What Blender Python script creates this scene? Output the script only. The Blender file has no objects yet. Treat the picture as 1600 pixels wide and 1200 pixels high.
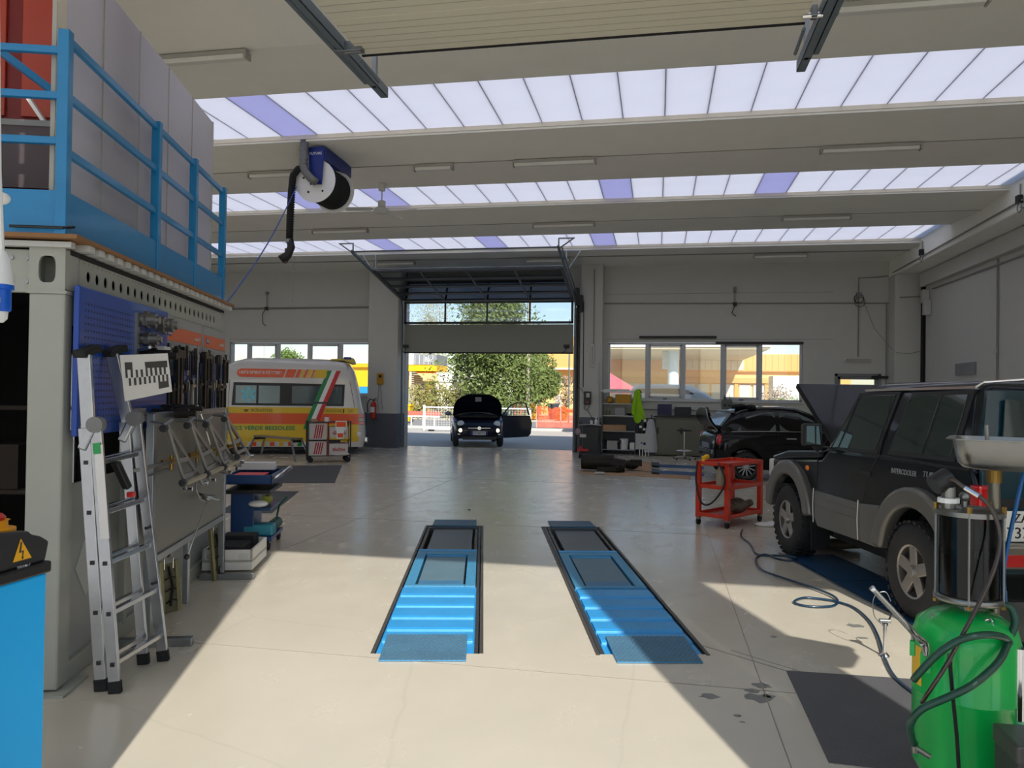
import bpy, bmesh, math, random
import numpy as np
from mathutils import Vector, Matrix, Euler
random.seed(7)
SC = bpy.context.scene
COL = SC.collection
R_ = math.radians
# ---------------------------------------------------------------- camera
FPX, CAMH = 1190.0, 1.7
_A = Vector((228, -17, -FPX)); _B = Vector((-6316, 74, -FPX))
_Y = _A.normalized(); _U = _A.cross(_B).normalized()
if _U.y < 0: _U = -_U
_X = _Y.cross(_U)
RM = Matrix((_X, _Y, _U))                      # camera space -> world
CAM = Vector((0, 0, CAMH))
cd = bpy.data.cameras.new('camera'); cd.sensor_width = 36; cd.lens = FPX / 1600 * 36; cd.clip_end = 500; cd.clip_start = .05
co = bpy.data.objects.new('camera', cd); COL.objects.link(co)
co.matrix_world = Matrix.Translation(CAM) @ RM.to_4x4()
SC.camera = co
SC.cycles.diffuse_bounces = 8; SC.cycles.max_bounces = 14; SC.cycles.transparent_max_bounces = 16
SC.view_settings.view_transform = 'Standard'; SC.view_settings.look = 'None'
SC.view_settings.gamma = 1; SC.view_settings.use_curve_mapping = False
SC.view_settings.exposure = EXPOSURE = 0.38
# ---------------------------------------------------------------- sky and sun
SUN_DIR = Vector((-.356, 1.0, -.79)).normalized()      # the way the light travels
w = bpy.data.worlds.new('sky'); SC.world = w; w.use_nodes = True
nt = w.node_tree; nt.nodes.clear()
sk = nt.nodes.new('ShaderNodeTexSky'); sk.sky_type = 'NISHITA'; sk.sun_disc = False
sk.sun_elevation = R_(37); sk.sun_rotation = math.atan2(-SUN_DIR.x, -SUN_DIR.y)
sk.air_density = 1.0; sk.dust_density = 0.6; sk.ozone_density = 1.5
bg = nt.nodes.new('ShaderNodeBackground'); bg.inputs[1].default_value = 0.125
wo = nt.nodes.new('ShaderNodeOutputWorld')
hs_ = nt.nodes.new('ShaderNodeHueSaturation'); hs_.inputs['Saturation'].default_value = 1.0
nt.links.new(sk.outputs[0], hs_.inputs['Color']); nt.links.new(hs_.outputs[0], bg.inputs[0]); nt.links.new(bg.outputs[0], wo.inputs[0])
sd = bpy.data.lights.new('sun', 'SUN'); sd.energy = 4.3; sd.angle = R_(.7); sd.color = (1, .95, .87)
so = bpy.data.objects.new('sun', sd); COL.objects.link(so)
so.rotation_euler = SUN_DIR.to_track_quat('-Z', 'Y').to_euler()

# ---------------------------------------------------------------- pixel rays of the photograph (1600 x 1200)
def ray(u, v): return RM @ Vector((u - 800, 600 - v, -FPX))
def fl(u, v, z=0.0):
    r = ray(u, v); return CAM + r * ((z - CAMH) / r.z)
def atY(u, v, y):
    r = ray(u, v); return CAM + r * (y / r.y)
def atD(u, v, d):
    return CAM + RM @ (Vector(((u - 800) / FPX, (600 - v) / FPX, -1)) * d)
class Frame:                                   # local frame: x right, y along heading
    def __init__(s, o, deg):
        a = R_(deg); s.o = Vector(o); s.t = Vector((math.sin(a), math.cos(a), 0)); s.n = Vector((math.cos(a), -math.sin(a), 0)); s.rz = -a
    def px(s, u, v, x=0.0):                    # pixel onto the vertical plane at local x
        r = ray(u, v); k = (s.n.dot(s.o - CAM) + x) / s.n.dot(r); w_ = CAM + r * k
        return Vector((x, (w_ - s.o).dot(s.t), w_.z - s.o.z))
    def py(s, u, v, y=0.0):                    # pixel onto the vertical plane at local y
        r = ray(u, v); k = (s.t.dot(s.o - CAM) + y) / s.t.dot(r); w_ = CAM + r * k
        return Vector(((w_ - s.o).dot(s.n), y, w_.z - s.o.z))
    def pz(s, u, v, z=0.0):
        w_ = fl(u, v, z + s.o.z); return Vector(((w_ - s.o).dot(s.n), (w_ - s.o).dot(s.t), z))
    def loc(s, w_):
        w_ = Vector(w_); return Vector(((w_ - s.o).dot(s.n), (w_ - s.o).dot(s.t), w_.z - s.o.z))
    def wd(s, x, y, z=0): return s.o + s.n * x + s.t * y + Vector((0, 0, z))

# ---------------------------------------------------------------- materials
def s2l(c): return tuple((x / 12.92 if x <= .04045 else ((x + .055) / 1.055) ** 2.4) for x in c)
def rgb(r, g, b): return s2l((r / 255, g / 255, b / 255))
MATS = {}
def mat(name, c, rough=.5, metal=0.0, var=.06, scale=8.0, bump=0.0, bscale=60.0, coat=0.0, emit=None, es=1.0, trans=0.0, alpha=1.0, spec=.5, rv=0.1):
    if name in MATS: return MATS[name]
    m = bpy.data.materials.new(name); m.use_nodes = True; n = m.node_tree; b = n.nodes['Principled BSDF']
    tc = n.nodes.new('ShaderNodeTexCoord'); no = n.nodes.new('ShaderNodeTexNoise'); no.inputs['Scale'].default_value = scale; no.inputs['Detail'].default_value = 4
    n.links.new(tc.outputs['Object'], no.inputs['Vector'])
    mx = n.nodes.new('ShaderNodeMix'); mx.data_type = 'RGBA'
    mx.inputs[6].default_value = (*[max(0, x * (1 - var)) for x in c], 1); mx.inputs[7].default_value = (*[min(1, x * (1 + var)) for x in c], 1)
    n.links.new(no.outputs['Fac'], mx.inputs[0]); n.links.new(mx.outputs[2], b.inputs['Base Color'])
    mr = n.nodes.new('ShaderNodeMapRange'); mr.inputs[3].default_value = max(0.02, rough - rv * rough); mr.inputs[4].default_value = min(1, rough + rv * rough)
    n.links.new(no.outputs['Fac'], mr.inputs[0]); n.links.new(mr.outputs[0], b.inputs['Roughness'])
    b.inputs['Metallic'].default_value = metal; b.inputs['Coat Weight'].default_value = coat; b.inputs['Specular IOR Level'].default_value = spec
    b.inputs['Coat Roughness'].default_value = .06
    if trans: b.inputs['Transmission Weight'].default_value = trans
    if alpha < 1: b.inputs['Alpha'].default_value = alpha
    if emit: b.inputs['Emission Color'].default_value = (*emit, 1); b.inputs['Emission Strength'].default_value = es
    if bump:
        n2 = n.nodes.new('ShaderNodeTexNoise'); n2.inputs['Scale'].default_value = bscale; n2.inputs['Detail'].default_value = 5; n.links.new(tc.outputs['Object'], n2.inputs['Vector'])
        bp = n.nodes.new('ShaderNodeBump'); bp.inputs['Strength'].default_value = bump; bp.inputs['Distance'].default_value = .01
        n.links.new(n2.outputs['Fac'], bp.inputs['Height']); n.links.new(bp.outputs[0], b.inputs['Normal'])
    MATS[name] = m; return m
def glassmat(name, tint, alpha=.35, rough=.03):
    """thin pane: part clear, part mirror"""
    if name in MATS: return MATS[name]
    m = bpy.data.materials.new(name); m.use_nodes = True; n = m.node_tree; n.nodes.clear()
    o = n.nodes.new('ShaderNodeOutputMaterial'); t = n.nodes.new('ShaderNodeBsdfTransparent'); t.inputs[0].default_value = (*tint, 1)
    g = n.nodes.new('ShaderNodeBsdfGlossy'); g.inputs['Roughness'].default_value = rough; g.inputs[0].default_value = (.9, .95, 1, 1)
    fr = n.nodes.new('ShaderNodeFresnel'); fr.inputs[0].default_value = 1.45
    ad = n.nodes.new('ShaderNodeMath'); ad.operation = 'ADD'; ad.inputs[1].default_value = alpha
    ad.use_clamp = True
    mx = n.nodes.new('ShaderNodeMixShader'); n.links.new(fr.outputs[0], ad.inputs[0]); n.links.new(ad.outputs[0], mx.inputs[0])
    n.links.new(t.outputs[0], mx.inputs[1]); n.links.new(g.outputs[0], mx.inputs[2]); n.links.new(mx.outputs[0], o.inputs[0])
    MATS[name] = m; return m
def translucent(name, c, mixd=.35):
    if name in MATS: return MATS[name]
    m = bpy.data.materials.new(name); m.use_nodes = True; n = m.node_tree; n.nodes.clear()
    o = n.nodes.new('ShaderNodeOutputMaterial'); t = n.nodes.new('ShaderNodeBsdfTranslucent')
    d = n.nodes.new('ShaderNodeBsdfPrincipled'); d.inputs['Base Color'].default_value = (*c, 1); d.inputs['Roughness'].default_value = .35
    tc = n.nodes.new('ShaderNodeTexCoord'); no = n.nodes.new('ShaderNodeTexNoise'); no.inputs['Scale'].default_value = 1.6
    mx0 = n.nodes.new('ShaderNodeMix'); mx0.data_type = 'RGBA'; mx0.inputs[6].default_value = (*[x * .93 for x in c], 1); mx0.inputs[7].default_value = (*c, 1)
    n.links.new(tc.outputs['Object'], no.inputs['Vector']); n.links.new(no.outputs[0], mx0.inputs[0]); n.links.new(mx0.outputs[2], t.inputs[0])
    mx = n.nodes.new('ShaderNodeMixShader'); mx.inputs[0].default_value = mixd
    n.links.new(t.outputs[0], mx.inputs[1]); n.links.new(d.outputs[0], mx.inputs[2]); n.links.new(mx.outputs[0], o.inputs[0])
    MATS[name] = m; return m

# ---------------------------------------------------------------- mesh builder
class MB:
    def __init__(s): s.v = []; s.f = []; s.m = Matrix()
    def add(s, vs, fs):
        b = len(s.v); s.v += [s.m @ Vector(p) for p in vs]; s.f += [[b + i for i in q] for q in fs]; return s
    def box(s, x0, y0, z0, x1, y1, z1):
        return s.add([(x0, y0, z0), (x1, y0, z0), (x1, y1, z0), (x0, y1, z0), (x0, y0, z1), (x1, y0, z1), (x1, y1, z1), (x0, y1, z1)],
                     [(3, 2, 1, 0), (4, 5, 6, 7), (0, 1, 5, 4), (1, 2, 6, 5), (2, 3, 7, 6), (3, 0, 4, 7)])
    def cb(s, c, sz, rot=None):
        m = Matrix.Translation(c) @ ((rot.to_matrix() if isinstance(rot, Euler) else rot).to_4x4() if rot is not None else Matrix())
        h = [q / 2 for q in sz]; o = s.m; s.m = o @ m; s.box(-h[0], -h[1], -h[2], h[0], h[1], h[2]); s.m = o; return s
    def loft(s, rings, caps=True, closed=True):
        n = len(rings[0]); vs = [p for r in rings for p in r]; fs = []
        for i in range(len(rings) - 1):
            for j in range(n if closed else n - 1):
                k = (j + 1) % n; fs.append((i * n + j, i * n + k, (i + 1) * n + k, (i + 1) * n + j))
        if caps: fs.append(tuple(range(n - 1, -1, -1))); fs.append(tuple(range((len(rings) - 1) * n, len(rings) * n)))
        return s.add(vs, fs)
    def cyl(s, p0, p1, r0, r1=None, n=14, caps=True):
        p0 = Vector(p0); p1 = Vector(p1); r1 = r0 if r1 is None else r1; d = (p1 - p0).normalized()
        a = d.orthogonal().normalized(); b = d.cross(a)
        R = lambda p, r: [p + (a * math.cos(t) + b * math.sin(t)) * r for t in [2 * math.pi * i / n for i in range(n)]]
        return s.loft([R(p0, r0), R(p1, r1)], caps)
    def tube(s, pts, r, n=8, caps=True):
        P = [Vector(p) for p in pts]; rings = []; d0 = (P[1] - P[0]).normalized(); a = d0.orthogonal().normalized()
        for i, p in enumerate(P):
            d = ((P[i + 1] - p) if i < len(P) - 1 else (p - P[i - 1])).normalized()
            if 0 < i < len(P) - 1: d = ((P[i + 1] - p).normalized() + (p - P[i - 1]).normalized()).normalized()
            a = (a - d * a.dot(d)); a = a.normalized() if a.length > 1e-6 else d.orthogonal().normalized(); b = d.cross(a)
            rr = r[i] if isinstance(r, (list, tuple)) else r
            rings.append([p + (a * math.cos(t) + b * math.sin(t)) * rr for t in [2 * math.pi * j / n for j in range(n)]])
        return s.loft(rings, caps)
    def bar(s, p0, p1, w_, h=None, up=(0, 0, 1)):
        h = w_ if h is None else h; p0 = Vector(p0); p1 = Vector(p1); d = (p1 - p0).normalized(); u = Vector(up)
        x = d.cross(u)
        if x.length < 1e-4: x = d.cross(Vector((0, 1, 0)))
        x.normalize(); u = x.cross(d)
        R = lambda p: [p + x * sx * w_ / 2 + u * sy * h / 2 for sx, sy in ((-1, -1), (1, -1), (1, 1), (-1, 1))]
        return s.loft([R(p0), R(p1)])
    def prism(s, pts, ax, d0, d1):
        if ax == 'x': A = [(d0, a, b) for a, b in pts]; B = [(d1, a, b) for a, b in pts]
        elif ax == 'y': A = [(a, d0, b) for a, b in pts]; B = [(a, d1, b) for a, b in pts]
        else: A = [(a, b, d0) for a, b in pts]; B = [(a, b, d1) for a, b in pts]
        return s.loft([A, B])
    def lathe(s, prof, n=20, c=(0, 0, 0), axis='z', caps=True):
        c = Vector(c); rings = []
        for r, h in prof:
            ring = []
            for i in range(n):
                t = 2 * math.pi * i / n; x, y = r * math.cos(t), r * math.sin(t)
                ring.append(c + Vector({'z': (x, y, h), 'x': (h, x, y), 'y': (x, h, y)}[axis]))
            rings.append(ring)
        return s.loft(rings, caps)
    def ball(s, c, r, n=12, m=8, sc=(1, 1, 1)):
        c = Vector(c); rings = []
        for i in range(m + 1):
            th = math.pi * (i + .02) / (m + .04); rings.append([c + Vector((r * math.sin(th) * math.cos(t) * sc[0], r * math.sin(th) * math.sin(t) * sc[1], -r * math.cos(th) * sc[2])) for t in [2 * math.pi * j / n for j in range(n)]])
        return s.loft(rings)
    def torus(s, c, axis, Rr, r, n=20, m=8, a0=0, a1=360):
        c = Vector(c); d = Vector(axis).normalized(); a = d.orthogonal().normalized(); b = d.cross(a); full = a1 - a0 >= 360
        k = n + 1; pts = [c + (a * math.cos(R_(t)) + b * math.sin(R_(t))) * Rr for t in [a0 + (a1 - a0) * i / n for i in range(k)]]
        return s.tube(pts, r, m, not full)
    def mesh(s, name):
        me = bpy.data.meshes.new(name); me.from_pydata([tuple(p) for p in s.v], [], s.f)
        bm = bmesh.new(); bm.from_mesh(me); bmesh.ops.recalc_face_normals(bm, faces=bm.faces); bm.to_mesh(me); bm.free(); me.update(); return me
    def obj(s, name, m, parent=None, bev=0, smooth=False, seg=2, sub=0, kind=None, **k):
        o = bpy.data.objects.new(name, s.mesh(name)); COL.objects.link(o)
        if m: o.data.materials.append(m)
        if parent: o.parent = parent
        if smooth:
            o.data.polygons.foreach_set('use_smooth', [True] * len(o.data.polygons))
            if smooth != 'all': 
                try: o.data.set_sharp_from_angle(angle=R_(smooth if smooth is not True else 38))
                except Exception: pass
        if bev:
            b = o.modifiers.new('bevel', 'BEVEL'); b.width = bev; b.segments = seg; b.limit_method = 'ANGLE'; b.angle_limit = R_(40)
        if sub:
            b = o.modifiers.new('sub', 'SUBSURF'); b.levels = b.render_levels = sub
        if kind: o['kind'] = kind
        for q, x in k.items(): o[q] = x
        return o
def T(name, label, cat, loc=(0, 0, 0), rz=0.0, group=None):
    o = bpy.data.objects.new(name, None); COL.objects.link(o); o.empty_display_size = .1
    o.location = loc; o.rotation_euler = (0, 0, rz); o['label'] = label; o['category'] = cat
    if group: o['group'] = group
    return o
def S(mb, name, m, parent=None, **k):
    o = mb.obj(name, m, parent, **k)
    if not parent: o['kind'] = 'structure'
    return o
def bx(*a): return MB().box(*a)
def copytree(o, parent=None):
    c = o.copy(); COL.objects.link(c); c.parent = parent
    for ch in list(o.children): copytree(ch, c)
    return c
_TXT = {}
def text(parent, body, h, M, m, name='lettering', wscale=1.0, depth=.002, shear=0.0, bold=0.0, center=True, wid=None):
    cu = bpy.data.curves.new('t', 'FONT'); cu.body = body; cu.size = h / .7; cu.extrude = depth; cu.shear = shear; cu.offset = bold; cu.resolution_u = 3
    if center: cu.align_x = 'CENTER'; cu.align_y = 'CENTER'
    o = bpy.data.objects.new('t', cu); COL.objects.link(o); dg = bpy.context.evaluated_depsgraph_get()
    me = bpy.data.meshes.new_from_object(o.evaluated_get(dg)); bpy.data.objects.remove(o); bpy.data.curves.remove(cu)
    xs = [v.co.x for v in me.vertices]
    if wid: wscale = wid / max(1e-4, max(xs) - min(xs))
    for v in me.vertices: v.co.x *= wscale
    me.transform(M); me.materials.clear(); me.materials.append(m)
    t = bpy.data.objects.new(name, me); COL.objects.link(t); t.parent = parent; return t
def face(o, xdir, updir):
    """matrix placing text at o, reading along xdir, upright along updir"""
    x = Vector(xdir).normalized(); u = Vector(updir); z = x.cross(u).normalized(); u = z.cross(x)
    return Matrix.Translation(o) @ Matrix((x, u, z)).transposed().to_4x4()

# common materials
WALL = mat('painted_wall_plaster', rgb(196, 196, 189), .85, var=.04, scale=3, bump=.1, bscale=90)
DADO = mat('dark_grey_wall_paint', rgb(88, 92, 100), .55, var=.08)
CEIL = mat('painted_precast_concrete', rgb(236, 234, 224), .85, var=.05, scale=2.5, bump=.08, bscale=70)
STEEL = mat('galvanised_steel', rgb(150, 155, 158), .38, 1.0, var=.15, scale=14)
DSTEEL = mat('dark_galvanised_track', rgb(112, 122, 128), .5, .4, var=.15, scale=14)
ALU = mat('bright_aluminium', rgb(205, 206, 206), .3, 1.0, var=.08, scale=20)
CHROME = mat('chrome_metal', rgb(225, 225, 225), .12, 1.0, var=.03)
BLACK = mat('black_plastic', rgb(26, 26, 28), .45, var=.2)
RUBBER = mat('black_rubber', rgb(22, 22, 23), .8, var=.2, bump=.2)
WHITE = mat('white_plastic', rgb(232, 232, 228), .4, var=.03)
LGREY = mat('light_grey_plastic', rgb(190, 190, 185), .5, var=.04)
GREY = mat('mid_grey_paint', rgb(128, 130, 130), .5, var=.06)
CABLE = mat('grey_conduit', rgb(140, 138, 130), .6, var=.05)
FRAME = mat('white_window_frame', rgb(200, 203, 205), .5, var=.03)
PANE = glassmat('window_glass', (.97, .98, .98), .02)
RED = mat('red_paint', rgb(190, 26, 22), .4, var=.08, coat=.3)
BLUE = mat('blue_enamel_paint', rgb(8, 122, 178), .42, var=.12, scale=5, coat=.2)
YEL = mat('yellow_paint', rgb(240, 190, 20), .45, var=.05)
CARD = mat('brown_cardboard', rgb(176, 140, 105), .9, var=.1)
CFR = Frame((-3.24, 3.68, 0), -17.2)     # the container
# ================================================================ SETTING
def floor_material():
    m = bpy.data.materials.new('polished_concrete'); m.use_nodes = True; n = m.node_tree; b = n.nodes['Principled BSDF']
    tc = n.nodes.new('ShaderNodeTexCoord')
    def noise(sc, det=5, dist=0.0, stretch=None):
        no = n.nodes.new('ShaderNodeTexNoise'); no.inputs['Scale'].default_value = sc; no.inputs['Detail'].default_value = det; no.inputs['Distortion'].default_value = dist
        if stretch:
            mp = n.nodes.new('ShaderNodeMapping'); mp.inputs['Scale'].default_value = stretch; n.links.new(tc.outputs['Object'], mp.inputs[0]); n.links.new(mp.outputs[0], no.inputs['Vector'])
        else: n.links.new(tc.outputs['Object'], no.inputs['Vector'])
        return no
    a = noise(.6, 6, .3); c = noise(3.5, 9, .3, (1, .7, 1)); s = noise(1.2, 3, .2)
    r1 = n.nodes.new('ShaderNodeValToRGB'); r1.color_ramp.elements[0].position = .3; r1.color_ramp.elements[1].position = .75
    r1.color_ramp.elements[0].color = (*rgb(196, 189, 172), 1); r1.color_ramp.elements[1].color = (*rgb(206, 198, 180), 1)
    n.links.new(a.outputs[0], r1.inputs[0])
    mx = n.nodes.new('ShaderNodeMix'); mx.data_type = 'RGBA'; mx.blend_type = 'MULTIPLY'; mx.inputs[0].default_value = .3
    r2 = n.nodes.new('ShaderNodeValToRGB'); r2.color_ramp.elements[0].position = .15; r2.color_ramp.elements[0].color = (.86, .855, .84, 1); r2.color_ramp.elements[1].position = .85
    n.links.new(c.outputs[0], r2.inputs[0]); n.links.new(r1.outputs[0], mx.inputs[6]); n.links.new(r2.outputs[0], mx.inputs[7])
    vo = n.nodes.new('ShaderNodeTexVoronoi'); vo.feature = 'DISTANCE_TO_EDGE'; vo.inputs['Scale'].default_value = .55
    ds = n.nodes.new('ShaderNodeMix'); ds.data_type = 'RGBA'; ds.inputs[0].default_value = .12; n.links.new(tc.outputs['Object'], ds.inputs[6]); n.links.new(s.outputs['Color'], ds.inputs[7]); n.links.new(ds.outputs[2], vo.inputs['Vector'])
    r3 = n.nodes.new('ShaderNodeMapRange'); r3.inputs[1].default_value = 0; r3.inputs[2].default_value = .006; r3.inputs[3].default_value = .80; r3.inputs[4].default_value = 1
    n.links.new(vo.outputs['Distance'], r3.inputs[0])
    m2 = n.nodes.new('ShaderNodeMix'); m2.data_type = 'RGBA'; m2.blend_type = 'MULTIPLY'; m2.inputs[0].default_value = .3
    n.links.new(mx.outputs[2], m2.inputs[6]); n.links.new(r3.outputs[0], m2.inputs[7]); n.links.new(m2.outputs[2], b.inputs['Base Color'])
    mr = n.nodes.new('ShaderNodeMapRange'); mr.inputs[1].default_value = .3; mr.inputs[2].default_value = .75; mr.inputs[3].default_value = .2; mr.inputs[4].default_value = .3
    n.links.new(c.outputs[0], mr.inputs[0]); n.links.new(mr.outputs[0], b.inputs['Roughness'])
    bp = n.nodes.new('ShaderNodeBump'); bp.inputs['Strength'].default_value = .02; bp.inputs['Distance'].default_value = .02
    a2 = noise(1.2, 1, 0); n.links.new(a2.outputs[0], bp.inputs['Height']); n.links.new(bp.outputs[0], b.inputs['Normal'])
    b.inputs['Specular IOR Level'].default_value = 1.0
    return m
FLOORM = floor_material()
XL, XR = -15.0, 6.85          # side walls
YF, YB = 1.95, 22.4           # front and back wall inner faces
LIFT_A = 13.0                 # heading of the lifts, degrees left of the building axis
LF = Frame((-1.13, 4.87, 0), -LIFT_A)     # inner near corner of the left runway pit
RF = Frame((-0.35, 5.02, 0), -LIFT_A)
PITS = [LF.wd(-.70, -.02), LF.wd(.03, -.02), LF.wd(.03, 4.72), LF.wd(-.70, 4.72)], [RF.wd(-.03, 0), RF.wd(.72, 0), RF.wd(.72, 4.72), RF.wd(-.03, 4.72)]
def floor_with_pits():
    bm = bmesh.new()
    loops = [[Vector((XL, YF - .3, 0)), Vector((XR + .3, YF - .3, 0)), Vector((XR + .3, YB + .35, 0)), Vector((XL, YB + .35, 0))], *PITS]
    es = []
    for lp in loops:
        vs = [bm.verts.new(p) for p in lp]
        es += [bm.edges.new((vs[i], vs[(i + 1) % 4])) for i in range(4)]
    bmesh.ops.triangle_fill(bm, edges=es, use_beauty=True)
    for lp in PITS:                         # pit walls and bottoms
        vs = [bm.verts.new(p) for p in lp]; vb = [bm.verts.new(p - Vector((0, 0, .3))) for p in lp]
        for i in range(4): bm.faces.new((vs[i], vs[(i + 1) % 4], vb[(i + 1) % 4], vb[i]))
        bm.faces.new(vb)
    me = bpy.data.meshes.new('floor'); bm.normal_update(); bm.to_mesh(me); bm.free()
    me.materials.append(FLOORM); o = bpy.data.objects.new('floor', me); COL.objects.link(o); o['kind'] = 'structure'; return o
FLOOR = floor_with_pits()
JOINT = mat('floor_joint_filler', rgb(150, 142, 130), .8, var=.1)
# floor saw joints
def strip(p, q, w_, name='floor_joint', m=JOINT, h=.0015):
    p = Vector(p); q = Vector(q); d = (q - p).normalized(); x = d.cross(Vector((0, 0, 1))) * w_ / 2
    r = [p - x, p + x, q + x, q - x]
    return MB().loft([[a + Vector((0, 0, -.002)) for a in r], [a + Vector((0, 0, h)) for a in r]]).obj(name, m, FLOOR)
for y in (4.62, 9.6, 14.5, 19.3): strip((XL + .1, y, 0), (XR, y, 0), .008)
for x in (-3.9, .62): strip((x, 2.0, 0), (x, 22.3, 0), .006)
strip((.32, 5.35, 0), (.8, 4.98, 0), .012); strip((.5, 5.3, 0), (1.0, 4.9, 0), .008)
YARD = mat('yard_concrete', rgb(196, 190, 178), .85, var=.08, scale=.6, bump=.2, bscale=20)
ASPH = mat('road_asphalt', rgb(150, 148, 146), .9, var=.1, scale=.8, bump=.2, bscale=30)
g = MB().box(-60, YB + .35, -.3, 45, 34.5, -.012); S(g, 'ground', YARD)
g = MB().box(-60, -90, -.3, 60, YF - .3, -.012); S(g, 'ground', YARD)
g = MB().box(-60, 34.5, -.3, 45, 46, -.04); S(g, 'road', ASPH)
g = MB().box(-60, 34.3, -.3, 45, 34.6, .1); S(g, 'kerb', LGREY)
g = MB().box(-90, 46, -.3, 70, 130, .02); S(g, 'ground', YARD)

# ---- back wall with openings, built as rectangles between openings
def wall_rects(name, y0, y1, x0, x1, z0, z1, holes, m=WALL):
    xs = sorted({x0, x1, *[h[0] for h in holes], *[h[1] for h in holes]})
    mb = MB()
    for a, b in zip(xs, xs[1:]):
        c = (a + b) / 2; segs = [(z0, z1)]
        for h in holes:
            if h[0] < c < h[1]:
                ns = []
                for s0, s1 in segs:
                    if h[3] <= s0 or h[2] >= s1: ns.append((s0, s1)); continue
                    if h[2] > s0: ns.append((s0, h[2]))
                    if h[3] < s1: ns.append((h[3], s1))
                segs = ns
        for s0, s1 in segs: mb.box(a, y0, s0, b, y1, s1)
    return S(mb, name, m)
DX0, DX1, DZ = -7.64, -2.37, 4.45
HB = [(-13.58, -8.75, 1.55, 3.22), (DX0, DX1, -.3, DZ), (-1.45, 3.95, 1.53, 3.23), (4.80, 6.00, 0, 2.36)]
WB = wall_rects('wall_back', YB, YB + .3, XL - .3, XR + .3, -.3, 6.0, HB)
HF = [(-14.2, -6.2, 1.2, 4.4), (-6.0, -2.04, .05, 5.3), (-1.99, 1.12, 4.62, 5.4), (1.16, 2.23, .05, 4.5), (3.6, 6.8, .9, 5.3), (-1.99, 1.12, -.02, 4.52), (2.27, 3.5, -.02, 4.3)]  # besides the two doorways, unseen openings added to let in more light
WF = wall_rects('wall_front', YF - .25, YF, XL - .3, XR + .3, -.3, 6.0, HF)
FOPAL = translucent('added_opal_fill', (.8, .8, .8), .2)  # opal panels out of view, added to brighten the foreground
for i, (a_, b_, z0_, z1_) in enumerate([(1.17, 1.69, .05, 4.5), (1.70, 2.22, .05, 4.5)] + [(-6.0 + k, -5.02 + k, .05, 5.3) for k in range(4)] + [(-1.99 + .78 * k, -1.23 + .78 * k, 4.62, 5.4) for k in range(4)] + [(3.6 + .8 * k, 4.36 + .8 * k, .9, 5.3) for k in range(4)]):
    bx(a_, YF - .14, z0_, min(b_, 6.8), YF - .12, z1_).obj('added_light_panel', FOPAL, WF)
S(bx(XL - .3, YF, -.3, XL, YB, 6.0), 'wall_left', WALL)
S(bx(XR, YF, -.3, XR + .3, YB, 6.0), 'wall_right', WALL)
# dado paint on back wall, pillars
pl = S(bx(-8.60, 21.72, 0, -7.66, YB, 5.45), 'pillar_left', WALL, bev=.02)
S(bx(-8.61, 21.714, 0, -7.655, 21.74, 1.03), 'painted_dado', DADO, pl); S(bx(-7.66, 21.72, 0, -7.654, YB, 1.03), 'painted_dado', DADO, pl)
pr_ = S(bx(-2.22, 21.95, 0, -1.58, YB, 5.45), 'pillar_right', WALL, bev=.02)
S(bx(-2.225, 21.944, 0, -1.575, 21.97, 1.03), 'painted_dado', DADO, pr_)
S(bx(-1.575, YB - .006, 0, 4.75, YB + .01, 1.03), 'painted_dado', DADO, WB)
S(bx(XL, YB - .006, 0, -8.6, YB + .01, 1.03), 'painted_dado', DADO, WB)
pc = S(bx(6.17, 21.8, 0, XR, YB, 5.0), 'pillar_corner', WALL, bev=.02)
S(bx(6.85, 21.0, 0, 6.849, 21.7, 5.0), 'trim_corner', WALL)
# side beam along right wall, second smaller one at the wall
S(bx(6.17, YF, 5.0, XR, YB, 6.0), 'beam_right', CEIL, bev=.03)
S(bx(6.72, YF, 4.62, XR, 21.6, 4.98), 'ledge_right', WALL, bev=.01)
S(bx(6.80, 21.55, 0, 6.86, 21.78, 4.9), 'trim_dark_gap', mat('painted_gap_shadow', rgb(18, 18, 18), .9))  # black strip stands in for the shade in the corner gap
# wall panel joints
GJ = mat('wall_joint', rgb(120, 118, 112), .9)
for z in (3.3, 4.62):
    MB().box(-1.55, YB - .004, z, 4.75, YB + .004, z + .008).obj('panel_joint', GJ, WB)
MB().box(-8.7 - 4.9, YB - .004, 3.3, -8.62, YB + .004, 3.308).obj('panel_joint', GJ, WB)
# ---- ceiling beams: shallow V underside, and recessed roof lights between
CE = T('ceiling', '', ''); del CE['label'], CE['category']; CE['kind'] = 'structure'
beams = [(YF - .25, 4.46, 3.1), (6.23, 8.93, 7.55), (10.70, 13.40, 11.85), (15.08, 17.90, 16.3), (19.80, YB, 20.6)]
for a, b, c in beams:
    if a < 3: pts = [(a, 5.45), (b, 5.47), (b, 5.60), (a, 5.60)]
    elif b >= YB: pts = [(a, 5.45), (c, 5.43), (b, 5.45), (b, 5.60), (a, 5.60)]
    else: pts = [(a, 5.47), (c, 5.40), (b, 5.47), (b, 5.60), (a, 5.60)]
    MB().prism(pts, 'x', XL - .3, XR + .3).obj('ceiling_beam', CEIL, CE)
LIP = mat('lit_cream_trim', rgb(222, 214, 196), .7)  # cream tone carries the light falling on the beam's side lip
strips = [(4.46, 6.23), (8.93, 10.70), (13.40, 15.08), (17.90, 19.80)]
PANELM = translucent('opal_polycarbonate', (.86, .86, .91), .2)
PANELV = translucent('violet_polycarbonate', (.62, .62, .82), .2)
DIV = translucent('roof_light_joint', (.5, .5, .56), .3)
pw = .572
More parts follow.
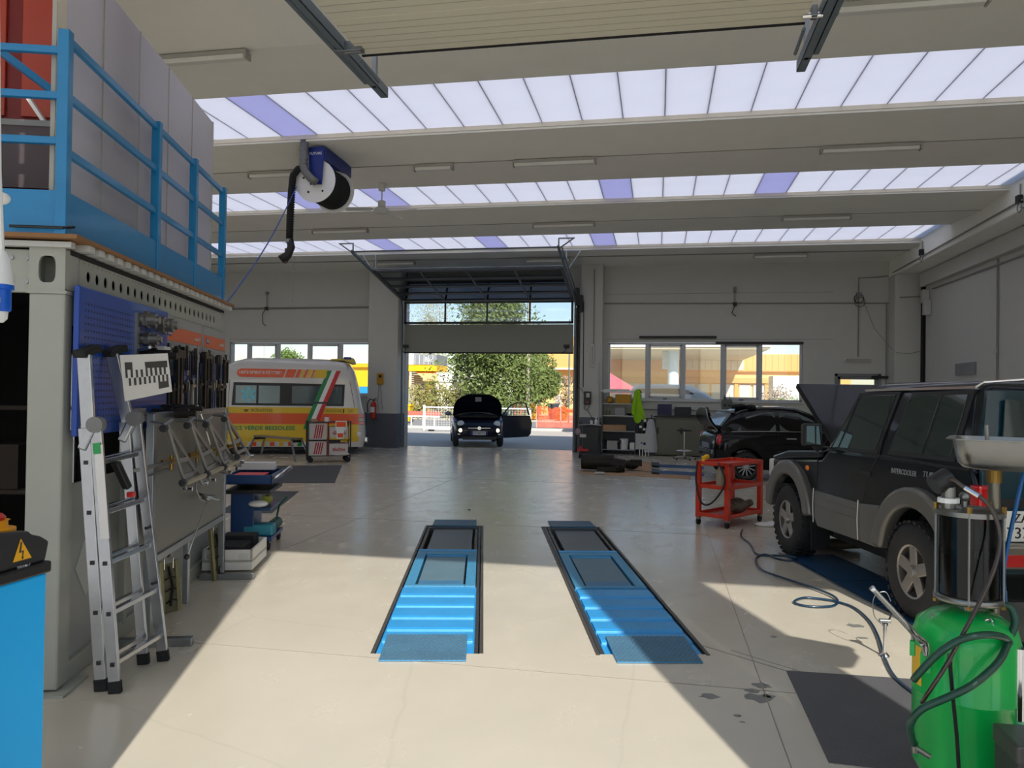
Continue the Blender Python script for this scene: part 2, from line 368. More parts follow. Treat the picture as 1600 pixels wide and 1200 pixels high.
for si, (a, b) in enumerate(strips):
    mb = MB().box(XL, a - .02, 5.50, XR, a + .03, 5.56).box(XL, b - .02, 5.50, XR, b + .02, 5.56); mb.obj('roof_light_trim', LIP, CE)
    me = bx(-pw / 2 + .006, a + .0, 5.56, pw / 2 - .006, b, 5.58).mesh('roof_light_panel')
    for k in range(38):
        x = .05 + pw * .5 + pw * (k - 27)
        if x < XL: continue
        tint = (si - 1, k) in ((0, 17), (1, 17), (1, 27 - 2), (1, 30), (2, 14), (2, 19), (2, 24), (1, 14))
        o = bpy.data.objects.new('roof_light_panel', me); COL.objects.link(o); o.parent = CE; o.location = (x, 0, 0)
        if not me.materials: me.materials.append(PANELM)
        if tint:
            o.material_slots[0].link = 'OBJECT'; o.material_slots[0].material = PANELV
    d = MB()
    for k in range(39):
        x = .05 + pw * (k - 27)
        if x < XL: continue
        d.box(x - .006, a, 5.558, x + .006, b, 5.582)
    d.obj('panel_joint_profiles', DIV, CE)
# roof parapet outside keeps its real height
S(MB().box(XL - .3, YF - .25, 6.0, XR + .3, YF, 6.1).box(XL - .3, YB, 6.0, XR + .3, YB + .3, 6.05), 'roof_edge', CEIL)
# conduits on the beams
for y, z in ((7.55, 5.42), (11.85, 5.41), (16.3, 5.41), (20.6, 5.42)):
    MB().tube([(XL, y, z), (-3, y, z - .004), (1, y, z), (6.17, y, z)], .016, 6).obj('conduit', CABLE, CE)
# ---- windows
def window(name, x0, x1, z0, z1, muls, y=YB + .02, sash=()):
    t = T(name, '', ''); del t['label'], t['category']; t['kind'] = 'structure'
    f = .055
    MB().box(x0, y, z1 - f, x1, y + .08, z1).box(x0, y, z0, x1, y + .08, z0 + f).box(x0, y, z0, x0 + f, y + .08, z1).box(x1 - f, y, z0, x1, y + .08, z1).obj('window_frame', FRAME, t, bev=.006)
    xs = [x0, *muls, x1]
    for i, m_ in enumerate(muls): bx(m_ - .055, y, z0 + f, m_ + .055, y + .08, z1 - f).obj('mullion', FRAME, t, bev=.006)
    for i in range(len(xs) - 1):
        a, b = xs[i] + .055, xs[i + 1] - .055
        if i in sash:
            MB().box(a, y - .015, z0 + f, b, y + .05, z0 + f + .06).box(a, y - .015, z1 - f - .06, b, y + .05, z1 - f).box(a, y - .015, z0 + f, a + .05, y + .05, z1 - f).box(b - .05, y - .015, z0 + f, b, y + .05, z1 - f).obj('opening_sash', FRAME, t, bev=.006)
            bx((a + b) / 2 - .06, y - .05, z0 + .03, (a + b) / 2 + .06, y - .015, z0 + .05).obj('sash_latch', BLACK, t)
        bx(a, y + .03, z0 + f, b, y + .036, z1 - f).obj('pane', PANE, t)
    bx(x0 - .04, y - .07, z0 - .04, x1 + .04, y + .05, z0).obj('window_sill', FRAME, t, bev=.006)
    return t
mx = [atY(u, 580, YB).x for u in (1011, 1068, 1129, 1188)]
W1 = window('window_1', -1.44, 3.94, 1.55, 3.21, mx, sash=(1, 3))
mx = [atY(u, 545, YB).x for u in (388, 434, 482.5, 532)]
W2 = window('window_2', -13.56, -8.78, 1.57, 3.20, mx, sash=(1, 3))
# black roller blind housings over window
MB().box(-.55, YB - .07, 3.33, 1.62, YB, 3.40).obj('blind_box', BLACK, W1); MB().box(1.6, YB - .06, 3.17, 3.97, YB + .01, 3.235).obj('blind_box', BLACK, W1)
# side door with glazed top
d3 = T('door_3', '', ''); del d3['label'], d3['category']; d3['kind'] = 'structure'
MB().box(4.80, YB - .02, 0, 4.88, YB + .1, 2.36).box(5.92, YB - .02, 0, 6.0, YB + .1, 2.36).box(4.80, YB - .02, 2.28, 6.0, YB + .1, 2.36).obj('door_frame', GREY, d3, bev=.005)
MB().box(4.88, YB + .02, 0, 5.92, YB + .07, 1.2).box(4.88, YB + .02, 1.2, 4.96, YB + .07, 2.28).box(5.84, YB + .02, 1.2, 5.92, YB + .07, 2.28).box(4.88, YB + .02, 2.2, 5.92, YB + .07, 2.28).obj('door_leaf', GREY, d3, bev=.005)
bx(4.96, YB + .04, 1.2, 5.84, YB + .045, 2.2).obj('pane', PANE, d3)
bx(5.75, YB - .06, 2.23, 6.2, YB - .0, 2.3).obj('door_closer', BLACK, d3)

# ================================================================ EXTERIOR
def tree(name, label, base, H, Wd, leafc, seed, n=1400, leaf=.32, trunk=.18, bare=0.0, cat='tree', z0=.3):
    rnd = random.Random(seed); t = T(name, label, cat, base)
    tr = MB(); tr.tube([(0, 0, -.1), (.05, 0, H * .3), (0, .05, H * .6), (.02, 0, H * .93)], [trunk, trunk * .8, trunk * .5, trunk * .1], 8)
    for i in range(16):
        a = rnd.uniform(0, 6.28); z = H * rnd.uniform(.2, .85); l = Wd * .48 * rnd.uniform(.6, 1) * (1.15 - z / H)
        tr.tube([(0, 0, z), (math.cos(a) * l * .5, math.sin(a) * l * .5, z + l * .25), (math.cos(a) * l, math.sin(a) * l, z + l * .35)], [trunk * .3, trunk * .2, .015], 5)
    tr.obj('trunk', mat('tree_bark', rgb(110, 95, 78), .9, bump=.4), t)
    lf = MB()
    blobs = []
    for i in range(26 if n < 9000 else 80):
        a = rnd.uniform(0, 6.28); h = rnd.uniform(z0, .93); r = Wd * .5 * rnd.uniform(.15, .75) * (1 if h < .6 else 1.5 - h)
        blobs.append((math.cos(a) * r, math.sin(a) * r, H * h, Wd * rnd.uniform(.13, .24)))
    for i in range(n):
        bxx, by, bz, br = rnd.choice(blobs); d = Vector((rnd.gauss(0, 1), rnd.gauss(0, 1), rnd.gauss(0, 1))).normalized() * br * rnd.uniform(.55, 1.05)
        p = Vector((bxx, by, bz)) + d; u = Vector((rnd.gauss(0, 1), rnd.gauss(0, 1), rnd.gauss(0, 1))).normalized(); v = u.orthogonal().normalized(); s_ = leaf * rnd.uniform(.5, 1.2)
        lf.add([p - u * s_, p + v * s_ * .5, p + u * s_, p - v * s_ * .5], [(0, 1, 2, 3)])
    lf.obj('foliage', leafc, t)
    return t
LEAF1 = mat('dark_green_leaves', rgb(108, 124, 64), .7, var=.35, scale=1.5)
LEAF2 = mat('olive_shrub_leaves', rgb(150, 145, 80), .8, var=.35, scale=2)
LEAF3 = mat('pale_yellow_green_twigs', rgb(165, 160, 105), .8, var=.3, scale=2)
LEAF4 = mat('pinkish_blossom_twigs', rgb(170, 150, 125), .8, var=.3, scale=2)
LEAF5 = mat('fresh_green_leaves', rgb(110, 135, 60), .8, var=.3, scale=2)
def gx(u, v, y): p = atY(u, v, y); return (p.x, y, 0)
tree('evergreen_tree', 'large dense dark evergreen tree filling the middle of the door opening', gx(763, 600, 47), 8.4, 7.6, LEAF1, 1, 24000, .13, .3, z0=.13)
tree('evergreen_tree', 'smaller evergreen tree right of the big one beside the concrete pole', gx(838, 600, 51), 4.7, 3.6, LEAF1, 2, 7000, .12, .15, z0=.25)
tree('bare_tree', 'yellowish budding tree seen through the left panes of the lifted door', gx(672, 500, 72), 10.0, 8.5, LEAF3, 3, 6000, .09, .2, z0=.45)
tree('bare_tree', 'leafless pinkish tree in front of the yellow house', gx(884, 600, 54), 2.9, 2.0, LEAF4, 4, 700, .1, .06, z0=.3)
tree('round_tree', 'round pale green tree top beyond the left window', gx(446, 560, 60), 4.9, 4.2, LEAF5, 5, 5000, .11, .2, z0=.4)
for i, (u, yy, h, wd, lm, lb) in enumerate(((655, 46.5, 1.9, 2.4, LEAF2, 'yellow green shrub against the lattice fence, leftmost'), (682, 46.4, 2.3, 2.6, LEAF2, 'tall yellow green shrub in front of the lattice fence'), (712, 46.6, 2.1, 2.6, LEAF2, 'brownish shrub left of the big evergreen tree'), (880, 47, .8, .9, LEAF5, 'low green shrub right of the grey dustbin'))):
    tree('shrub', lb, gx(u, 600, yy), h, wd, lm, 20 + i, 900, .1, .04, cat='shrub', z0=.1)
tree('shrub', 'green and pink flowering shrub outside the rightmost window pane', gx(1216, 600, 40), 2.1, 2.8, LEAF4, 31, 1100, .09, .04, cat='shrub', z0=.1)
tree('shrub', 'green bush at the sill of the rightmost window pane', gx(1232, 600, 38), 1.45, 2.2, LEAF5, 32, 900, .09, .04, cat='shrub', z0=.1)
tree('shrub', 'brown dry shrub outside the fourth window pane', gx(1160, 600, 40), 1.5, 1.6, LEAF3, 33, 500, .08, .04, cat='shrub', z0=.1)
# sliding mesh gate
GWH = mat('white_gate_paint', rgb(225, 226, 224), .5)
p0 = fl(661, 673); p1 = Vector((atY(832, 600, p0.y + .3).x, p0.y + .3, 0))
gt = T('sliding_gate', 'white sliding gate with fine mesh infill across the yard behind the small car', 'gate', p0)
Lg = (p1 - p0).length
MB().box(0, -.04, 0, .1, .04, 1.12).box(Lg - .08, -.03, .1, Lg, .03, 1.05).box(0, -.03, 1.0, Lg, .03, 1.06).box(0, -.03, .06, Lg, .03, .16).obj('gate_frame', GWH, gt)
mb = MB()
for i in range(int(Lg / .12)): mb.box(.1 + i * .12, -.008, .16, .106 + i * .12, .008, 1.0)
for i in range(9): mb.box(.1, -.006, .2 + i * .09, Lg, .006, .207 + i * .09)
mb.obj('gate_mesh', GWH, gt, kind='stuff')
MB().box(.25, -.06, .0, .5, .06, .07).obj('guide_roller', BLACK, gt)
# orange safety netting
net = bpy.data.materials.new('orange_safety_net'); net.use_nodes = True; n = net.node_tree; b = n.nodes['Principled BSDF']
b.inputs['Base Color'].default_value = (*rgb(255, 105, 50), 1); b.inputs['Roughness'].default_value = .7
tc = n.nodes.new('ShaderNodeTexCoord'); br = n.nodes.new('ShaderNodeTexBrick'); br.inputs['Scale'].default_value = 9; br.inputs['Mortar Size'].default_value = .05; br.inputs['Color1'].default_value = (0, 0, 0, 1); br.inputs['Color2'].default_value = (0, 0, 0, 1); br.inputs['Mortar'].default_value = (1, 1, 1, 1); br.offset = 0
mp = n.nodes.new('ShaderNodeMapping'); mp.inputs['Rotation'].default_value = (R_(90), 0, 0); n.links.new(tc.outputs['Object'], mp.inputs[0]); n.links.new(mp.outputs[0], br.inputs[0]); n.links.new(br.outputs[0], b.inputs['Alpha'])
a0 = fl(838, 668); a1 = Vector((a0.x + 3.4, a0.y + .6, 0))
nf = T('safety_net_fence', 'sagging orange plastic safety netting right of the open car door', 'netting', a0, math.atan2(a1.y - a0.y, a1.x - a0.x))
mb = MB(); rows = []
for i in range(25):
    x = i * .15; sag = .06 * math.sin(i * .9) + .05 * math.sin(i * 2.3)
    rows.append([(x, .05 * math.sin(i * 1.3 + k), (1.02 + sag) * k / 5) for k in range(6)])
mb.loft(rows, caps=False, closed=False); mb.obj('netting', net, nf)
MB().loft([[(x, -.01, z) for x, z in ((1.2, .8), (1.9, .75), (1.9, .9), (1.2, .95))], [(x, .0, z) for x, z in ((1.2, .8), (1.9, .75), (1.9, .9), (1.2, .95))]]).obj('folded_band', mat('orange_band', rgb(255, 90, 40), .7), nf)
for x in (0, 1.2, 2.4, 3.55): MB().cyl((x, 0, 0), (x, 0, 1.15), .02, n=6).obj('stake', LGREY, nf)
# railing by the road, left
rl = T('road_guardrail', 'low white and red guard rail along the road behind the gate', 'guard rail', gx(640, 600, 36.5))
MB().box(-1, -.03, .42, 1.6, .03, .5).obj('rail', WHITE, rl); 
for i in range(4): bx(i * .6 - .5, -.03, 0, i * .6 - .44, .03, .42).obj('rail_post', WHITE, rl)
bx(-1, .1, .5, 1.6, .2, .72).obj('red_board', mat('faded_red_board', rgb(190, 110, 90), .7), rl)
# yellow service building with awning
YB_ = mat('yellow_fascia', rgb(250, 195, 15), .5); WF_ = mat('white_render', rgb(235, 230, 218), .8)
SHUT = mat('beige_shutter', rgb(185, 172, 150), .7); TENT = mat('beige_awning_cloth', rgb(235, 195, 140), .8)
yb = 56.0
o = Vector(gx(705, 600, yb))
def lx(u, y=yb): return atY(u, 600, y).x - o.x
def lz(v, u=680, y=yb): return atY(u, v, y).z
b1 = T('service_station_building', 'white and yellow service building with grey parapet lettering and beige awning', 'building', o)
MB().box(lx(634), 2, 0, lx(702) , 8, lz(585)).obj('wall', WF_, b1)
xs = lx(634)
MB().box(lx(628), 0, lz(580), lx(682), 3, lz(570)).obj('yellow_fascia', YB_, b1)
MB().box(lx(628), -.05, lz(570), lx(646), 3, lz(551)).obj('white_parapet', WF_, b1)
MB().box(lx(646), -.05, lz(570), lx(682), 3, lz(554)).obj('grey_parapet', mat('grey_parapet_sheet', rgb(140, 145, 150), .5), b1)
for i in range(5): bx(lx(648 + 7 * i), -.09, lz(570), lx(648.5 + 7 * i), -.05, lz(555)).obj('parapet_joint', WHITE, b1)
text(b1, 'Bar', lz(559) - lz(566), face((lx(670), -.08, lz(562)), (1, 0, 0), (0, 0, 1)), WHITE)
mb = MB()
for i in range(24): mb.box(lx(634), 1.4, lz(640) + i * .16, lx(660), 1.5, lz(640) + i * .16 + .12)
mb.obj('slatted_shutter', SHUT, b1, kind='stuff')
MB().box(lx(658), 1.3, 0, lx(671), 1.9, lz(583)).obj('yellow_column', YB_, b1)
MB().add([(lx(637), 1.3, lz(577)), (lx(672), 1.3, lz(577)), (lx(694), -1.5, lz(592)), (lx(670), -1.5, lz(592)), (lx(670), -1.5, lz(595.5)), (lx(694), -1.5, lz(595.5))], [(0, 1, 2, 3), (3, 2, 5, 4)]).obj('awning', TENT, b1)
MB().box(lx(671), 1, lz(596), lx(705), 3, lz(584)).obj('white_lean_to', WHITE, b1)
MB().box(lx(671), 1.1, 0, lx(700), 3, lz(596)).obj('rear_wall', WF_, b1)
# yellow unit seen through the left window
yy = 52.0; o2 = Vector(gx(590, 600, yy))
b2 = T('yellow_warehouse', 'yellow flat roofed building with white parapet and blue stripe beyond the left window', 'building', o2)
L = lambda u: atY(u, 600, yy).x - o2.x
Zz = lambda v, u=570: atY(u, v, yy).z
MB().box(L(480), 0, 0, L(625) - 1, 5, Zz(604)).obj('blue_band', mat('cyan_blue_cladding', rgb(30, 150, 215), .5), b2)
MB().box(L(480), -.02, Zz(604), L(625) - 1, 5, Zz(568)).obj('yellow_cladding', YB_, b2)
MB().box(L(478), -.3, Zz(574), L(625) - 1, 5, Zz(568)).obj('yellow_fascia', mat('deep_yellow_fascia', rgb(245, 185, 0), .5), b2)
MB().box(L(478), .3, Zz(568), L(625) - 1, 5, Zz(554)).obj('white_parapet', WF_, b2)
lp = T('lamp_post', 'cream street lamp post seen through the second pane of the left window', 'lamp post', gx(409, 600, 40))
MB().cyl((0, 0, 0), (0, 0, 7), .12, .08).obj('pole', WF_, lp); MB().cb((.3, 0, 7), (.8, .2, .1)).obj('lamp_head', LGREY, lp)
# lattice fence
lt = T('lattice_fence', 'beige diagonal wooden lattice fence behind the shrubs', 'fence', gx(640, 600, 49))
LW = mat('beige_lattice_wood', rgb(205, 180, 150), .8)
for i in range(3):
    mb = MB(); x0 = i * 1.5
    for k in range(9):
        mb.bar((x0 + k * .18, 0, .3), (x0 + min(1.45, k * .18 + 1.45), 0, .3 + min(1.45, 1.45 - k * .18)), .03, .03) if k < 8 else None
        mb.bar((x0 + 1.45 - k * .18, .02, .3), (x0 + max(0, -k * .18), .02, .3 + 1.45 - k * .18), .03, .03) if k < 8 else None
    mb.obj('lattice', LW, lt)
    MB().box(x0 - .04, -.04, 0, x0 + .04, .04, 1.85).box(x0, -.03, 1.74, x0 + 1.46, .03, 1.8).obj('lattice_frame', LW, lt)
st = T('garden_shed_wall', 'pale stone garden wall section between lattice and tree', 'wall', gx(722, 600, 52)); MB().box(0, 0, 0, 3.2, .4, 2.2).obj('masonry', mat('stone_pale', rgb(196, 180, 150), .9, var=.2, bump=.4), st)
# yellow house right and long orange building
OR = mat('orange_sheet_cladding', rgb(236, 178, 105), .6, var=.08, scale=.7); YH = mat('pale_yellow_render', rgb(246, 205, 135), .8, var=.04)
yh = 60.0; o3 = Vector(gx(815, 600, yh)); X3 = lambda u: atY(u, 600, yh).x - o3.x; Z3 = lambda v, u=860: atY(u, v, yh).z
hb = T('yellow_house', 'pale yellow house with overhanging orange upper storey beyond the road', 'building', o3)
MB().box(X3(836), 0, 0, X3(935), 6, Z3(577)).obj('wall', YH, hb)
MB().box(X3(816), -1.2, Z3(577), X3(935), 6, Z3(528)).obj('overhang', OR, hb)
MB().box(X3(814), -1.3, Z3(578), X3(935), -.9, Z3(575.5)).obj('gutter', WF_, hb)
def hwin(px, py, pw_, ph, par=hb, yl=0, Xf=None, Zf=None):
    Xf = Xf or X3; Zf = Zf or Z3
    f_ = MB().box(Xf(px), yl - .1, Zf(py + ph), Xf(px + pw_), yl + .02, Zf(py)).obj('window', WHITE, par)
    e = .12; MB().box(Xf(px) + e, yl - .13, Zf(py + ph) + e, Xf(px + pw_) - e, yl - .1, Zf(py) - e).obj('pane', mat('dark_window_pane', rgb(70, 75, 85), .2), f_)
hwin(867, 584, 10.5, 16); hwin(838, 583, 7, 16)
MB().box(X3(866), -.25, Z3(602.5), X3(879), 0, Z3(600)).obj('sill', WHITE, hb)
MB().box(X3(830), -.1, 0, X3(846), .0, Z3(616)).obj('garage_gate', mat('dark_slats', rgb(105, 100, 95), .7), hb)
MB().box(X3(868), -.1, 0, X3(878), .0, Z3(617)).obj('door', LGREY, hb)
cp = T('concrete_pole', 'tall pale concrete utility pole in front of the small evergreen', 'pole', gx(825, 600, 46.5)); MB().cyl((0, 0, 0), (0, 0, 9), .13, .1).obj('shaft', mat('weathered_concrete', rgb(190, 180, 160), .8), cp)
cp = T('street_lamp', 'thin grey metal lamp pole by the right edge of the door opening', 'lamp post', gx(889, 600, 44)); MB().cyl((0, 0, 0), (0, 0, 6), .05, .04).obj('shaft', STEEL, cp); MB().tube([(0, 0, 4.6), (.25, 0, 4.4), (.3, 0, 2.6), (.12, 0, 2.2)], .02, 6).obj('cable', BLACK, cp)
def bin_(u, y, w_, h, m_, lab, nm='wheelie_bin', cat='bin'):
    t = T(nm, lab, cat, gx(u, 600, y))
    MB().loft([[(-w_ * .42, -.25, .06), (w_ * .42, -.25, .06), (w_ * .42, .25, .06), (-w_ * .42, .25, .06)], [(-w_ / 2, -.32, h * .88), (w_ / 2, -.32, h * .88), (w_ / 2, .32, h * .88), (-w_ / 2, .32, h * .88)]]).obj('bin_body', m_, t, bev=.03)
    MB().prism([(-.36, h * .88), (.36, h * .88), (.3, h), (-.2, h)], 'x', -w_ / 2 - .03, w_ / 2 + .03).obj('lid', m_, t, bev=.02)
    for s_ in (-1, 1): MB().cyl((s_ * w_ * .4, .25, .1), (s_ * (w_ * .4 + .05), .25, .1), .1).obj('wheel', BLACK, t)
BO = mat('orange_bin_plastic', rgb(240, 105, 50), .5)
bin_(813, 47.2, .8, 1.15, BO, 'tall orange wheelie bin left of the concrete pole'); bin_(831, 47.6, .75, 1.05, mat('amber_bin_plastic', rgb(240, 160, 40), .5), 'amber wheelie bin right of the concrete pole')
bin_(865, 49, .65, 1.05, mat('anthracite_bin_plastic', rgb(70, 72, 78), .5), 'dark grey wheelie bin below the yellow house window')
tk = T('gas_tank', 'pale grey upright tank left of the orange bin', 'tank', gx(800, 600, 48)); MB().lathe([(.05, 1.35), (.25, 1.3), (.42, 1.05), (.42, .1), (.3, 0)], 16).obj('tank_shell', LGREY, tk, smooth=True)
bin_(637, 40, .5, 1.0, YEL, 'yellow litter bin at the left edge of the door opening', 'litter_bin')
# factory beyond the right window
yf = 58.0; o4 = Vector(gx(1100, 600, yf)); X4 = lambda u, y=yf: atY(u, 600, y).x - o4.x; Z4 = lambda v, u=1100: atY(u, v, yf).z
fb = T('orange_factory', 'long orange clad two storey factory with curtained ground floor windows beyond the right window', 'building', o4)
MB().box(X4(935), 0, Z4(580), X4(1330), 8, Z4(553)).obj('upper_cladding', OR, fb)
MB().box(X4(935), .3, Z4(590), X4(1330), 8, Z4(580)).obj('recessed_band', YH, fb)  # set-back band in the same render as the ground floor
MB().box(X4(935), .1, Z4(598), X4(1330), 8, Z4(590)).obj('lintel', mat('lintel_yellow', rgb(225, 175, 105), .8), fb)
MB().box(X4(935), .4, 0, X4(1330), 8, Z4(598)).obj('ground_floor_wall', YH, fb)
CUR = mat('pale_curtain_glass', rgb(205, 208, 200), .4)
for u in range(958, 1200, 22): bx(X4(u), .3, 0, X4(u + 18), .42, Z4(600)).obj('curtained_window', CUR, fb)
for u in (1148, 1196): bx(X4(u), .2, 0, X4(u + 6), .5, Z4(590)).obj('pier', mat('orange_pier', rgb(235, 170, 90), .7), fb)
# joints of the upper cladding, white panels
for i in range(9): bx(X4(1072 + i * 10), -.06, Z4(578), X4(1072 + i * 10 + 9.4), .02, Z4(561)).obj('cladding_panel', mat('cream_cladding', rgb(238, 225, 195), .6), fb)
for i in range(12): bx(X4(950 + i * 10), -.03, Z4(579), X4(950 + i * 10 + 9.6), .02, Z4(561)).obj('cladding_panel', OR, fb)
for i in range(14): bx(X4(1166 + i * 10), -.03, Z4(579), X4(1166 + i * 10 + 9.6), .02, Z4(554)).obj('cladding_panel', OR, fb)
# canopy in front
yc = 44.0; o5 = Vector(gx(1000, 600, yc)); X5 = lambda u: atY(u, 600, yc).x - o5.x; Z5 = lambda v, u=1050: atY(u, v, yc).z
cn = T('forecourt_canopy', 'flat forecourt canopy with white edge on a round column beyond the right window', 'canopy', o5)
MB().box(X5(930), 0, Z5(542), X5(1205), 14, Z5(528)).obj('canopy_roof', WHITE, cn)
MB().box(X5(930), .1, Z5(545), X5(1203), 13.9, Z5(542)).obj('canopy_soffit', mat('cream_soffit', rgb(225, 208, 170), .7), cn)
cx_ = X5(1053)
MB().cyl((cx_, 2, 0), (cx_, 2, Z5(542)), .32).obj('column', mat('pale_blue_white_paint', rgb(205, 220, 230), .4), cn, smooth=True)
MB().box(cx_ - .65, 1.9, Z5(575), cx_ - .3, 2.3, Z5(546)).obj('downpipe_box', LGREY, cn)
wk = T('white_kiosk', 'white low kiosk wall right of the factory windows', 'kiosk', gx(1208, 600, 50)); MB().box(0, 0, 0, 3.8, 2, 3.0).obj('wall', WHITE, wk)
# red gazebo
gz = T('gazebo', 'red pop-up gazebo roof at the left of the right window', 'gazebo', gx(948, 600, 33))
zt, zb = 1.7 + (614 - 578) / 1190 * 33, 1.7 + (614 - 605) / 1190 * 33
RC = mat('glare_pink_canvas', rgb(205, 105, 115), .7)  # window glare over the red canvas is put into its pink colour
MB().add([(-1.2, -1.2, zb), (1.25, -1.2, zb), (1.25, 1.2, zb), (-1.2, 1.2, zb), (0, 0, zt), (-1.2, -1.2, zb - .2), (1.25, -1.2, zb - .2), (1.25, 1.2, zb - .2), (-1.2, 1.2, zb - .2)], [(0, 1, 4), (1, 2, 4), (2, 3, 4), (3, 0, 4), (0, 1, 6, 5), (1, 2, 7, 6), (2, 3, 8, 7), (3, 0, 5, 8)]).obj('canopy', RC, gz)
for a in (-1.15, 1.2):
    for b_ in (-1.15, 1.15): MB().cyl((a, b_, 0), (a, b_, zb), .025, n=6).obj('leg', STEEL, gz)
# ================================================================ CEILING FITTINGS
LAMPW = mat('lamp_diffuser_acrylic', rgb(215, 214, 205), .35); LAMPB = mat('lamp_housing_grey', rgb(165, 163, 155), .5)
def ceil_lamp(x0, x1, y, z, label):
    t = T('fluorescent_lamp', label, 'ceiling lamp', ((x0 + x1) / 2, y, z), 0, 'unlit tube lamps under the roof beams'); L_ = (x1 - x0) / 2
    bx(-L_, -.05, .05, L_, .05, .1).obj('lamp_housing', LAMPB, t, bev=.008)
    MB().prism([(-.055, .05), (-.045, .0), (.045, .0), (.055, .05)], 'x', -L_ + .02, L_ - .02).obj('diffuser', LAMPW, t, bev=.01)
    for s_ in (-1, 1): bx(s_ * L_ - .012, -.06, -.004, s_ * L_ + .012, .06, .08).obj('end_cap', LAMPB, t, bev=.004)
    for s_ in (-.7, .7): MB().cyl((s_ * L_, 0, .1), (s_ * L_, 0, .17), .008, n=6).obj('hanger', CABLE, t)
lamps = [(-5.6, -4.43, 7.55, 'tube lamp on the nearest beam, beside the sloping edge of the translucent wall'), (-1.71, -.31, 7.55, 'tube lamp on the nearest beam, at the edge of the horizontal door panel'), (1.6, 2.9, 7.55, 'tube lamp on the nearest beam, top right corner of the photo'),
    (-6.88, -5.9, 11.85, 'tube lamp on the second beam, partly behind the hose reel'), (-3.94, -3.3, 11.85, 'short bright white tube lamp between hose reel and second beam lamp'), (-2.3, -.99, 11.85, 'tube lamp in the middle of the second beam'), (2.32, 3.68, 11.85, 'tube lamp at the right of the second beam'),
    (-7.84, -6.51, 16.3, 'tube lamp on the third beam, below the ceiling fan side left'), (-2.71, -1.38, 16.3, 'tube lamp on the third beam, above the right end of the lifted door'), (2.46, 3.77, 16.3, 'tube lamp at the right of the third beam'),
    (2.41, 3.73, 20.6, 'tube lamp on the farthest beam, above the right window'), (-3.6, -2.4, 20.6, 'tube lamp on the farthest beam, behind the right rail of the lifted door'), (-8.0, -6.8, 20.6, 'tube lamp on the farthest beam, behind the left rail of the lifted door')]
for a, b, y, lb in lamps: ceil_lamp(a, b, y, 5.29, lb)
# vertical wall lamps and lamp over side door
def wall_lamp(p, horiz, lab, L_=.42):
    t = T('wall_lamp', lab, 'wall lamp', p)
    if horiz: bx(-L_ / 2, -.06, 0, L_ / 2, 0, .11).obj('lamp_body', LAMPW, t, bev=.02)
    else: bx(-.045, -.06, -L_, .045, 0, 0).obj('lamp_body', LAMPW, t, bev=.02); bx(-.02, -.075, -L_ + .05, .02, -.06, -.05).obj('tube_cover', LAMPB, t, bev=.01)
    if horiz: bx(-L_ / 2 + .03, -.075, .02, L_ / 2 - .03, -.06, .09).obj('tube_cover', LAMPB, t, bev=.01)
wall_lamp((atY(926, 538, 21.94).x, 21.94, atY(926, 538, 21.94).z), False, 'upright pale lamp on the pillar right of the vehicle door', .66)
wall_lamp((5.4, YB, 2.68), True, 'small horizontal lamp above the side door', .72)
# conduits on the walls (parts of the wall)
def wtube(pts, r=.016, m=CABLE, nm='conduit', par=WB): return MB().tube(pts, r, 6).obj(nm, m, par)
zz = atY(700, 474, YB).z
wtube([(XL, YB - .03, 4.28), (-8.62, YB - .03, 4.30)], .03); 
wtube([(-1.57, YB - .03, 4.35), (6.17, YB - .03, 4.30)], .018)
p = atY(418, 478, YB); wtube([(p.x, YB - .05, 4.3), (p.x, YB - .05, 4.75)], .014); wtube([(p.x - .02, YB - .07, 4.28), (p.x - .12, YB - .09, 4.1), (p.x - .1, YB - .09, 3.8), (p.x, YB - .08, 3.72)], .012, BLACK, 'cable')
MB().cb((p.x, YB - .05, 4.28), (.1, .08, .1)).obj('junction_box', BLACK, WB); MB().cb((p.x, YB - .05, 4.77), (.09, .06, .09)).obj('junction_box', GREY, WB)
p = atY(1148, 470, YB); wtube([(p.x, YB - .04, 4.3), (p.x, YB - .04, 4.75)], .014); MB().cb((p.x, YB - .05, 4.3), (.1, .08, .1)).obj('junction_box', BLACK, WB); MB().cb((p.x, YB - .05, 4.72), (.08, .06, .14)).obj('wall_socket', GREY, WB)
wtube([(p.x, YB - .06, 4.28), (p.x - .08, YB - .09, 4.05), (p.x + .03, YB - .09, 3.95)], .012, BLACK, 'cable')
p = atY(1341, 466, YB); z0_ = p.z
wtube([(p.x, YB - .03, 2.83), (p.x, YB - .03, z0_ + .05)]); wtube([(p.x, YB - .03, z0_), (p.x, YB - .03, 5.0), (5.95, YB - .03, 5.02), (6.15, YB - .03, 5.05)])
MB().torus((p.x, YB - .08, z0_ - .02), (0, 1, 0), .12, .012).torus((p.x + .02, YB - .1, z0_ - .12), (0, 1, 0), .13, .008).obj('coiled_cable', BLACK, WB); MB().cb((p.x, YB - .06, z0_ + .08), (.12, .09, .14)).obj('junction_box', GREY, WB)
wtube([(p.x + .1, YB - .08, z0_ - .05), (p.x + .4, YB - .1, 3.6), (p.x + .75, YB - .2, 3.1), (6.2, 21.77, 2.92), (6.5, 21.76, 2.88), (6.78, 21.76, 2.95)], .008, CABLE, 'cable')
wtube([(6.12, YB - .03, 0.3), (6.12, YB - .03, 4.28)], .016); wtube([(6.17, YB - .03, 4.3), (6.3, 21.76, 4.38), (6.8, 21.76, 4.4)], .016)
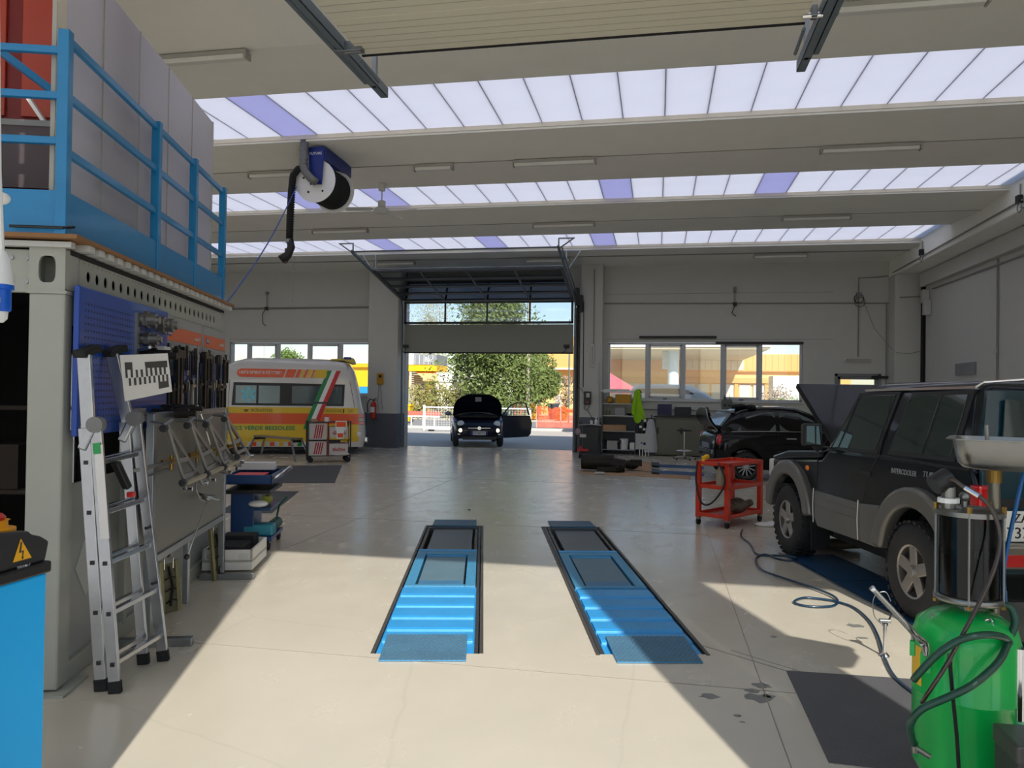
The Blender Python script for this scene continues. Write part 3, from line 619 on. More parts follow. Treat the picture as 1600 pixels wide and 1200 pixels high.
# beam conduits on right beam and wall
wr = bpy.data.objects['beam_right']
wtube([(6.14, 21.9, 5.06), (6.14, 14, 5.16), (6.14, 5, 5.2)], .018, CABLE, 'conduit', wr)
for y in (19.6, 14.6, 11.0):
    wtube([(6.14, y, 5.45), (6.14, y, 5.18)], .014, CABLE, 'conduit', wr)
    MB().cb((6.12, y, 5.18), (.08, .12, .14)).obj('socket_box', BLACK, wr); MB().torus((6.1, y - .06, 5.02), (1, 0, 0), .08, .01).obj('coiled_cable', GREY, wr)
wtube([(6.14, 14.6, 5.05), (6.14, 14.4, 4.97), (6.7, 14.2, 4.95)], .014, CABLE, 'conduit', wr)
wrr = bpy.data.objects['wall_right']
wtube([(6.82, 21, 4.5), (6.82, 10, 4.42)], .02, CABLE, 'conduit', wrr)
wtube([(6.82, 17.2, 4.6), (6.82, 17.2, 1.2)], .02, CABLE, 'conduit', wrr); MB().cb((6.8, 17.25, 2.7), (.07, .12, .1)).obj('wall_socket', LGREY, wrr)
bx(6.80, 18.3, 2.25, 6.86, 19.4, 2.52).obj('notice_panel', GREY, wrr)
MB().cb((6.76, 21.35, 4.35), (.16, .2, .34)).obj('junction_box', LGREY, wrr, bev=.02); MB().cb((6.76, 21.2, 4.05), (.16, .2, .4)).obj('junction_box', LGREY, wrr, bev=.02)
# pillar conduit
pp = bpy.data.objects['pillar_right']
wtube([(atY(929, 420, 21.9).x, 21.92, 5.3), (atY(929, 420, 21.9).x, 21.92, 2.95)], .014, CABLE, 'conduit', pp); wtube([(-1.66, 21.92, 0.1), (-1.66, 21.92, 2.6)], .018, LGREY, 'conduit', pp)
q1 = atY(912, 470, 21.9); q2 = atY(911, 605, 21.9); wtube([(q1.x, 21.93, q1.z), (q2.x, 21.93, q2.z)], .012, BLACK, 'cable', pp)

# ceiling fan
t = T('ceiling_fan', 'white ceiling fan with three blades hanging before the second roof light', 'fan', (-4.93, 13.0, 5.44))
WF2 = mat('white_fan_enamel', rgb(205, 205, 200), .4)
MB().lathe([(.07, 0), (.06, -.13), (.02, -.14)], 16).obj('ceiling_cup', WF2, t, smooth=True)
MB().cyl((0, 0, -.13), (0, 0, -.5), .012).obj('down_rod', WF2, t)
MB().lathe([(.02, -.3), (.07, -.32), (.07, -.42), (.14, -.46), (.15, -.5), (.1, -.54), (.02, -.55)], 20).obj('motor_housing', WF2, t, smooth=True)
for a in (-12, 68, 188):
    o = t; M = Matrix.Rotation(R_(a), 4, 'Z') @ Matrix.Rotation(R_(14), 4, 'X'); mb = MB(); mb.m = M
    mb.prism([(.12, -.03), (.2, -.07), (.62, -.075), (.64, 0), (.62, .06), (.2, .05), (.12, .03)], 'z', -.505, -.495); mb.obj('blade', WF2, t)
# exhaust hose reel
RB = mat('reel_blue_steel', rgb(18, 44, 120), .4, var=.1); GP = mat('grey_spiral_duct', rgb(118, 118, 112), .5, .3)
rc = atY(493, 283, 10.9)
t = T('exhaust_hose_reel', 'blue framed exhaust hose reel with white flanges and black hose under the second beam', 'hose reel', (rc.x, 10.9, rc.z))
ax0, ax1 = Vector((0, 0, 0)), Vector((.02, .66, 0))
d_ = (ax1 - ax0).normalized()
def disc(mb, c, r, th, n=36): return mb.cyl(c - d_ * th / 2, c + d_ * th / 2, r, n=n)
disc(MB(), ax0, .33, .015).obj('near_flange', WHITE, t); disc(MB(), ax1, .34, .015).obj('far_flange', WHITE, t)
disc(MB(), (ax0 + ax1) / 2, .14, (ax1 - ax0).length).obj('drum', GREY, t)
hs = MB(); n = 9; Lr = (ax1 - ax0).length
for i in range(n): hs.torus(ax0 + d_ * (Lr * (i + .6) / (n + .3)), d_, .255, .042, 24, 8)
hs.obj('wound_hose', RUBBER, t, smooth='all')
a_ = Vector((1, 0, 0)); b_ = Vector((0, 0, 1))
for i in range(5):
    an = R_(72 * i + 20); c = ax0 - d_ * .009 + (a_ * math.cos(an) + b_ * math.sin(an)) * .2; disc(MB(), c, .018, .006, 10).obj('flange_hole', BLACK, t)
zt_ = 5.42 - rc.z
MB().prism([(-.06, -.07), (.13, -.07), (.17, zt_), (-.1, zt_)], 'y', -.07, -.045).obj('side_plate', RB, t, bev=.004)
MB().box(-.1, -.08, zt_ - .02, .17, .95, zt_).obj('top_plate', RB, t, bev=.004)
MB().box(.15, -.05, zt_ - .2, .18, .95, zt_).obj('frame_side', RB, t, bev=.004)
MB().prism([(-.06, -.07), (.1, -.07), (.17, zt_), (-.1, zt_)], 'y', .72, .745).obj('side_plate', RB, t, bev=.004)
text(t, 'FUTURE', .04, face(Vector((.03, -.073, zt_ - .1)), (1, 0, 0), (0, 0, 1)), WHITE)
c0 = ax0 - d_ * .07
dq = lambda u, v: Vector(atY(u, v, 10.75)) - Vector(t.location)
MB().tube([c0 + d_ * .03, dq(493, 284), dq(485, 278), dq(477, 268), dq(474, 258), dq(475, 236), dq(476.5, 214)], .062, 14).obj('suction_duct', GP, t, smooth='all')
for u_, v_ in ((474.5, 257), (474.5, 250), (475, 236), (476, 222)): MB().cyl(dq(u_, v_), dq(u_, v_ - 3), .069).obj('duct_collar', GP, t, smooth=True)
# hanging end of hose
e0 = atD(462, 268, 9.7); e1 = atD(452, 375, 9.7); 
lo = lambda p_: Vector(p_) - Vector(t.location)
hp = [lo(atY(u, v, 10.85)) for u, v in ((478, 262), (466, 264), (458, 274), (455, 300), (453, 340), (452, 378))]
MB().tube(hp, .052, 12).obj('hanging_hose', RUBBER, t, smooth='all')
rg = MB()
for i in range(26):
    q = lo(atY(457 - 4.5 * i / 26, 278 + 98 * i / 26, 10.85)); rg.torus(q, (0, 0, 1), .05, .007, 12, 5)
rg.obj('hose_ribs', RUBBER, t)
nz = [lo(atY(u, v, 10.85)) for u, v in ((453, 373), (455, 386), (450, 398), (441, 406))]
MB().tube(nz, [.05, .06, .062, .085], 14).obj('exhaust_nozzle', BLACK, t, smooth='all'); MB().cyl(lo(atY(452, 374, 10.85)), lo(atY(452, 379, 10.85)), .058).obj('hose_clamp', STEEL, t)
MB().tube([lo(atY(u, v, 10.82)) for u, v in ((446, 388), (446, 412))], .012, 6).obj('nozzle_grip', mat('brown_wire', rgb(110, 80, 60), .5), t)
a = atD(471, 300, 9.7); b = Vector((-4.95, 9.3, 0)); c = Vector(CFR.px(351, 477, -.0)); c = CFR.wd(c.x, c.y, c.z)
pts = [atY(463, 292, 10.85).lerp(c, k / 12) - Vector((0, 0, .12 * math.sin(math.pi * k / 12))) for k in range(13)]
cb_ = MB().tube(pts, .009, 6).obj('air_line', mat('blue_air_hose', rgb(25, 70, 150), .5)); cb_['label'] = 'thin blue hose sagging from the reel to the end of the container roof'; cb_['category'] = 'hose'
pc = MB().tube([atY(458, 400, 10.85), atY(457, 440, 10.85), atY(457, 467, 10.85)], .005, 6).ball(atY(457, 469, 10.85), .015).obj('pull_cord', GREY); pc['label'] = 'thin pull cord hanging from the black hose nozzle'; pc['category'] = 'cord'

# ================================================================ NEAR OVERHEAD DOOR (open, above the camera)
OD = mat('cream_door_panel', rgb(218, 211, 188), .55, var=.0); ODR = mat('door_panel_groove', rgb(168, 162, 145), .7)
zr = 4.5
t = T('door_1', '', ''); del t['label'], t['category']; t['kind'] = 'structure'
xl, xr = -2.56, 1.16
for i in range(7):
    y1 = 5.92 - i * .6
    if y1 < 2.8: break
    bx(xl + .12, y1 - .595, zr - .02, xr - .12, y1, zr + .025).obj('door_section', OD, t, bev=.004)
    for k in range(1, 6): bx(xl + .12, y1 - .1 * k - .006, zr - .0225, xr - .12, y1 - .1 * k, zr - .018).obj('panel_rib', ODR, t)
bx(xl + .12, 5.92, zr - .03, xr - .12, 5.94, zr + .03).obj('top_seal', RUBBER, t)
for x, s_ in ((xl, 1), (xr, -1)):
    MB().box(x - .035, 2.3, zr - .04, x + .035, 6.78, zr - .034).box(x - .035, 2.3, zr - .04, x - .03, 6.78, zr + .05).box(x + .03, 2.3, zr - .04, x + .035, 6.78, zr + .05).obj('track', DSTEEL, t)
    MB().box(x - s_ * .07 - .02, 2.3, zr - .02, x - s_ * .07 + .02, 6.5, zr + .04).obj('track', DSTEEL, t)
    y_ = 5.92; 
    MB().box(x - .06, y_ - .16, zr - .05, x + .14 * s_ + .04, y_ - .08, zr + .03).obj('roller_bracket', STEEL, t, bev=.004)
    MB().cyl((x + s_ * .02, y_ - .12, zr - .03), (x + s_ * .16, y_ - .12, zr - .03), .022).obj('roller', CHROME, t)
    MB().cyl((x + s_ * .13, y_ - .02, zr - .08), (x + s_ * .13, y_ + .35, zr - .1), .014).obj('spring_buffer', DSTEEL, t)
    MB().box(x - .02, 6.5, zr - .04, x + .02, 6.54, 5.45).obj('hanger', STEEL, t)
    MB().box(x - .02, 4.0, zr - .04, x + .02, 4.04, 5.45).obj('hanger', STEEL, t)
# ================================================================ FAR OVERHEAD DOOR
ALD = mat('grey_door_section', rgb(138, 140, 132), .55, var=.03); BKF = mat('dark_door_profile', rgb(62, 66, 70), .45, .4)
TINT = glassmat('acrylic_door_pane', (.93, .95, 1.0), .06)
t = T('door_2', '', ''); del t['label'], t['category']; t['kind'] = 'structure'
x0, x1, yd = -7.60, -2.44, 22.12
bx(x0, yd, 2.88, x1, yd + .04, 3.73).obj('solid_section', ALD, t, bev=.004)
bx(x0, yd - .004, 2.86, x1, yd + .045, 2.90).obj('bottom_seal', RUBBER, t)
def glazed(nm, O, up, H_, n=4, th=.045):
    """glazed door section: frame bars, muntins and panes, in the plane spanned by x and up"""
    up = Vector(up).normalized(); O = Vector(O); nrm = Vector((0, -up.z, up.y))
    M = Matrix.Translation(O) @ Matrix((Vector((1, 0, 0)), up, nrm)).transposed().to_4x4()
    W_ = x1 - x0; mb = MB(); mb.m = M
    mb.box(0, 0, 0, W_, .07, th).box(0, H_ - .06, 0, W_, H_, th).box(0, 0, 0, .07, H_, th).box(W_ - .07, 0, 0, W_, H_, th)
    f_ = mb.obj('section_frame', BKF, t)
    for i in range(1, n):
        mb = MB(); mb.m = M; mb.box(W_ * i / n - .025, .07, 0, W_ * i / n + .025, H_ - .06, th); mb.obj('muntin', BKF, f_)
    for i in range(n):
        mb = MB(); mb.m = M; mb.box(W_ * i / n + .02, .06, .018, W_ * (i + 1) / n - .02, H_ - .05, .024); mb.obj('pane', TINT, f_)
glazed('g', (x0, yd, 3.74), (0, 0, 1), .68)
sl = Vector((0, -1, .195)).normalized(); p = Vector((x0, 22.0, 4.47))
for i in range(4):
    glazed('g', p, sl, .62); p = p + sl * .64
for x, s_ in ((x0 - .05, 1), (x1 + .05, -1)):
    MB().box(x - .03, yd - .06, 0, x + .03, yd + .02, 4.2).obj('vertical_track', DSTEEL, t)
    MB().box(x + s_ * -.05 - .02, 22.1, 0, x + s_ * -.05 + .02, 22.4, 4.45).obj('jamb_profile', BKF, t)
    MB().bar((x, yd - .02, 4.2), (x, 21.9, 4.49), .05, .06).obj('track_bend', DSTEEL, t)
    MB().bar((x, 21.9, 4.49), (x, 18.1, 5.23), .05, .06).obj('track', DSTEEL, t); MB().bar((x - s_ * .07, 21.9, 4.53), (x - s_ * .07, 18.3, 5.23), .03, .05).obj('track', DSTEEL, t)
    for y in (18.2, 19.8):
        zt_ = 4.45 + (22 - y) * .195; hb_ = MB().bar((x, y, zt_), (x, y, 5.45), .03, .03).bar((x, y, zt_), (x - s_ * .38, y, 5.45), .03, .03).bar((x, y, 5.44), (x - s_ * .38, y, 5.44), .035, .03); hb_.obj('hanger_bracket', STEEL, t)
for y in (18.15, 19.4): z_ = 4.45 + (22 - y) * .195; MB().cyl((x0 - .05, y, z_ + .02), (x1 + .05, y, z_ + .02), .022, n=8).obj('cross_tube', DSTEEL, t)
for u in (634, 885):
    p = atY(u, 541, yd - .05); MB().cb((p.x, p.y, p.z), (.16, .08, .09)).tube([(p.x, p.y, p.z - .04), (p.x - .02, p.y, p.z - .15), (p.x - .12, p.y, p.z - .18)], .008, 6).obj('safety_switch', BLACK, t)
p = atY(906, 470, 21.85); MB().cb((p.x, 21.8, p.z), (.2, .2, .3)).cb((p.x + .05, 21.8, p.z - .24), (.1, .12, .2)).cb((p.x - .08, 21.8, p.z + .25), (.15, .2, .22)).obj('door_motor', BLACK, t, bev=.01)
p = atY(909, 500, 21.9); MB().torus((p.x - .12, 21.8, p.z + .1), (0, 1, 0), .05, .01, 12, 6).obj('hand_chain', BLACK, t); MB().tube([(p.x - .05, 21.8, p.z), (p.x - .05, 21.85, 1.9)], .006, 5).obj('hand_chain', BLACK, t)
p = atY(918, 623, 21.9)
t = T('door_control_box', 'black door control box with looping cables on the pillar right of the door', 'control box', (p.x, 21.86, p.z))
MB().cb((0, 0, .02), (.2, .1, .38)).obj('case', BLACK, t, bev=.01); MB().cb((.02, -.06, .1), (.1, .02, .12)).obj('cover_plate', LGREY, t, bev=.005); MB().cyl((0, -.05, -.1), (0, -.08, -.1), .03).obj('button', RED, t)
for pp_ in ([(-.05, 0, -.17), (-.1, 0, -.28), (-.02, 0, -.33), (.05, 0, -.25), (.04, 0, -.17)], [(0, 0, -.3), (.25, -.02, -.75)], [(-.1, 0, .15), (-.2, -.01, .3), (-.28, -.01, .32)]): MB().tube(pp_, .009, 6).obj('cable', BLACK, t)

# phone / siren and fire extinguisher on the left pillar
p = atY(594, 592, 21.7)
t = T('wall_telephone_bell', 'yellow box with hanging cords on the left pillar', 'wall box', (p.x, 21.7, p.z))
MB().cb((0, 0, 0), (.2, .1, .36)).obj('case', mat('mustard_plastic', rgb(190, 140, 30), .5), t, bev=.04, seg=3); MB().cb((.02, -.06, .08), (.09, .03, .09)).obj('dark_knob', BLACK, t, bev=.01)
MB().tube([(-.03, -.02, -.17), (-.06, -.03, -.7), (-.04, 0, -.9)], .007, 5).tube([(.02, -.02, -.17), (.06, -.03, -.6), (.09, 0, -.92)], .007, 5).obj('cord', GREY, t)
p = atY(583.5, 640, 21.62)
t = T('fire_extinguisher', 'red fire extinguisher hanging on the left pillar', 'fire extinguisher', (p.x, 21.62, p.z - .28))
MB().lathe([(.05, 0), (.082, .02), (.082, .42), (.06, .5), (.025, .53)], 20).obj('cylinder_body', RED, t, smooth=True)
bx(-.06, -.084, .2, .06, -.06, .36).obj('label', WHITE, t)
MB().cb((0, 0, .56), (.04, .04, .06)).bar((0, 0, .58), (.09, 0, .63), .02).bar((0, 0, .56), (.1, 0, .56), .015).obj('valve', BLACK, t)
MB().tube([(0, 0, .56), (-.12, 0, .6), (-.2, 0, .45), (-.18, 0, .2)], .014, 8).obj('hose', BLACK, t, smooth='all')
bx(-.04, .07, .2, .04, .1, .5).obj('bracket', STEEL, t)

# ================================================================ LIFTS
LB = mat('lift_blue_enamel', rgb(40, 150, 215), .42, var=.18, scale=6, coat=.1, bump=.1); LT = mat('worn_teal_plate', rgb(98, 128, 142), .5, .25, var=.2, scale=5)
def checker(name, c):
    m = mat(name, c, .5, .35, var=.2, scale=4); n = m.node_tree; b = n.nodes['Principled BSDF']
    tc = n.nodes.new('ShaderNodeTexCoord'); mp = n.nodes.new('ShaderNodeMapping'); mp.inputs['Rotation'].default_value = (0, 0, R_(45)); mp.inputs['Scale'].default_value = (1, 1, 1)
    br = n.nodes.new('ShaderNodeTexBrick'); br.inputs['Scale'].default_value = 16; br.inputs['Mortar Size'].default_value = .03; br.inputs['Color1'].default_value = (1, 1, 1, 1); br.inputs['Color2'].default_value = (.8, .8, .8, 1); br.inputs['Mortar'].default_value = (0, 0, 0, 1)
    n.links.new(tc.outputs['Object'], mp.inputs[0]); n.links.new(mp.outputs[0], br.inputs[0]); bp = n.nodes.new('ShaderNodeBump'); bp.inputs['Strength'].default_value = .5; bp.inputs['Distance'].default_value = .004
    n.links.new(br.outputs[0], bp.inputs['Height']); n.links.new(bp.outputs[0], b.inputs['Normal']); return m
CHK = checker('blue_tread_plate', rgb(70, 130, 170)); CHK2 = checker('grey_blue_tread_plate', rgb(60, 95, 120))
EDGE = mat('pit_edge_angle', rgb(92, 88, 82), .5, .6, var=.2)
def runway(fr, xa, xb, xs0, label, side):
    """xa..xb platform width, local y 0..4.72"""
    t = T('lift_runway', label, 'car lift', fr.o, fr.rz)
    w0, w1 = xa, xb
    ys = [.20, .45, .74, 1.05, 1.36, 1.66]
    # pit edge angles
    e0, e1 = (-.70, .03) if side == 'L' else (-.03, .72)
    MB().box(e0, -.02, -.02, e0 + .025, 4.72, .004).box(e1 - .025, -.02, -.02, e1, 4.72, .004).box(e0, 4.69, -.02, e1, 4.73, .004).obj('pit_edge_frame', EDGE, t)
    # corrugated drive-on covers
    for i in range(5):
        y0, y1 = ys[i], ys[i + 1]
        m_ = MB().prism([(y0, -.045), (y0 + .015, .006), (y0 + .05, .012), (y1 - .04, .006), (y1, -.04), (y1, -.05), (y0, -.055)], 'x', w0, w1).obj('ramp_step', LB, t, bev=.006)
    MB().box(w0 - .01, 0, -.08, w0 + .02, 1.7, -.01).box(w1 - .02, 0, -.08, w1 + .01, 1.7, -.01).obj('ramp_side_rail', LB, t)
    MB().box(w0, -.02, -.06, w1, .22, -.012).obj('base_plate', LB, t, bev=.004)
    r = MB().prism([(-.17, .002), (-.17, .010), (.0, .012), (.28, .03), (.28, .02), (0, .002)], 'x', xs0, xs0 + .55).obj('approach_flap', CHK, t, bev=.002)
    tb_ = MB()
    for k in range(-14, 20):
        for sg in (1, -1):
            ya, yb_ = -.165, .275; xa_ = xs0 + k * .032 * 1.0; xb_ = xa_ + sg * .25
            if sg < 0: xa_ += .25; xb_ += .25
            P0, P1 = Vector((xa_, ya, 0)), Vector((xb_, yb_, 0)); lo_, hi_ = xs0 + .005, xs0 + .545; t0, t1 = 0.0, 1.0
            for b0 in (lo_, hi_):
                d0, d1 = P0.x - b0, P1.x - b0
                if d0 * d1 < 0:
                    tt = d0 / (d0 - d1)
                    if (P0.x < lo_) if b0 == lo_ else (P0.x > hi_): t0 = max(t0, tt)
                    else: t1 = min(t1, tt)
            mid_ = P0.lerp(P1, (t0 + t1) / 2)
            if not lo_ <= mid_.x <= hi_ or t1 - t0 < .05: continue
            zf = lambda y: (.0105 if y < 0 else .012 + y / .28 * .018) + .0012
            A_, B_ = P0.lerp(P1, t0), P0.lerp(P1, t1); pts_ = [A_] + ([A_.lerp(B_, (0 - A_.y) / (B_.y - A_.y))] if A_.y < 0 < B_.y else []) + [B_]
            for q0, q1 in zip(pts_, pts_[1:]): q0 = Vector((q0.x, q0.y, zf(q0.y))); q1 = Vector((q1.x, q1.y, zf(q1.y))); tb_.bar(q0, q1, .006, .004)
    tb_.obj('tread_ribs', LT, t, kind='stuff')
    # main platform with recessed turn plate well
    MB().box(w0, 1.68, -.12, w0 + .09, 3.14, .008).box(w1 - .09, 1.68, -.12, w1, 3.14, .008).box(w0 + .09, 3.0, -.12, w1 - .09, 3.14, .008).box(w0 + .09, 1.68, -.12, w1 - .09, 1.74, .008).obj('platform_frame', mat('lift_teal_blue', rgb(64, 140, 180), .45, .1, var=.15), t, bev=.003)
    MB().box(w0 + .11, 1.78, -.1, w1 - .11, 2.9, -.002).obj('slide_plate', LT, t, bev=.004); MB().box(w0 + .11, 2.92, -.1, w1 - .11, 2.98, .0).obj('stop_bar', LB, t)
    MB().box(w0 + .12, 1.75, -.1, w1 - .12, 1.9, .001).obj('blue_tread', CHK, t)
    MB().box(w0, 3.15, -.1, w1, 3.22, .012).obj('cross_bar', LB, t, bev=.004)
    MB().box(w0 + .08, 3.23, -.1, w1 - .06, 4.5, -.006).obj('rear_slide_plate', mat('worn_dark_plate', rgb(98, 104, 106), .45, .4, var=.3, scale=3), t, bev=.004)
    MB().box(w0, 3.2, -.12, w0 + .03, 4.66, .0).box(w1 - .03, 3.2, -.12, w1, 4.66, .0).obj('platform_rail', EDGE, t)
    MB().box(w0, 4.52, -.1, w1, 4.58, .008).obj('cross_bar', BKF, t)
    MB().prism([(4.6, -.02), (4.6, .03), (4.8, .02), (5.12, .012), (5.12, .002), (4.72, .002), (4.72, -.02)], 'x', w0 + .05, w1 - .02).obj('end_flap', CHK2, t, bev=.002)
    return t
runway(LF, -.66, -.04, -.63, 'left blue in-floor lift runway, ending left of the centre strip of floor', 'L')
runway(RF, .04, .67, .08, 'right blue in-floor lift runway, the one nearer the off-road car', 'R')
MB().box(-.03, .0, -.05, -.005, 4.7, .0).obj('side_rail', BKF, bpy.data.objects['lift_runway'])
MB().box(-.0, .0, -.05, .03, 4.7, .0).obj('side_rail', BKF, bpy.data.objects['lift_runway.001'])
# third lift plate under the off-road car
DB = checker('dark_blue_tread_plate', rgb(30, 75, 115))
def quad(name, label, cat, pts, th, m, z=0.001):
    c = sum((Vector(p) for p in pts), Vector()) / len(pts); mb = MB(); A = [Vector(p) - c for p in pts]
    mb.loft([[Vector((a.x, a.y, z)) for a in A], [Vector((a.x, a.y, z + th)) for a in A]]); o = mb.obj(name, m); o.location = (c.x, c.y, 0); o['label'] = label; o['category'] = cat; return o
SF = Frame((1.9, 6.31, 0), -12.8)
t = T('lift_runway', 'dark blue lift plates on the floor under the left wheels of the off-road car', 'car lift', SF.o, SF.rz)
a = SF.pz(1232, 875); 
MB().box(-.05, .25, 0, .5, 1.2, .012).obj('tread_plate', DB, t, bev=.003); MB().box(-.05, 1.22, 0, .5, 2.35, .012).obj('tread_plate', DB, t, bev=.003)
MB().box(-.05, -1.6, 0, .5, .23, .008).obj('tread_plate', DB, t, bev=.003)
MB().box(-.07, -1.6, 0, -.05, 2.4, .016).box(.5, -1.6, 0, .52, 2.4, .016).obj('edge_rail', STEEL, t)
for k in range(3): MB().box(-.05, .3 + k * .09, .012, .5, .34 + k * .09, .02).obj('ridge', DB, t)
# floor mats / dark patches
MATM = mat('dark_floor_repair', rgb(84, 84, 86), .6, var=.18, scale=5, bump=.15); MATL = mat('charcoal_floor_patch', rgb(72, 74, 74), .7, var=.15, scale=4)
quad('floor_mat', 'dark grey rectangular floor mat in front of the green drainer', 'floor mat', [(.8, 3.78, 0), (2.2, 3.72, 0), (2.3, 5.03, 0), (.8, 4.98, 0)], .003, MATM)
quad('floor_mat', 'dark grey mat on the floor in front of the brochure trolley', 'floor mat', [(-8.31, 15.7, 0), (-7.03, 16.3, 0), (-5.8, 13.12, 0), (-6.86, 12.78, 0)], .004, MATL)
quad('floor_mat', 'dark grey mat on the floor right of the blue tool trolley', 'floor mat', [(-6.6, 11.7, 0), (-5.88, 11.87, 0), (-5.19, 9.68, 0), (-5.9, 9.5, 0)], .004, MATL)
quad('floor_mat', 'dark strip of matting under the ambulance, far left', 'floor mat', [(-9.9, 16.0, 0), (-8.7, 16.5, 0), (-8.5, 15.9, 0), (-9.7, 15.4, 0)], .003, MATL)
# oil spots
OIL = mat('oil_stain', rgb(122, 122, 118), .4, var=.1)
rnd = random.Random(3)
for i, (u, v, r) in enumerate(((1191, 1071, .05), (1176, 1080, .04), (1186, 1091, .07), (1202, 1088, .035), (1108, 1088, .05), (1336, 978, .06), (1348, 997, .035), (1152, 1118, .02), (1160, 1128, .012), (1209, 995, .025))):
    c = fl(u, v); pts = [(c.x + r * (1 + .35 * rnd.uniform(-1, 1)) * math.cos(k * .52), c.y + r * .8 * (1 + .35 * rnd.uniform(-1, 1)) * math.sin(k * .52)) for k in range(12)]
    MB().prism(pts, 'z', -.001, .0012).obj('oil_stain', OIL, FLOOR)
c = fl(815, 846); MB().cyl((c.x, c.y, 0), (c.x, c.y, .003), .03).obj('white_spot', WHITE, FLOOR)
c = fl(733, 797); MB().cyl((c.x, c.y, 0), (c.x, c.y, .01), .02).obj('floor_plug', BLACK, FLOOR)
# ================================================================ CONTAINER WORKSHOP ON THE LEFT
CG = mat('container_grey_green_paint', rgb(158, 159, 149), .5, 0, var=.06, scale=3); CGL = mat('container_sheet_grey', rgb(150, 152, 150), .5, .0, var=.08, scale=3)
DARK = mat('shade_black_sheet', rgb(38, 38, 38), .9)  # near-black colour stands in for shade inside the container and in recesses
PLY = mat('plywood_edge', rgb(140, 100, 62), .8, var=.2, scale=12)
C0, CRZ = CFR.o, CFR.rz
ct = T('shipping_container', 'grey steel container workshop with perforated top rail, left of the lifts', 'container', C0, CRZ)
LEN = 3.32
bx(-.19, 0, .02, 0, .10, 2.22).obj('corner_post', CG, ct, bev=.012)
bx(-2.42, 0, .02, -2.24, .10, 2.22).obj('corner_post', CG, ct, bev=.012)
bx(-.19, LEN - .1, .02, 0, LEN, 2.46).obj('corner_post', CG, ct, bev=.012)
def casting(x0, x1):
    mb = MB(); n = 20; y = 0
    # ring face with an oval hole
    cx, cz, rx, rz_ = (x0 + x1) / 2, 2.35, .045, .075
    out, inn, inb = [], [], []
    for i in range(n):
        a = 2 * math.pi * (i + .5) / n; c_, s_ = math.cos(a), math.sin(a); k = 1 / max(abs(c_), abs(s_))
        out.append((cx + c_ * k * (x1 - x0) / 2, y - .004, cz + s_ * k * .12)); e = lambda q: math.copysign(abs(q) ** .6, q)
        inn.append((cx + e(c_) * rx, y - .004, cz + e(s_) * rz_)); inb.append((cx + e(c_) * rx, y + .012, cz + e(s_) * rz_))
    mb.loft([out, inn, inb], caps=False)
    mb.box(x1 - .012, 0, 2.23, x1, .165, 2.47).box(x0, 0, 2.23, x0 + .012, .165, 2.47).box(x0, 0, 2.458, x1, .165, 2.47).box(x0, 0, 2.23, x1, .165, 2.242).box(x0, .15, 2.23, x1, .165, 2.47)
    return mb
casting(-.19, 0.0).obj('corner_casting', CG, ct)
MB().box(-.2, -.008, 2.215, .01, .17, 2.232).obj('weld_plate', CG, ct)
bx(-2.24, .02, 2.22, -.19, .06, 2.46).obj('header_beam', CG, ct, bev=.006)
for x in (-.21, -.29, -.36, -.5, -.7):
    for z in (2.28, 2.41): MB().cyl((x, .02, z), (x, .012, z), .012, n=8).obj('bolt', STEEL, ct)
def holed(y0, y1, z0, z1, holes, x):
    bm = bmesh.new(); es = []
    lp = [bm.verts.new((x, a, b)) for a, b in ((y0, z0), (y1, z0), (y1, z1), (y0, z1))]
    es += [bm.edges.new((lp[i], lp[(i + 1) % 4])) for i in range(4)]
    for hy, hz, r in holes:
        v = [bm.verts.new((x, hy + r * math.cos(a), hz + r * 1.15 * math.sin(a))) for a in [2 * math.pi * i / 12 for i in range(12)]]
        es += [bm.edges.new((v[i], v[(i + 1) % 12])) for i in range(12)]
    bmesh.ops.triangle_fill(bm, edges=es, use_beauty=True)
    me = bpy.data.meshes.new('m'); bm.to_mesh(me); bm.free(); o = bpy.data.objects.new('top_rail', me); COL.objects.link(o); o.parent = ct
    me.materials.append(CG); s_ = o.modifiers.new('s', 'SOLIDIFY'); s_.thickness = .008; return o
hl = [(.30 + .1218 * i, 2.352, .03) for i in range(23)] + [(.24 + .0609 * i, 2.27, .007) for i in range(46)] + [(.24 + .0609 * i, 2.425, .006) for i in range(46)]
holed(.1, LEN, 2.05, 2.45, hl, -.012)
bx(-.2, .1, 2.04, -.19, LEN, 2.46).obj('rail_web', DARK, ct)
bx(-.10, .1, .0, -.02, LEN, .12).obj('bottom_rail', CG, ct, bev=.006)
bx(-.075, .1, .12, -.05, LEN, 1.13).obj('lower_side_sheet', CGL, ct)
bx(-.075, 1.0, 1.13, -.05, LEN, 2.06).obj('upper_side_sheet', CGL, ct)
bx(-.06, .10, .1, -.01, .16, 1.45).obj('side_stud', CG, ct, bev=.004); bx(-.06, .95, .1, -.01, 1.0, 2.05).obj('side_stud', CG, ct, bev=.004)
MB().prism([(.3, .62), (.45, .82), (.6, .62), (.45, .42)], 'x', -.05, -.044).obj('white_diamond_sticker', mat('pale_diamond_film', rgb(178, 180, 178), .5), ct)
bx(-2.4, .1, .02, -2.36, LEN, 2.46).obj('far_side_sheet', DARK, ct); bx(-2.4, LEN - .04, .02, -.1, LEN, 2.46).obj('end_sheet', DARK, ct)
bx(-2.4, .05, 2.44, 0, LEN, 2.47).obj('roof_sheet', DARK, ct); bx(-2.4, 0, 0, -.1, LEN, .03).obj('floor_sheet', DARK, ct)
MB().prism([(-.26, -.06), (.06, -.06), (.06, .26), (-.1, .3)], 'z', .0, .012).obj('foot_plate', CG, ct)
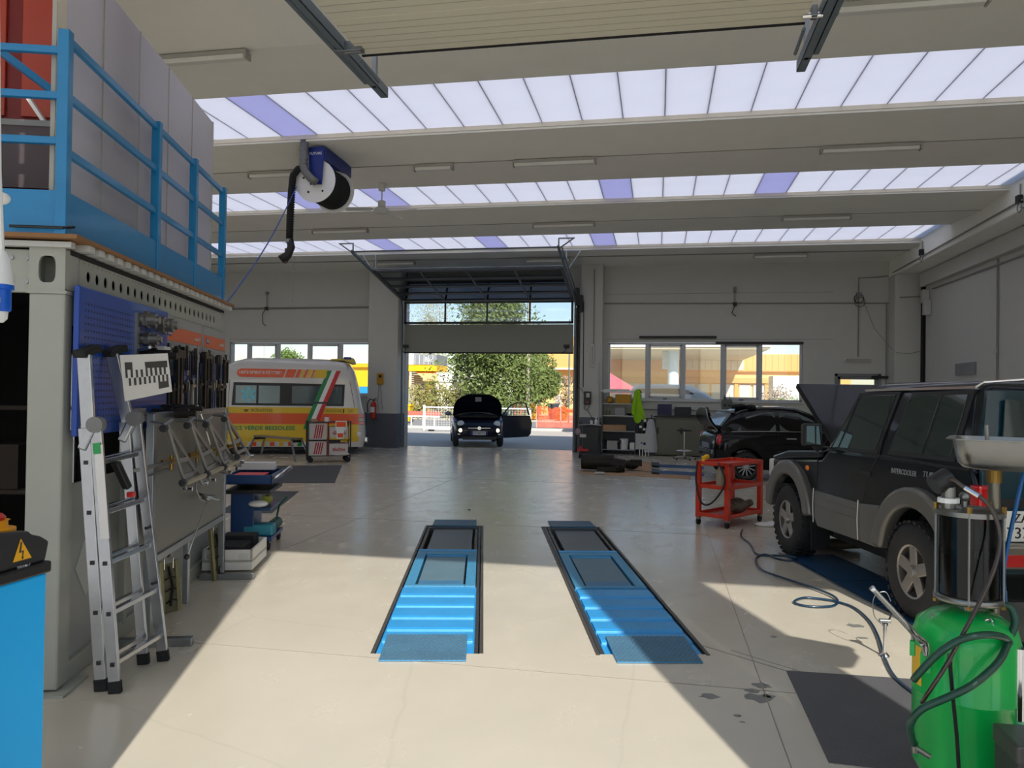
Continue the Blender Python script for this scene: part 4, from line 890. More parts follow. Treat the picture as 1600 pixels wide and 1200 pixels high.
# steel deck channels sticking out under the plywood
for i in range(24):
    y = .12 + i * .136
    MB().box(-.1, y, 2.472, .075, y + .075, 2.512).obj('deck_channel', LGREY, ct, bev=.004)
bx(-2.5, -.03, 2.47, .04, .02, 2.5).obj('front_flashing', LGREY, ct)
bx(-2.55, -.08, 2.512, .09, LEN + .03, 2.535).obj('plywood_deck', PLY, ct)
# inside shelf, boards and carton coloured dark to carry the shade in there
wb = T('storage_shelf', 'dim shelf with cartons inside the dark container opening', 'shelf', CFR.wd(-1.0, 1.3, .03), CRZ)
for z in (.3, .9, 1.5): bx(-.6, 0, z, .5, .5, z + .03).obj('shelf_board', mat('shade_dark_wood', rgb(50, 40, 32), .8), wb)
for x in (-.6, .47): bx(x, 0, 0, x + .03, .03, 1.9).obj('upright', STEEL, wb)
bx(-.4, .05, .93, .1, .4, 1.25).obj('carton', MATS['shade_dark_wood'], wb)

# railing
rl = T('deck_railing', 'blue steel railing with kick plate on the container roof', 'railing', CFR.wd(0, 0, 2.535), CRZ)
zb = 2.535
for y in (-.05, 1.38, 2.28, 3.2): bx(-.03, y - .03, 0, .03, y + .03, 3.66 - zb).obj('post', BLUE, rl, bev=.004)
for z in (3.62, 3.31, 3.0): bx(-.015, -.02, z - .025 - zb, .015, 3.2, z + .02 - zb).obj('rail', BLUE, rl, bev=.004)
bx(.012, -.05, .0, .02, 3.23, .24).obj('kick_plate', BLUE, rl); bx(-2.45, -.06, .0, -.03, -.05, .24).obj('kick_plate', BLUE, rl)
for z in (3.55, 3.30, 3.05): bx(-2.45, -.065, z - .02 - zb, -.03, -.03, z + .02 - zb).obj('rail', BLUE, rl, bev=.004)
bx(-.22, .5, 0, -.18, .54, 3.2).obj('gate_post', BLUE, rl, bev=.004); MB().bar((-.2, .5, .9), (-1.3, -.02, 1.7), .04).obj('brace', BLUE, rl); MB().bar((-.3, .2, .2), (-1.3, .2, .75), .03, .03).obj('brace', BLUE, rl)
MB().tube([(-.25, -.09, .03), (.02, -.09, .03), (.05, -.02, .05)], .008, 6).obj('gate_stop', BLACK, rl)
# translucent wall
OPW = translucent('milky_twinwall', (.76, .75, .8), .4)
pw_ = T('polycarbonate_wall', 'milky translucent twin-wall partition standing behind the blue railing', 'partition', CFR.wd(-.09, 0, 2.535), CRZ)
for i in range(5):
    y0 = .0 + i * .61; bx(0, y0, .01, .016, y0 + .605, 1.715).obj('polycarbonate_sheet', OPW, pw_)
    bx(-.004, y0 - .006, .01, .02, y0 + .004, 1.715).obj('joint_strip', LAMPB, pw_)
bx(.017, 0, .01, .022, .10, 1.715).obj('cream_edge_strip', LIP, pw_); bx(-.01, 3.05, .01, .026, 3.07, 1.715).obj('end_profile', LGREY, pw_)
# red cabinet and shelf behind front rail
rc_ = T('sheet_metal_cabinet', 'orange-red sheet cabinet with perforated edge behind the front railing', 'cabinet', CFR.wd(-.27, .75, 2.536), CRZ)
OR2 = mat('orange_red_enamel', rgb(176, 60, 38), .4, var=.08)
RD2 = mat('deep_red_enamel', rgb(120, 18, 16), .5, var=.08)
bx(-.9, 0, 0, .0, .5, 2.2).obj('cabinet_body', RD2, rc_); bx(-.35, -.02, .9, -.03, 0, 2.2).obj('orange_door', OR2, rc_, bev=.004); bx(-.85, -.02, .9, -.45, 0, 2.2).obj('orange_door', OR2, rc_, bev=.004)
bx(0, -.01, 0, .04, .03, 2.2).obj('slotted_upright', OR2, rc_)
for i in range(30): bx(.01, -.014, .2 + i * .06, .03, -.009, .225 + i * .06).obj('slot', LGREY, rc_)
sh = T('grey_shelf', 'grey shelf board with white strip in front of the red cabinet', 'shelf', CFR.wd(-.75, .45, 2.536), CRZ)
bx(-.6, -.1, .72, .5, .25, .755).obj('shelf_board', GREY, sh)
for x in (-.58, .47): bx(x, .1, 0, x + .03, .13, .72).obj('shelf_leg', GREY, sh)
bx(-.6, -.09, .35, .5, -.08, .72).obj('side_cloth', mat('mauve_grey_sheet', rgb(88, 78, 82), .8), sh)
ws = MB().bar((-.02, 0, 0), (-.14, 0, .18), .05, .02).obj('white_board', WHITE); ws.location = CFR.wd(-.3, .42, 3.295); ws.rotation_euler.z = CRZ; ws['label'] = 'white board offcut leaning on the grey shelf'; ws['category'] = 'board'

# ---------------------------------------------------------------- pegboards
PB = mat('perforated_board_blue', rgb(12, 62, 150), .38, .1, var=.1, scale=4, coat=.2)
def perforate(par, y0, y1, z0, z1, x, st=.0381):
    mb = MB(); ny = int((y1 - y0) / st); nz = int((z1 - z0) / st)
    for i in range(ny):
        for k in range(nz): yy = y0 + (i + .5) * st; zz = z0 + (k + .5) * st; mb.box(x - .004, yy - .006, zz - .006, x + .0008, yy + .006, zz + .006)
    return mb.obj('perforations', BLACK, par, kind='stuff')
pb = T('pegboard', 'blue perforated tool board at the near end of the container side', 'tool board', CFR.wd(.03, .03, 1.42), CRZ)
bx(0, 0, 0, .035, 1.46, .85).obj('board_sheet', PB, pb, bev=.008, seg=3); perforate(pb, .06, 1.42, .05, .8, .035)
MB().cyl((.03, .04, .05), (.04, .04, .05), .012).obj('screw', STEEL, pb)
ORS = mat('orange_header_strip', rgb(205, 100, 60), .5, var=.05); NAVY = mat('navy_print', rgb(30, 40, 120), .5)
for i, (y0, y1, lb) in enumerate(((1.53, 2.52, 'grey tool board with orange header behind the white patterned plate'), (2.56, 3.3, 'farthest grey tool board with orange header crowded with small tools'))):
    t = T('tool_board', lb, 'tool board', CFR.wd(.0, y0, 1.45), CRZ); w_ = y1 - y0
    bx(0, 0, .0, .02, w_, .8).obj('back_sheet', CGL, t); bx(.02, .03, .62, .026, w_ - .03, .73).obj('orange_header', ORS, t)
    bx(.02, .02, .02, .03, w_ - .02, .56).obj('perforated_sheet', PB, t, bev=.004); perforate(t, .03, w_ - .03, .03, .55, .03, .0381)
    bx(.026, .07, .655, .028, .16, .70).obj('maker_badge', NAVY, t)
    text(t, 'KING' if i == 0 else 'KING', .03, face(Vector((.03, .115, .678)), (0, 1, 0), (0, 0, 1)), LGREY, wid=.07)
    text(t, 'tools 9', .03, face(Vector((.03, w_ - .16, .67)), (0, 1, 0), (0, 0, 1)), LGREY, wid=.15)
TOOLS = [mat('dark_tool_steel', rgb(52, 50, 48), .4, .8, var=.2), mat('bright_tool_steel', rgb(150, 148, 142), .35, .9, var=.2), mat('black_tool_grip', rgb(28, 28, 30), .5), mat('brass_fitting', rgb(150, 120, 62), .4, .9)]
def tobj(mb, nm, m, y, z, lab, cat, grp=None, x=.035, **k):
    o = mb.obj(nm, m, None, **k); o.location = CFR.wd(x, y, z); o.rotation_euler.z = CRZ; o['label'] = lab; o['category'] = cat
    if grp: o['group'] = grp
    return o
def spanner(L_=.24):
    mb = MB(); mb.box(.0, -.009, -L_, .008, .009, 0); mb.torus((.004, 0, .016), (1, 0, 0), .017, .006, 12, 6); mb.box(0, -.02, -L_ - .03, .008, -.008, -L_ + .01).box(0, .008, -L_ - .03, .008, .02, -L_ + .01); return mb
def puller(L_=.3):
    mb = MB(); mb.cyl((.02, 0, .03), (.02, 0, -L_), .009, n=8).box(.005, -.07, -.04, .035, .07, -.015); mb.box(.01, -.072, -L_ * .8, .03, -.058, -.02).box(.01, .058, -L_ * .8, .03, .072, -.02).cyl((.02, -.03, .03), (.02, .03, .03), .008, n=8); return mb
def pliers(L_=.2):
    mb = MB(); mb.tube([(.01, 0, 0), (.01, -.02, -.05), (.01, -.03, -L_)], .008, 6).tube([(.01, 0, 0), (.01, .02, -.05), (.01, .03, -L_)], .008, 6).cyl((0, 0, 0), (.02, 0, 0), .018, n=10).box(.003, -.012, 0, .017, .012, .05); return mb
def fitting(r=.04, L_=.12):
    mb = MB(); mb.cyl((0, 0, 0), (L_, 0, 0), r, n=16).cyl((L_ * .3, 0, 0), (L_ * .55, 0, 0), r * 1.3, n=6).cyl((L_, 0, 0), (L_ * 1.2, 0, 0), r * .6, n=12); return mb
def hook(L_=.35):
    mb = MB(); mb.tube([(.02, 0, 0), (.02, 0, -L_ * .8), (.02, .03, -L_), (.02, .07, -L_ * .95)], .007, 6).box(0, -.012, -.05, .03, .012, .02); return mb
kinds = [(spanner, 'spanner', 'spanner hanging on the blue boards below the orange headers', 'spanners on the tool boards'), (puller, 'gear_puller', 'dark steel two-arm puller hanging on the blue boards below the orange headers', 'pullers on the tool boards'),
         (pliers, 'pliers', 'pliers hanging on the blue boards below the orange headers', 'pliers on the tool boards'), (hook, 'hook_bar', 'thin hooked bar hanging on the blue boards below the orange headers', 'hooked bars on the tool boards')]
rnd = random.Random(11); protos = {}
def ORD(n_):
    a_ = 'first second third fourth fifth sixth seventh eighth ninth tenth eleventh twelfth thirteenth fourteenth fifteenth sixteenth seventeenth eighteenth nineteenth'.split()
    return a_[n_ - 1] if n_ < 20 else ('twentieth' if n_ == 20 else 'thirtieth' if n_ == 30 else ('twenty-' if n_ < 30 else 'thirty-') + a_[n_ % 10 - 1])
for i in range(62):
    y = 1.58 + 1.68 * (i % 31) / 30.5 + rnd.uniform(-.015, .015); z = (1.99 if i < 31 else 1.74) + rnd.uniform(-.03, .03)
    fn, nm, lab, grp = kinds[rnd.choice((0, 0, 1, 2, 3, 3))]; lab = '%s tool from the near end in the %s tool row, a %s' % (ORD(i % 31 + 1), 'upper' if i < 31 else 'lower', nm.replace('_', ' ')); v = rnd.choice((0, 1)); key = (nm, v)
    if key not in protos:
        protos[key] = tobj(fn(fn.__defaults__[0] * (1, .75)[v]), nm, TOOLS[v if nm != 'pliers' else 2], y, z, lab, 'tool', grp, .034)
    else:
        o = protos[key].copy(); COL.objects.link(o); o.location = CFR.wd(.034 + rnd.uniform(0, .004), y, z)
        o['label'] = lab; o['category'] = 'tool'; o['group'] = grp
bars = [(1.72, 2.0, .62, .02), (1.80, 2.0, .6, .018), (2.45, 2.02, .66, .014)]
for i, (y, z, L_, r) in enumerate(bars):
    tobj(MB().box(.0, -r, -L_, .03, r, 0).box(-.0, -r * 3, -.06, .04, r * 3, 0), 'slide_hammer_bar', TOOLS[0], y, z, ['long dark bar hanging beside the white plate, nearer of two', 'long dark bar hanging beside the white plate, farther of two', 'long dark clamp bar on the joint between the two orange headers'][i], 'tool', None, .05)
# big fittings on the blue pegboard
for i, (y, z, r, L_, m_, lab) in enumerate(((.92, 2.16, .045, .11, 1, 'short steel ring adapter, topmost left on the blue pegboard'), (1.05, 2.15, .03, .12, 1, 'steel flange adapter in the top row of the blue pegboard, middle'), (1.22, 2.15, .05, .13, 1, 'large bright steel cup tool at the top right of the blue pegboard'),
        (.93, 2.03, .035, .12, 1, 'steel bush tool in the second row of the pegboard, left'), (1.1, 2.02, .035, .05, 1, 'round steel disc tool in the second row of the pegboard'), (.95, 1.92, .04, .2, 0, 'dark steel cylinder tool in the third row of the pegboard'), (1.06, 1.93, .03, .14, 1, 'small steel adapter in the third row of the pegboard'),
        (1.2, 1.52, .035, .25, 0, 'dark steel tube tool below the white patterned plate, left'), (1.4, 1.55, .03, .24, 0, 'dark steel tube tool below the white patterned plate, right'), (.95, 1.5, .03, .1, 1, 'steel block tool at the lower edge of the blue pegboard'))):
    tobj(fitting(r, L_), 'adapter_tool', TOOLS[m_], y, z, lab, 'tool', None, .066, smooth=True)
tobj(bx(0, -.1, -.03, .04, .1, .03), 'aluminium_block', ALU, .86, 1.53, 'flat aluminium bar block at the lower edge of the blue pegboard', 'tool', None, .066)
tobj(bx(0, -.07, -.02, .06, .07, .02), 'label_block', LGREY, 1.3, 1.98, 'pale block hanging right of the fittings on the blue pegboard', 'tool', None, .066)
tobj(MB().box(0, -.02, -.3, .02, .02, 0), 'rail_strip', STEEL, .85, 2.2, 'narrow steel hook rail left of the ring adapters on the blue pegboard', 'rail', None, .066)
# white patterned plate
wpc = [atD(187, 555, 4.55), atD(262, 552, 4.75), atD(269, 612, 4.75), atD(195, 627, 4.55)]
inv = Matrix.Rotation(-CRZ, 3, 'Z'); org = (wpc[2] + wpc[3]) / 2
def wq(px_, py_, off):
    # bilinear-free: intersect pixel with the plate plane
    nrm = (wpc[1] - wpc[0]).cross(wpc[3] - wpc[0]).normalized()
    if nrm.dot(CAM - org) < 0: nrm = -nrm
    r = ray(px_, py_); o_ = wpc[0] + nrm * off; return CAM + r * (nrm.dot(o_ - CAM) / nrm.dot(r)) - org
t = T('target_plate', 'white measuring plate with a black bar pattern hung behind the ladder', 'target plate', org)
pl_ = lambda pts, o0, o1: MB().loft([[wq(a, b, o0) for a, b in pts], [wq(a, b, o1) for a, b in pts]])
pl_([(187, 555), (262, 552), (269, 612), (195, 627)], -.012, 0).obj('plate', mat('white_target_board', rgb(205, 202, 196), .6, var=.05, scale=10), t)
zz = lambda x, y: (180 + x / 6.316, 470 + y / 6.316)
BKP = mat('black_print', rgb(62, 58, 54), .7)
pat = [[(92, 608), (168, 606), (172, 680), (98, 682)], [(98, 680), (120, 680), (126, 762), (104, 762)], [(150, 680), (172, 680), (178, 757), (156, 757)], [(132, 765), (155, 763), (160, 838), (138, 840)],
       [(200, 682), (222, 680), (228, 757), (208, 758)], [(182, 762), (206, 758), (212, 832), (188, 835)], [(248, 678), (272, 676), (278, 750), (256, 752)], [(232, 757), (256, 753), (261, 826), (238, 828)],
       [(290, 604), (512, 590), (516, 655), (298, 664)], [(298, 664), (318, 664), (326, 745), (304, 747)], [(280, 752), (303, 750), (308, 820), (286, 822)], [(342, 662), (364, 660), (372, 740), (350, 742)], [(328, 745), (350, 742), (354, 812), (334, 815)],
       [(386, 660), (410, 658), (418, 735), (394, 737)], [(374, 740), (394, 738), (400, 806), (380, 808)], [(432, 658), (456, 656), (462, 730), (440, 732)], [(476, 656), (498, 654), (502, 725), (482, 727)],
       [(420, 735), (440, 732), (446, 800), (426, 802)], [(462, 730), (482, 728), (486, 792), (466, 796)], [(502, 726), (522, 724), (526, 790), (506, 792)], [(426, 800), (526, 790), (532, 850), (430, 870)]]
for q in pat: pl_([zz(a, b) for a, b in q], .0005, .002).obj('printed_bar', BKP, t)
MB().cyl((0, 0, .3), Vector(CFR.wd(.06, .9, 1.95)) - org, .01, n=6).obj('hanging_hook', STEEL, t)

# ---------------------------------------------------------------- framed stand with wheel clamps
FS = mat('scratched_grey_panel', rgb(126, 124, 116), .45, .5, var=.12, scale=4, bump=.1)
fs = T('clamp_stand', 'freestanding framed grey metal panel carrying the four wheel clamps', 'stand', CFR.wd(.2, .77, 0), CRZ)
W_ = 1.85
bx(-.005, .03, .55, .005, W_ - .03, 1.5).obj('panel_sheet', FS, fs)
for y in (0, W_ - .05): bx(-.025, y, .06, .025, y + .05, 1.53).obj('upright', STEEL, fs, bev=.004)
for z in (1.49, .53): bx(-.022, .05, z, .022, W_ - .05, z + .045).obj('cross_rail', STEEL, fs, bev=.004)
for y in (-.01, W_ - .06): bx(-.18, y, 0, .29, y + .06, .055).obj('foot_bar', STEEL, fs, bev=.004)
bx(-.02, .8, .06, .02, .85, .53).obj('upright', STEEL, fs, bev=.004)
def q(u, v, x): return CFR.px(u, v, x)
CLP = mat('clear_anodised_aluminium', rgb(150, 152, 152), .35, .9, var=.08)
cl = [((260.4, 664), (291, 764), (316, 755), (268, 722)), ((296.7, 660), (328, 750), (349, 737), (308, 711)), ((325, 659), (354, 738), (370, 727), (340, 703)), ((353, 651), (374, 722), (390, 713), (366, 697))]
for i, (tp, bl, br_, kn) in enumerate(cl):
    o0 = q(tp[0], tp[1], .33)
    t = T('wheel_clamp', ['aluminium three-arm wheel clamp hanging nearest the camera on the panel', 'aluminium wheel clamp, second from the near end of the panel', 'aluminium wheel clamp, third from the near end of the panel', 'aluminium wheel clamp at the far end of the panel in front of the ambulance'][i], 'wheel clamp', CFR.wd(*o0), CRZ)
    A = q(*tp, .33) - o0; B = q(*bl, .40) - o0; C_ = q(*br_, .36) - o0; K = q(*kn, .30) - o0; P_ = Vector((.225 - .33, A.y + .02, A.z + .015))
    MB().bar(A, B, .03, .02, up=(1, 0, 0)).obj('arm', CLP, t, bev=.003); MB().bar(A, C_, .03, .02, up=(1, 0, 0)).obj('arm', CLP, t, bev=.003)
    MB().bar(A.lerp(B, .55), A.lerp(C_, .55), .03, .015, up=(1, 0, 0)).bar(A.lerp(B, .8), A.lerp(C_, .8), .03, .015, up=(1, 0, 0)).obj('web', CLP, t)
    MB().cyl(A, P_, .012, n=8).obj('hanging_pin', CLP, t); MB().cyl(A + Vector((0, -.06, .0)), A + Vector((0, .1, .03)), .009, n=8).obj('claw_bar', CLP, t)
    for w_ in (A + Vector((0, -.05, -.02)), B + Vector((0, -.07, .05))): MB().cyl(w_ - Vector((.0, .02, 0)), w_ + Vector((0, .02, 0)), .026, n=8).obj('black_knob', BLACK, t, bev=.004)
    MB().cyl(K - Vector((.04, .06, 0)), K + Vector((.03, .04, .01)), .02, n=12).cyl(K + Vector((0, 0, -.05)), K + Vector((0, 0, .05)), .012, n=8).obj('brass_spindle', TOOLS[3], t, smooth=True)
    MB().cb(K + Vector((0, .03, .03)), (.04, .05, .05)).obj('chrome_block', CHROME, t, bev=.006)
    for e in (B, C_): MB().cyl(e + Vector((-.03, 0, .0)), e + Vector((.04, 0, 0)), .014, n=8).obj('claw_tip', CHROME, t)
a = q(286, 757, .39); b = q(388, 714, .39)
def tfree(mb, nm, m, lab, cat, **k):
    o = mb.obj(nm, m, None, **k); o.location = C0; o.rotation_euler.z = CRZ; o['label'] = lab; o['category'] = cat; return o
tfree(MB().cyl(a, b, .016, n=10), 'support_tube', mat('beige_tube', rgb(150, 142, 122), .6), 'long beige tube laid across the lower tips of the wheel clamps', 'tube', smooth=True)
tfree(MB().bar(q(212, 735, .24), q(268, 721, .3), .025, .02), 'reach_bar', CLP, 'upper aluminium arm sticking out between ladder and first wheel clamp', 'arm')
tfree(MB().bar(q(224, 745, .24), q(262, 733, .28), .018, .014), 'reach_bar', CLP, 'lower shorter aluminium arm between ladder and first wheel clamp', 'arm')
# brake pedal depressor / steering holder
tr_ = T('steering_lock_tool', 'thin steel rod tool with a round disc hanging in the middle of the framed panel', 'tool', CFR.wd(*q(308, 700, .26)), CRZ)
O_ = q(308, 700, .26); g_ = lambda u, v, x=.26: q(u, v, x) - O_
MB().tube([g_(309, 540, .1), g_(308, 600, .18), g_(307, 700), g_(306, 765), g_(312, 778), g_(320, 783)], .007, 6).obj('vertical_rod', STEEL, tr_)
MB().bar(g_(305, 545, .1), g_(313, 630, .2), .02, .02).obj('clamp_head', TOOLS[0], tr_); MB().tube([g_(308, 632, .24), g_(318, 660), g_(331, 705, .3)], .008, 6).obj('slanted_rod', CHROME, tr_)
c = g_(326, 776, .3); MB().torus(c, (.3, .2, 1), .075, .012, 20, 6).obj('ring', STEEL, tr_, smooth='all'); MB().cyl(c - Vector((0, 0, .02)), c + Vector((0, 0, .01)), .05, n=16).obj('disc', STEEL, tr_)
MB().cyl(c, g_(293, 868, .36), .006, n=8).obj('push_rod', CHROME, tr_); MB().ball(g_(292, 870, .36), .02).obj('black_ball', BLACK, tr_, smooth='all')
# turn plates leaning
ZP = mat('yellow_passivated_zinc', rgb(165, 158, 120), .4, .7, var=.15)
for i, (u0, v0, u1, v1, top, lab) in enumerate(((252, 961, 283, 953, 880, 'zinc yellow turn plate leaning under the panel, nearer of the two'), (334, 908, 350, 903, 828, 'zinc yellow turn plate standing in front of the white boxes'))):
    a = fl(u0, v0); b = fl(u1, v1); d = (b - a); d.z = 0; L_ = d.length
    t = T('turn_plate', lab, 'turn plate', (a + b) / 2, math.atan2(d.y, d.x)); h_ = (1.7 * 0 + (v0 - top) / 1190 * (RM.transposed() @ (a - CAM)).z * -1)
    tilt = Matrix.Rotation(R_(-7), 4, 'X'); 
    def tb(*b_): m_ = MB(); m_.m = tilt; return m_.box(*b_)
    tb(-L_ / 2, -.01, .0, -L_ / 2 + .03, .025, h_).obj('side_channel', ZP, t, bev=.003); tb(L_ / 2 - .03, -.01, .0, L_ / 2, .025, h_).obj('side_channel', ZP, t, bev=.003)
    tb(-L_ / 2, .0, .0, L_ / 2, .01, h_ - .02).obj('base_sheet', mat('grimy_zinc', rgb(120, 115, 92), .5, .6, var=.2), t)
    m_ = MB(); m_.m = tilt; m_.tube([(-.01, -.015, .05), (.015, -.02, h_ * .5), (-.01, -.015, h_ * .9)], .01, 6); m_.obj('centre_spindle', TOOLS[0], t)
    for k in range(3): m_ = MB(); m_.m = tilt; m_.tube([(-L_ * .3, -.015, h_ * (.2 + .22 * k)), (0, -.03, h_ * (.26 + .22 * k)), (L_ * .25, -.015, h_ * (.22 + .22 * k))], .006, 6); m_.obj('spring_clip', TOOLS[0], t)
    for s_ in (-.25, .2): m_ = MB(); m_.m = tilt; m_.tube([(L_ * s_, .0, h_ - .06), (L_ * s_, -.01, h_ + .02), (L_ * s_ - .03, -.03, h_ + .06), (L_ * s_ - .06, -.03, h_ + .03)], .006, 6); m_.obj('hanging_hook', CHROME, t)
# white tile cartons
TB = mat('white_tile_carton', rgb(205, 203, 198), .7, var=.04)
for i, (z0, z1, dx) in enumerate(((.057, .13, 0), (.131, .24, -.02))):
    t = T('tile_carton', ['lower flat white carton on the foot of the framed panel', 'upper open white carton holding black slabs'][i], 'carton', CFR.wd(.23, 2.98, z0), CRZ)
    x0, x1 = -.22, .22; y0, y1 = -.3, .33; h_ = z1 - z0
    if i == 0: bx(x0, y0, 0, x1, y1, h_).obj('carton_body', TB, t, bev=.003)
    else:
        MB().box(x0, y0, 0, x1, y0 + .02, h_).box(x0, y1 - .02, 0, x1, y1, h_).box(x0, y0, 0, x0 + .02, y1, h_).box(x1 - .02, y0, 0, x1, y1, h_).box(x0, y0, 0, x1, y1, .02).obj('carton_body', TB, t)
        text(t, 'CASAR', .035, face(Vector((-.1, y0 - .002, .05)), (1, 0, 0), (0, 0, 1)), GREY); bx(.1, y0 - .002, .02, .19, y0, .08).obj('print_box', LGREY, t)
tfree(bx(.05, 2.72, .16, .36, 3.05, .262), 'rubber_slab', RUBBER, 'black ribbed slab lying in the upper white carton', 'slab', bev=.01)
tfree(bx(.08, 3.06, .152, .38, 3.27, .30), 'rubber_slab', RUBBER, 'black slab standing higher at the back of the white carton', 'slab', bev=.01)

# ---------------------------------------------------------------- aluminium ladder
LAD = mat('ladder_aluminium', rgb(172, 174, 178), .24, .95, var=.12, scale=25)
lt_ = T('folding_ladder', 'tall aluminium multi-position ladder leaning against the blue pegboard', 'ladder', C0, CRZ)
def stile(p, q_, w_=.028, d_=.062): return MB().bar(p, q_, w_, d_, up=(1, 0, 0)).obj('stile', LAD, lt_, bev=.004)
def cap(p, q_): 
    d = (Vector(q_) - Vector(p)).normalized(); MB().bar(Vector(p) - d * .0, Vector(p) + d * .07, .036, .07, up=(1, 0, 0)).obj('rubber_foot', RUBBER, lt_, bev=.006)
HN, HF_ = Vector((.13, .02, 1.47)), Vector((.19, .42, 1.49))
secs = {'outer': ((.31, -.005, .0), (.40, .50, .0), HN + Vector((.04, -.0, 0)), HF_ + Vector((.04, .02, 0))), 'inner': ((.22, .035, 0), (.30, .45, 0), HN + Vector((-.02, .0, 0)), HF_ + Vector((-.02, .0, 0)))}
for nm, (a, b, c, d) in secs.items():
    a, b, c, d = map(Vector, (a, b, c, d)); stile(a, c); stile(b, d); cap(a, c); cap(b, d)
    for k in range(5):
        f_ = .11 + k * .19; p = a.lerp(c, f_); q_ = b.lerp(d, f_); MB().bar(p, q_, .03, .03).obj('rung', LAD, lt_, bev=.004)
        for e in (p,): MB().cb(e + Vector((.0, -.016, 0)), (.022, .006, .022)).obj('rung_socket', BLACK, lt_)
tN, tF = Vector((.095, .03, 1.88)), Vector((.11, .37, 1.90))
stile(HN, tN, .03, .07); stile(HF_, tF, .03, .07)
for p in (tN, tF): MB().bar(p - Vector((.02, .03, .0)), p + Vector((.02, .11, .045)), .08, .045).obj('top_end_cap', RUBBER, lt_, bev=.01)
for p in (HN, HF_): MB().cyl(p + Vector((.04, -.03, .02)), p + Vector((.04, .03, .02)), .045, n=18).obj('hinge', mat('hinge_grey', rgb(120, 120, 120), .5, .5), lt_); MB().bar(p + Vector((.03, 0, .02)), p + Vector((-.03, 0, -.12)), .05, .05, up=(1, 0, 0)).obj('hinge_plate', LAD, lt_, bev=.01)
bx(.0, 0, 0, .001, .001, .001)
stk = MB().bar(Vector((.20, -.022, 1.38)), Vector((.245, -.022, .86)), .003, .045, up=(1, 0, 0)).obj('warning_label', mat('white_sticker', rgb(215, 212, 208), .5), lt_)
MB().bar(Vector((.19, -.024, 1.39)), Vector((.197, -.024, 1.33)), .003, .04, up=(1, 0, 0)).obj('green_label', mat('green_sticker', rgb(40, 150, 80), .5), lt_)
MB().bar(HN + Vector((.1, .12, -.2)), HN + Vector((.14, .2, -.36)), .05, .04).obj('black_grip', BLACK, lt_, bev=.01); MB().cb(HN + Vector((.15, .23, -.4)), (.04, .05, .03)).obj('red_clip', RED, lt_, bev=.006)
for f_ in (.32, .55): 
    a = Vector(secs['outer'][1]).lerp(Vector(secs['outer'][3]), f_); MB().tube([a + Vector((0, -.05, .02)), a + Vector((.02, 0, .02)), a + Vector((.03, .01, -.07))], .01, 6).obj('black_hook', BLACK, lt_)

# ---------------------------------------------------------------- blue electrical cabinet, left foreground
eb = Frame((-2.30, 2.55, 0), 0)
BC = mat('bright_blue_powder_coat', rgb(0, 180, 255), .55, var=.02)
t = T('control_cabinet', 'bright blue control cabinet with black sloped hood, bottom left corner', 'cabinet', (-2.30, 2.55, 0))
bx(-.4, -.75, .0, 0, 0, .985).obj('cabinet_body', BC, t, bev=.008)
MB().box(-.42, -.78, .985, .012, .012, 1.03).obj('hood_rim', BLACK, t, bev=.008)
a = lambda u, v: (lambda w_: (w_.y - 2.55, w_.z))(CAM + ray(u, v) * (-2.30 / ray(u, v).x))
prof = [(-.75, 1.03), (-.005, 1.03), (a(78, 845)), (a(66, 838)), (a(52, 835)), (a(46, 830)), (-.4, a(15, 822)[1]), (-.75, a(10, 820)[1] + .01)]
MB().prism(prof, 'x', -.4, 0).obj('sloped_hood', mat('black_hood_plastic', rgb(40, 41, 44), .42, var=.15), t, bev=.01)
y_, z_ = a(32, 828)
MB().lathe([(.075, 0), (.075, .012), (.05, .015), (.048, .04), (.055, .042)], 20, (-.12, y_, z_ - .012)).obj('yellow_switch_base', mat('switch_yellow', rgb(235, 165, 20), .4), t, smooth=True)
MB().lathe([(.035, .04), (.042, .055), (.03, .068)], 16, (-.12, y_, z_ - .014)).obj('red_switch_knob', RED, t, smooth=True)
P2 = lambda u, v: a(u, v)
tri = [P2(31.8, 842), P2(48.5, 871), P2(19.5, 879)]
MB().prism(tri, 'x', .001, .003).obj('warning_triangle', mat('warning_yellow', rgb(240, 175, 25), .5), t)
zg = lambda x, y: P2(x / 6.664, 780 + y / 6.667)
MB().prism([zg(208, 445), zg(222, 445), zg(210, 545), zg(240, 530), zg(230, 598), zg(240, 598), zg(225, 628), zg(216, 598), zg(224, 596), zg(226, 548), zg(190, 560)], 'x', .003, .0045).obj('lightning_symbol', BKP, t)
MB().prism([P2(27, 885), P2(43, 881.5), P2(43, 889), P2(27, 893)], 'x', .001, .0025).obj('voltage_label', WHITE, t)
yz = P2(35, 887); text(t, '380 V', .02, face(Vector((.004, yz[0], yz[1])), (0, 1, -.0), (0, 0, 1)), GREY, wid=.06)
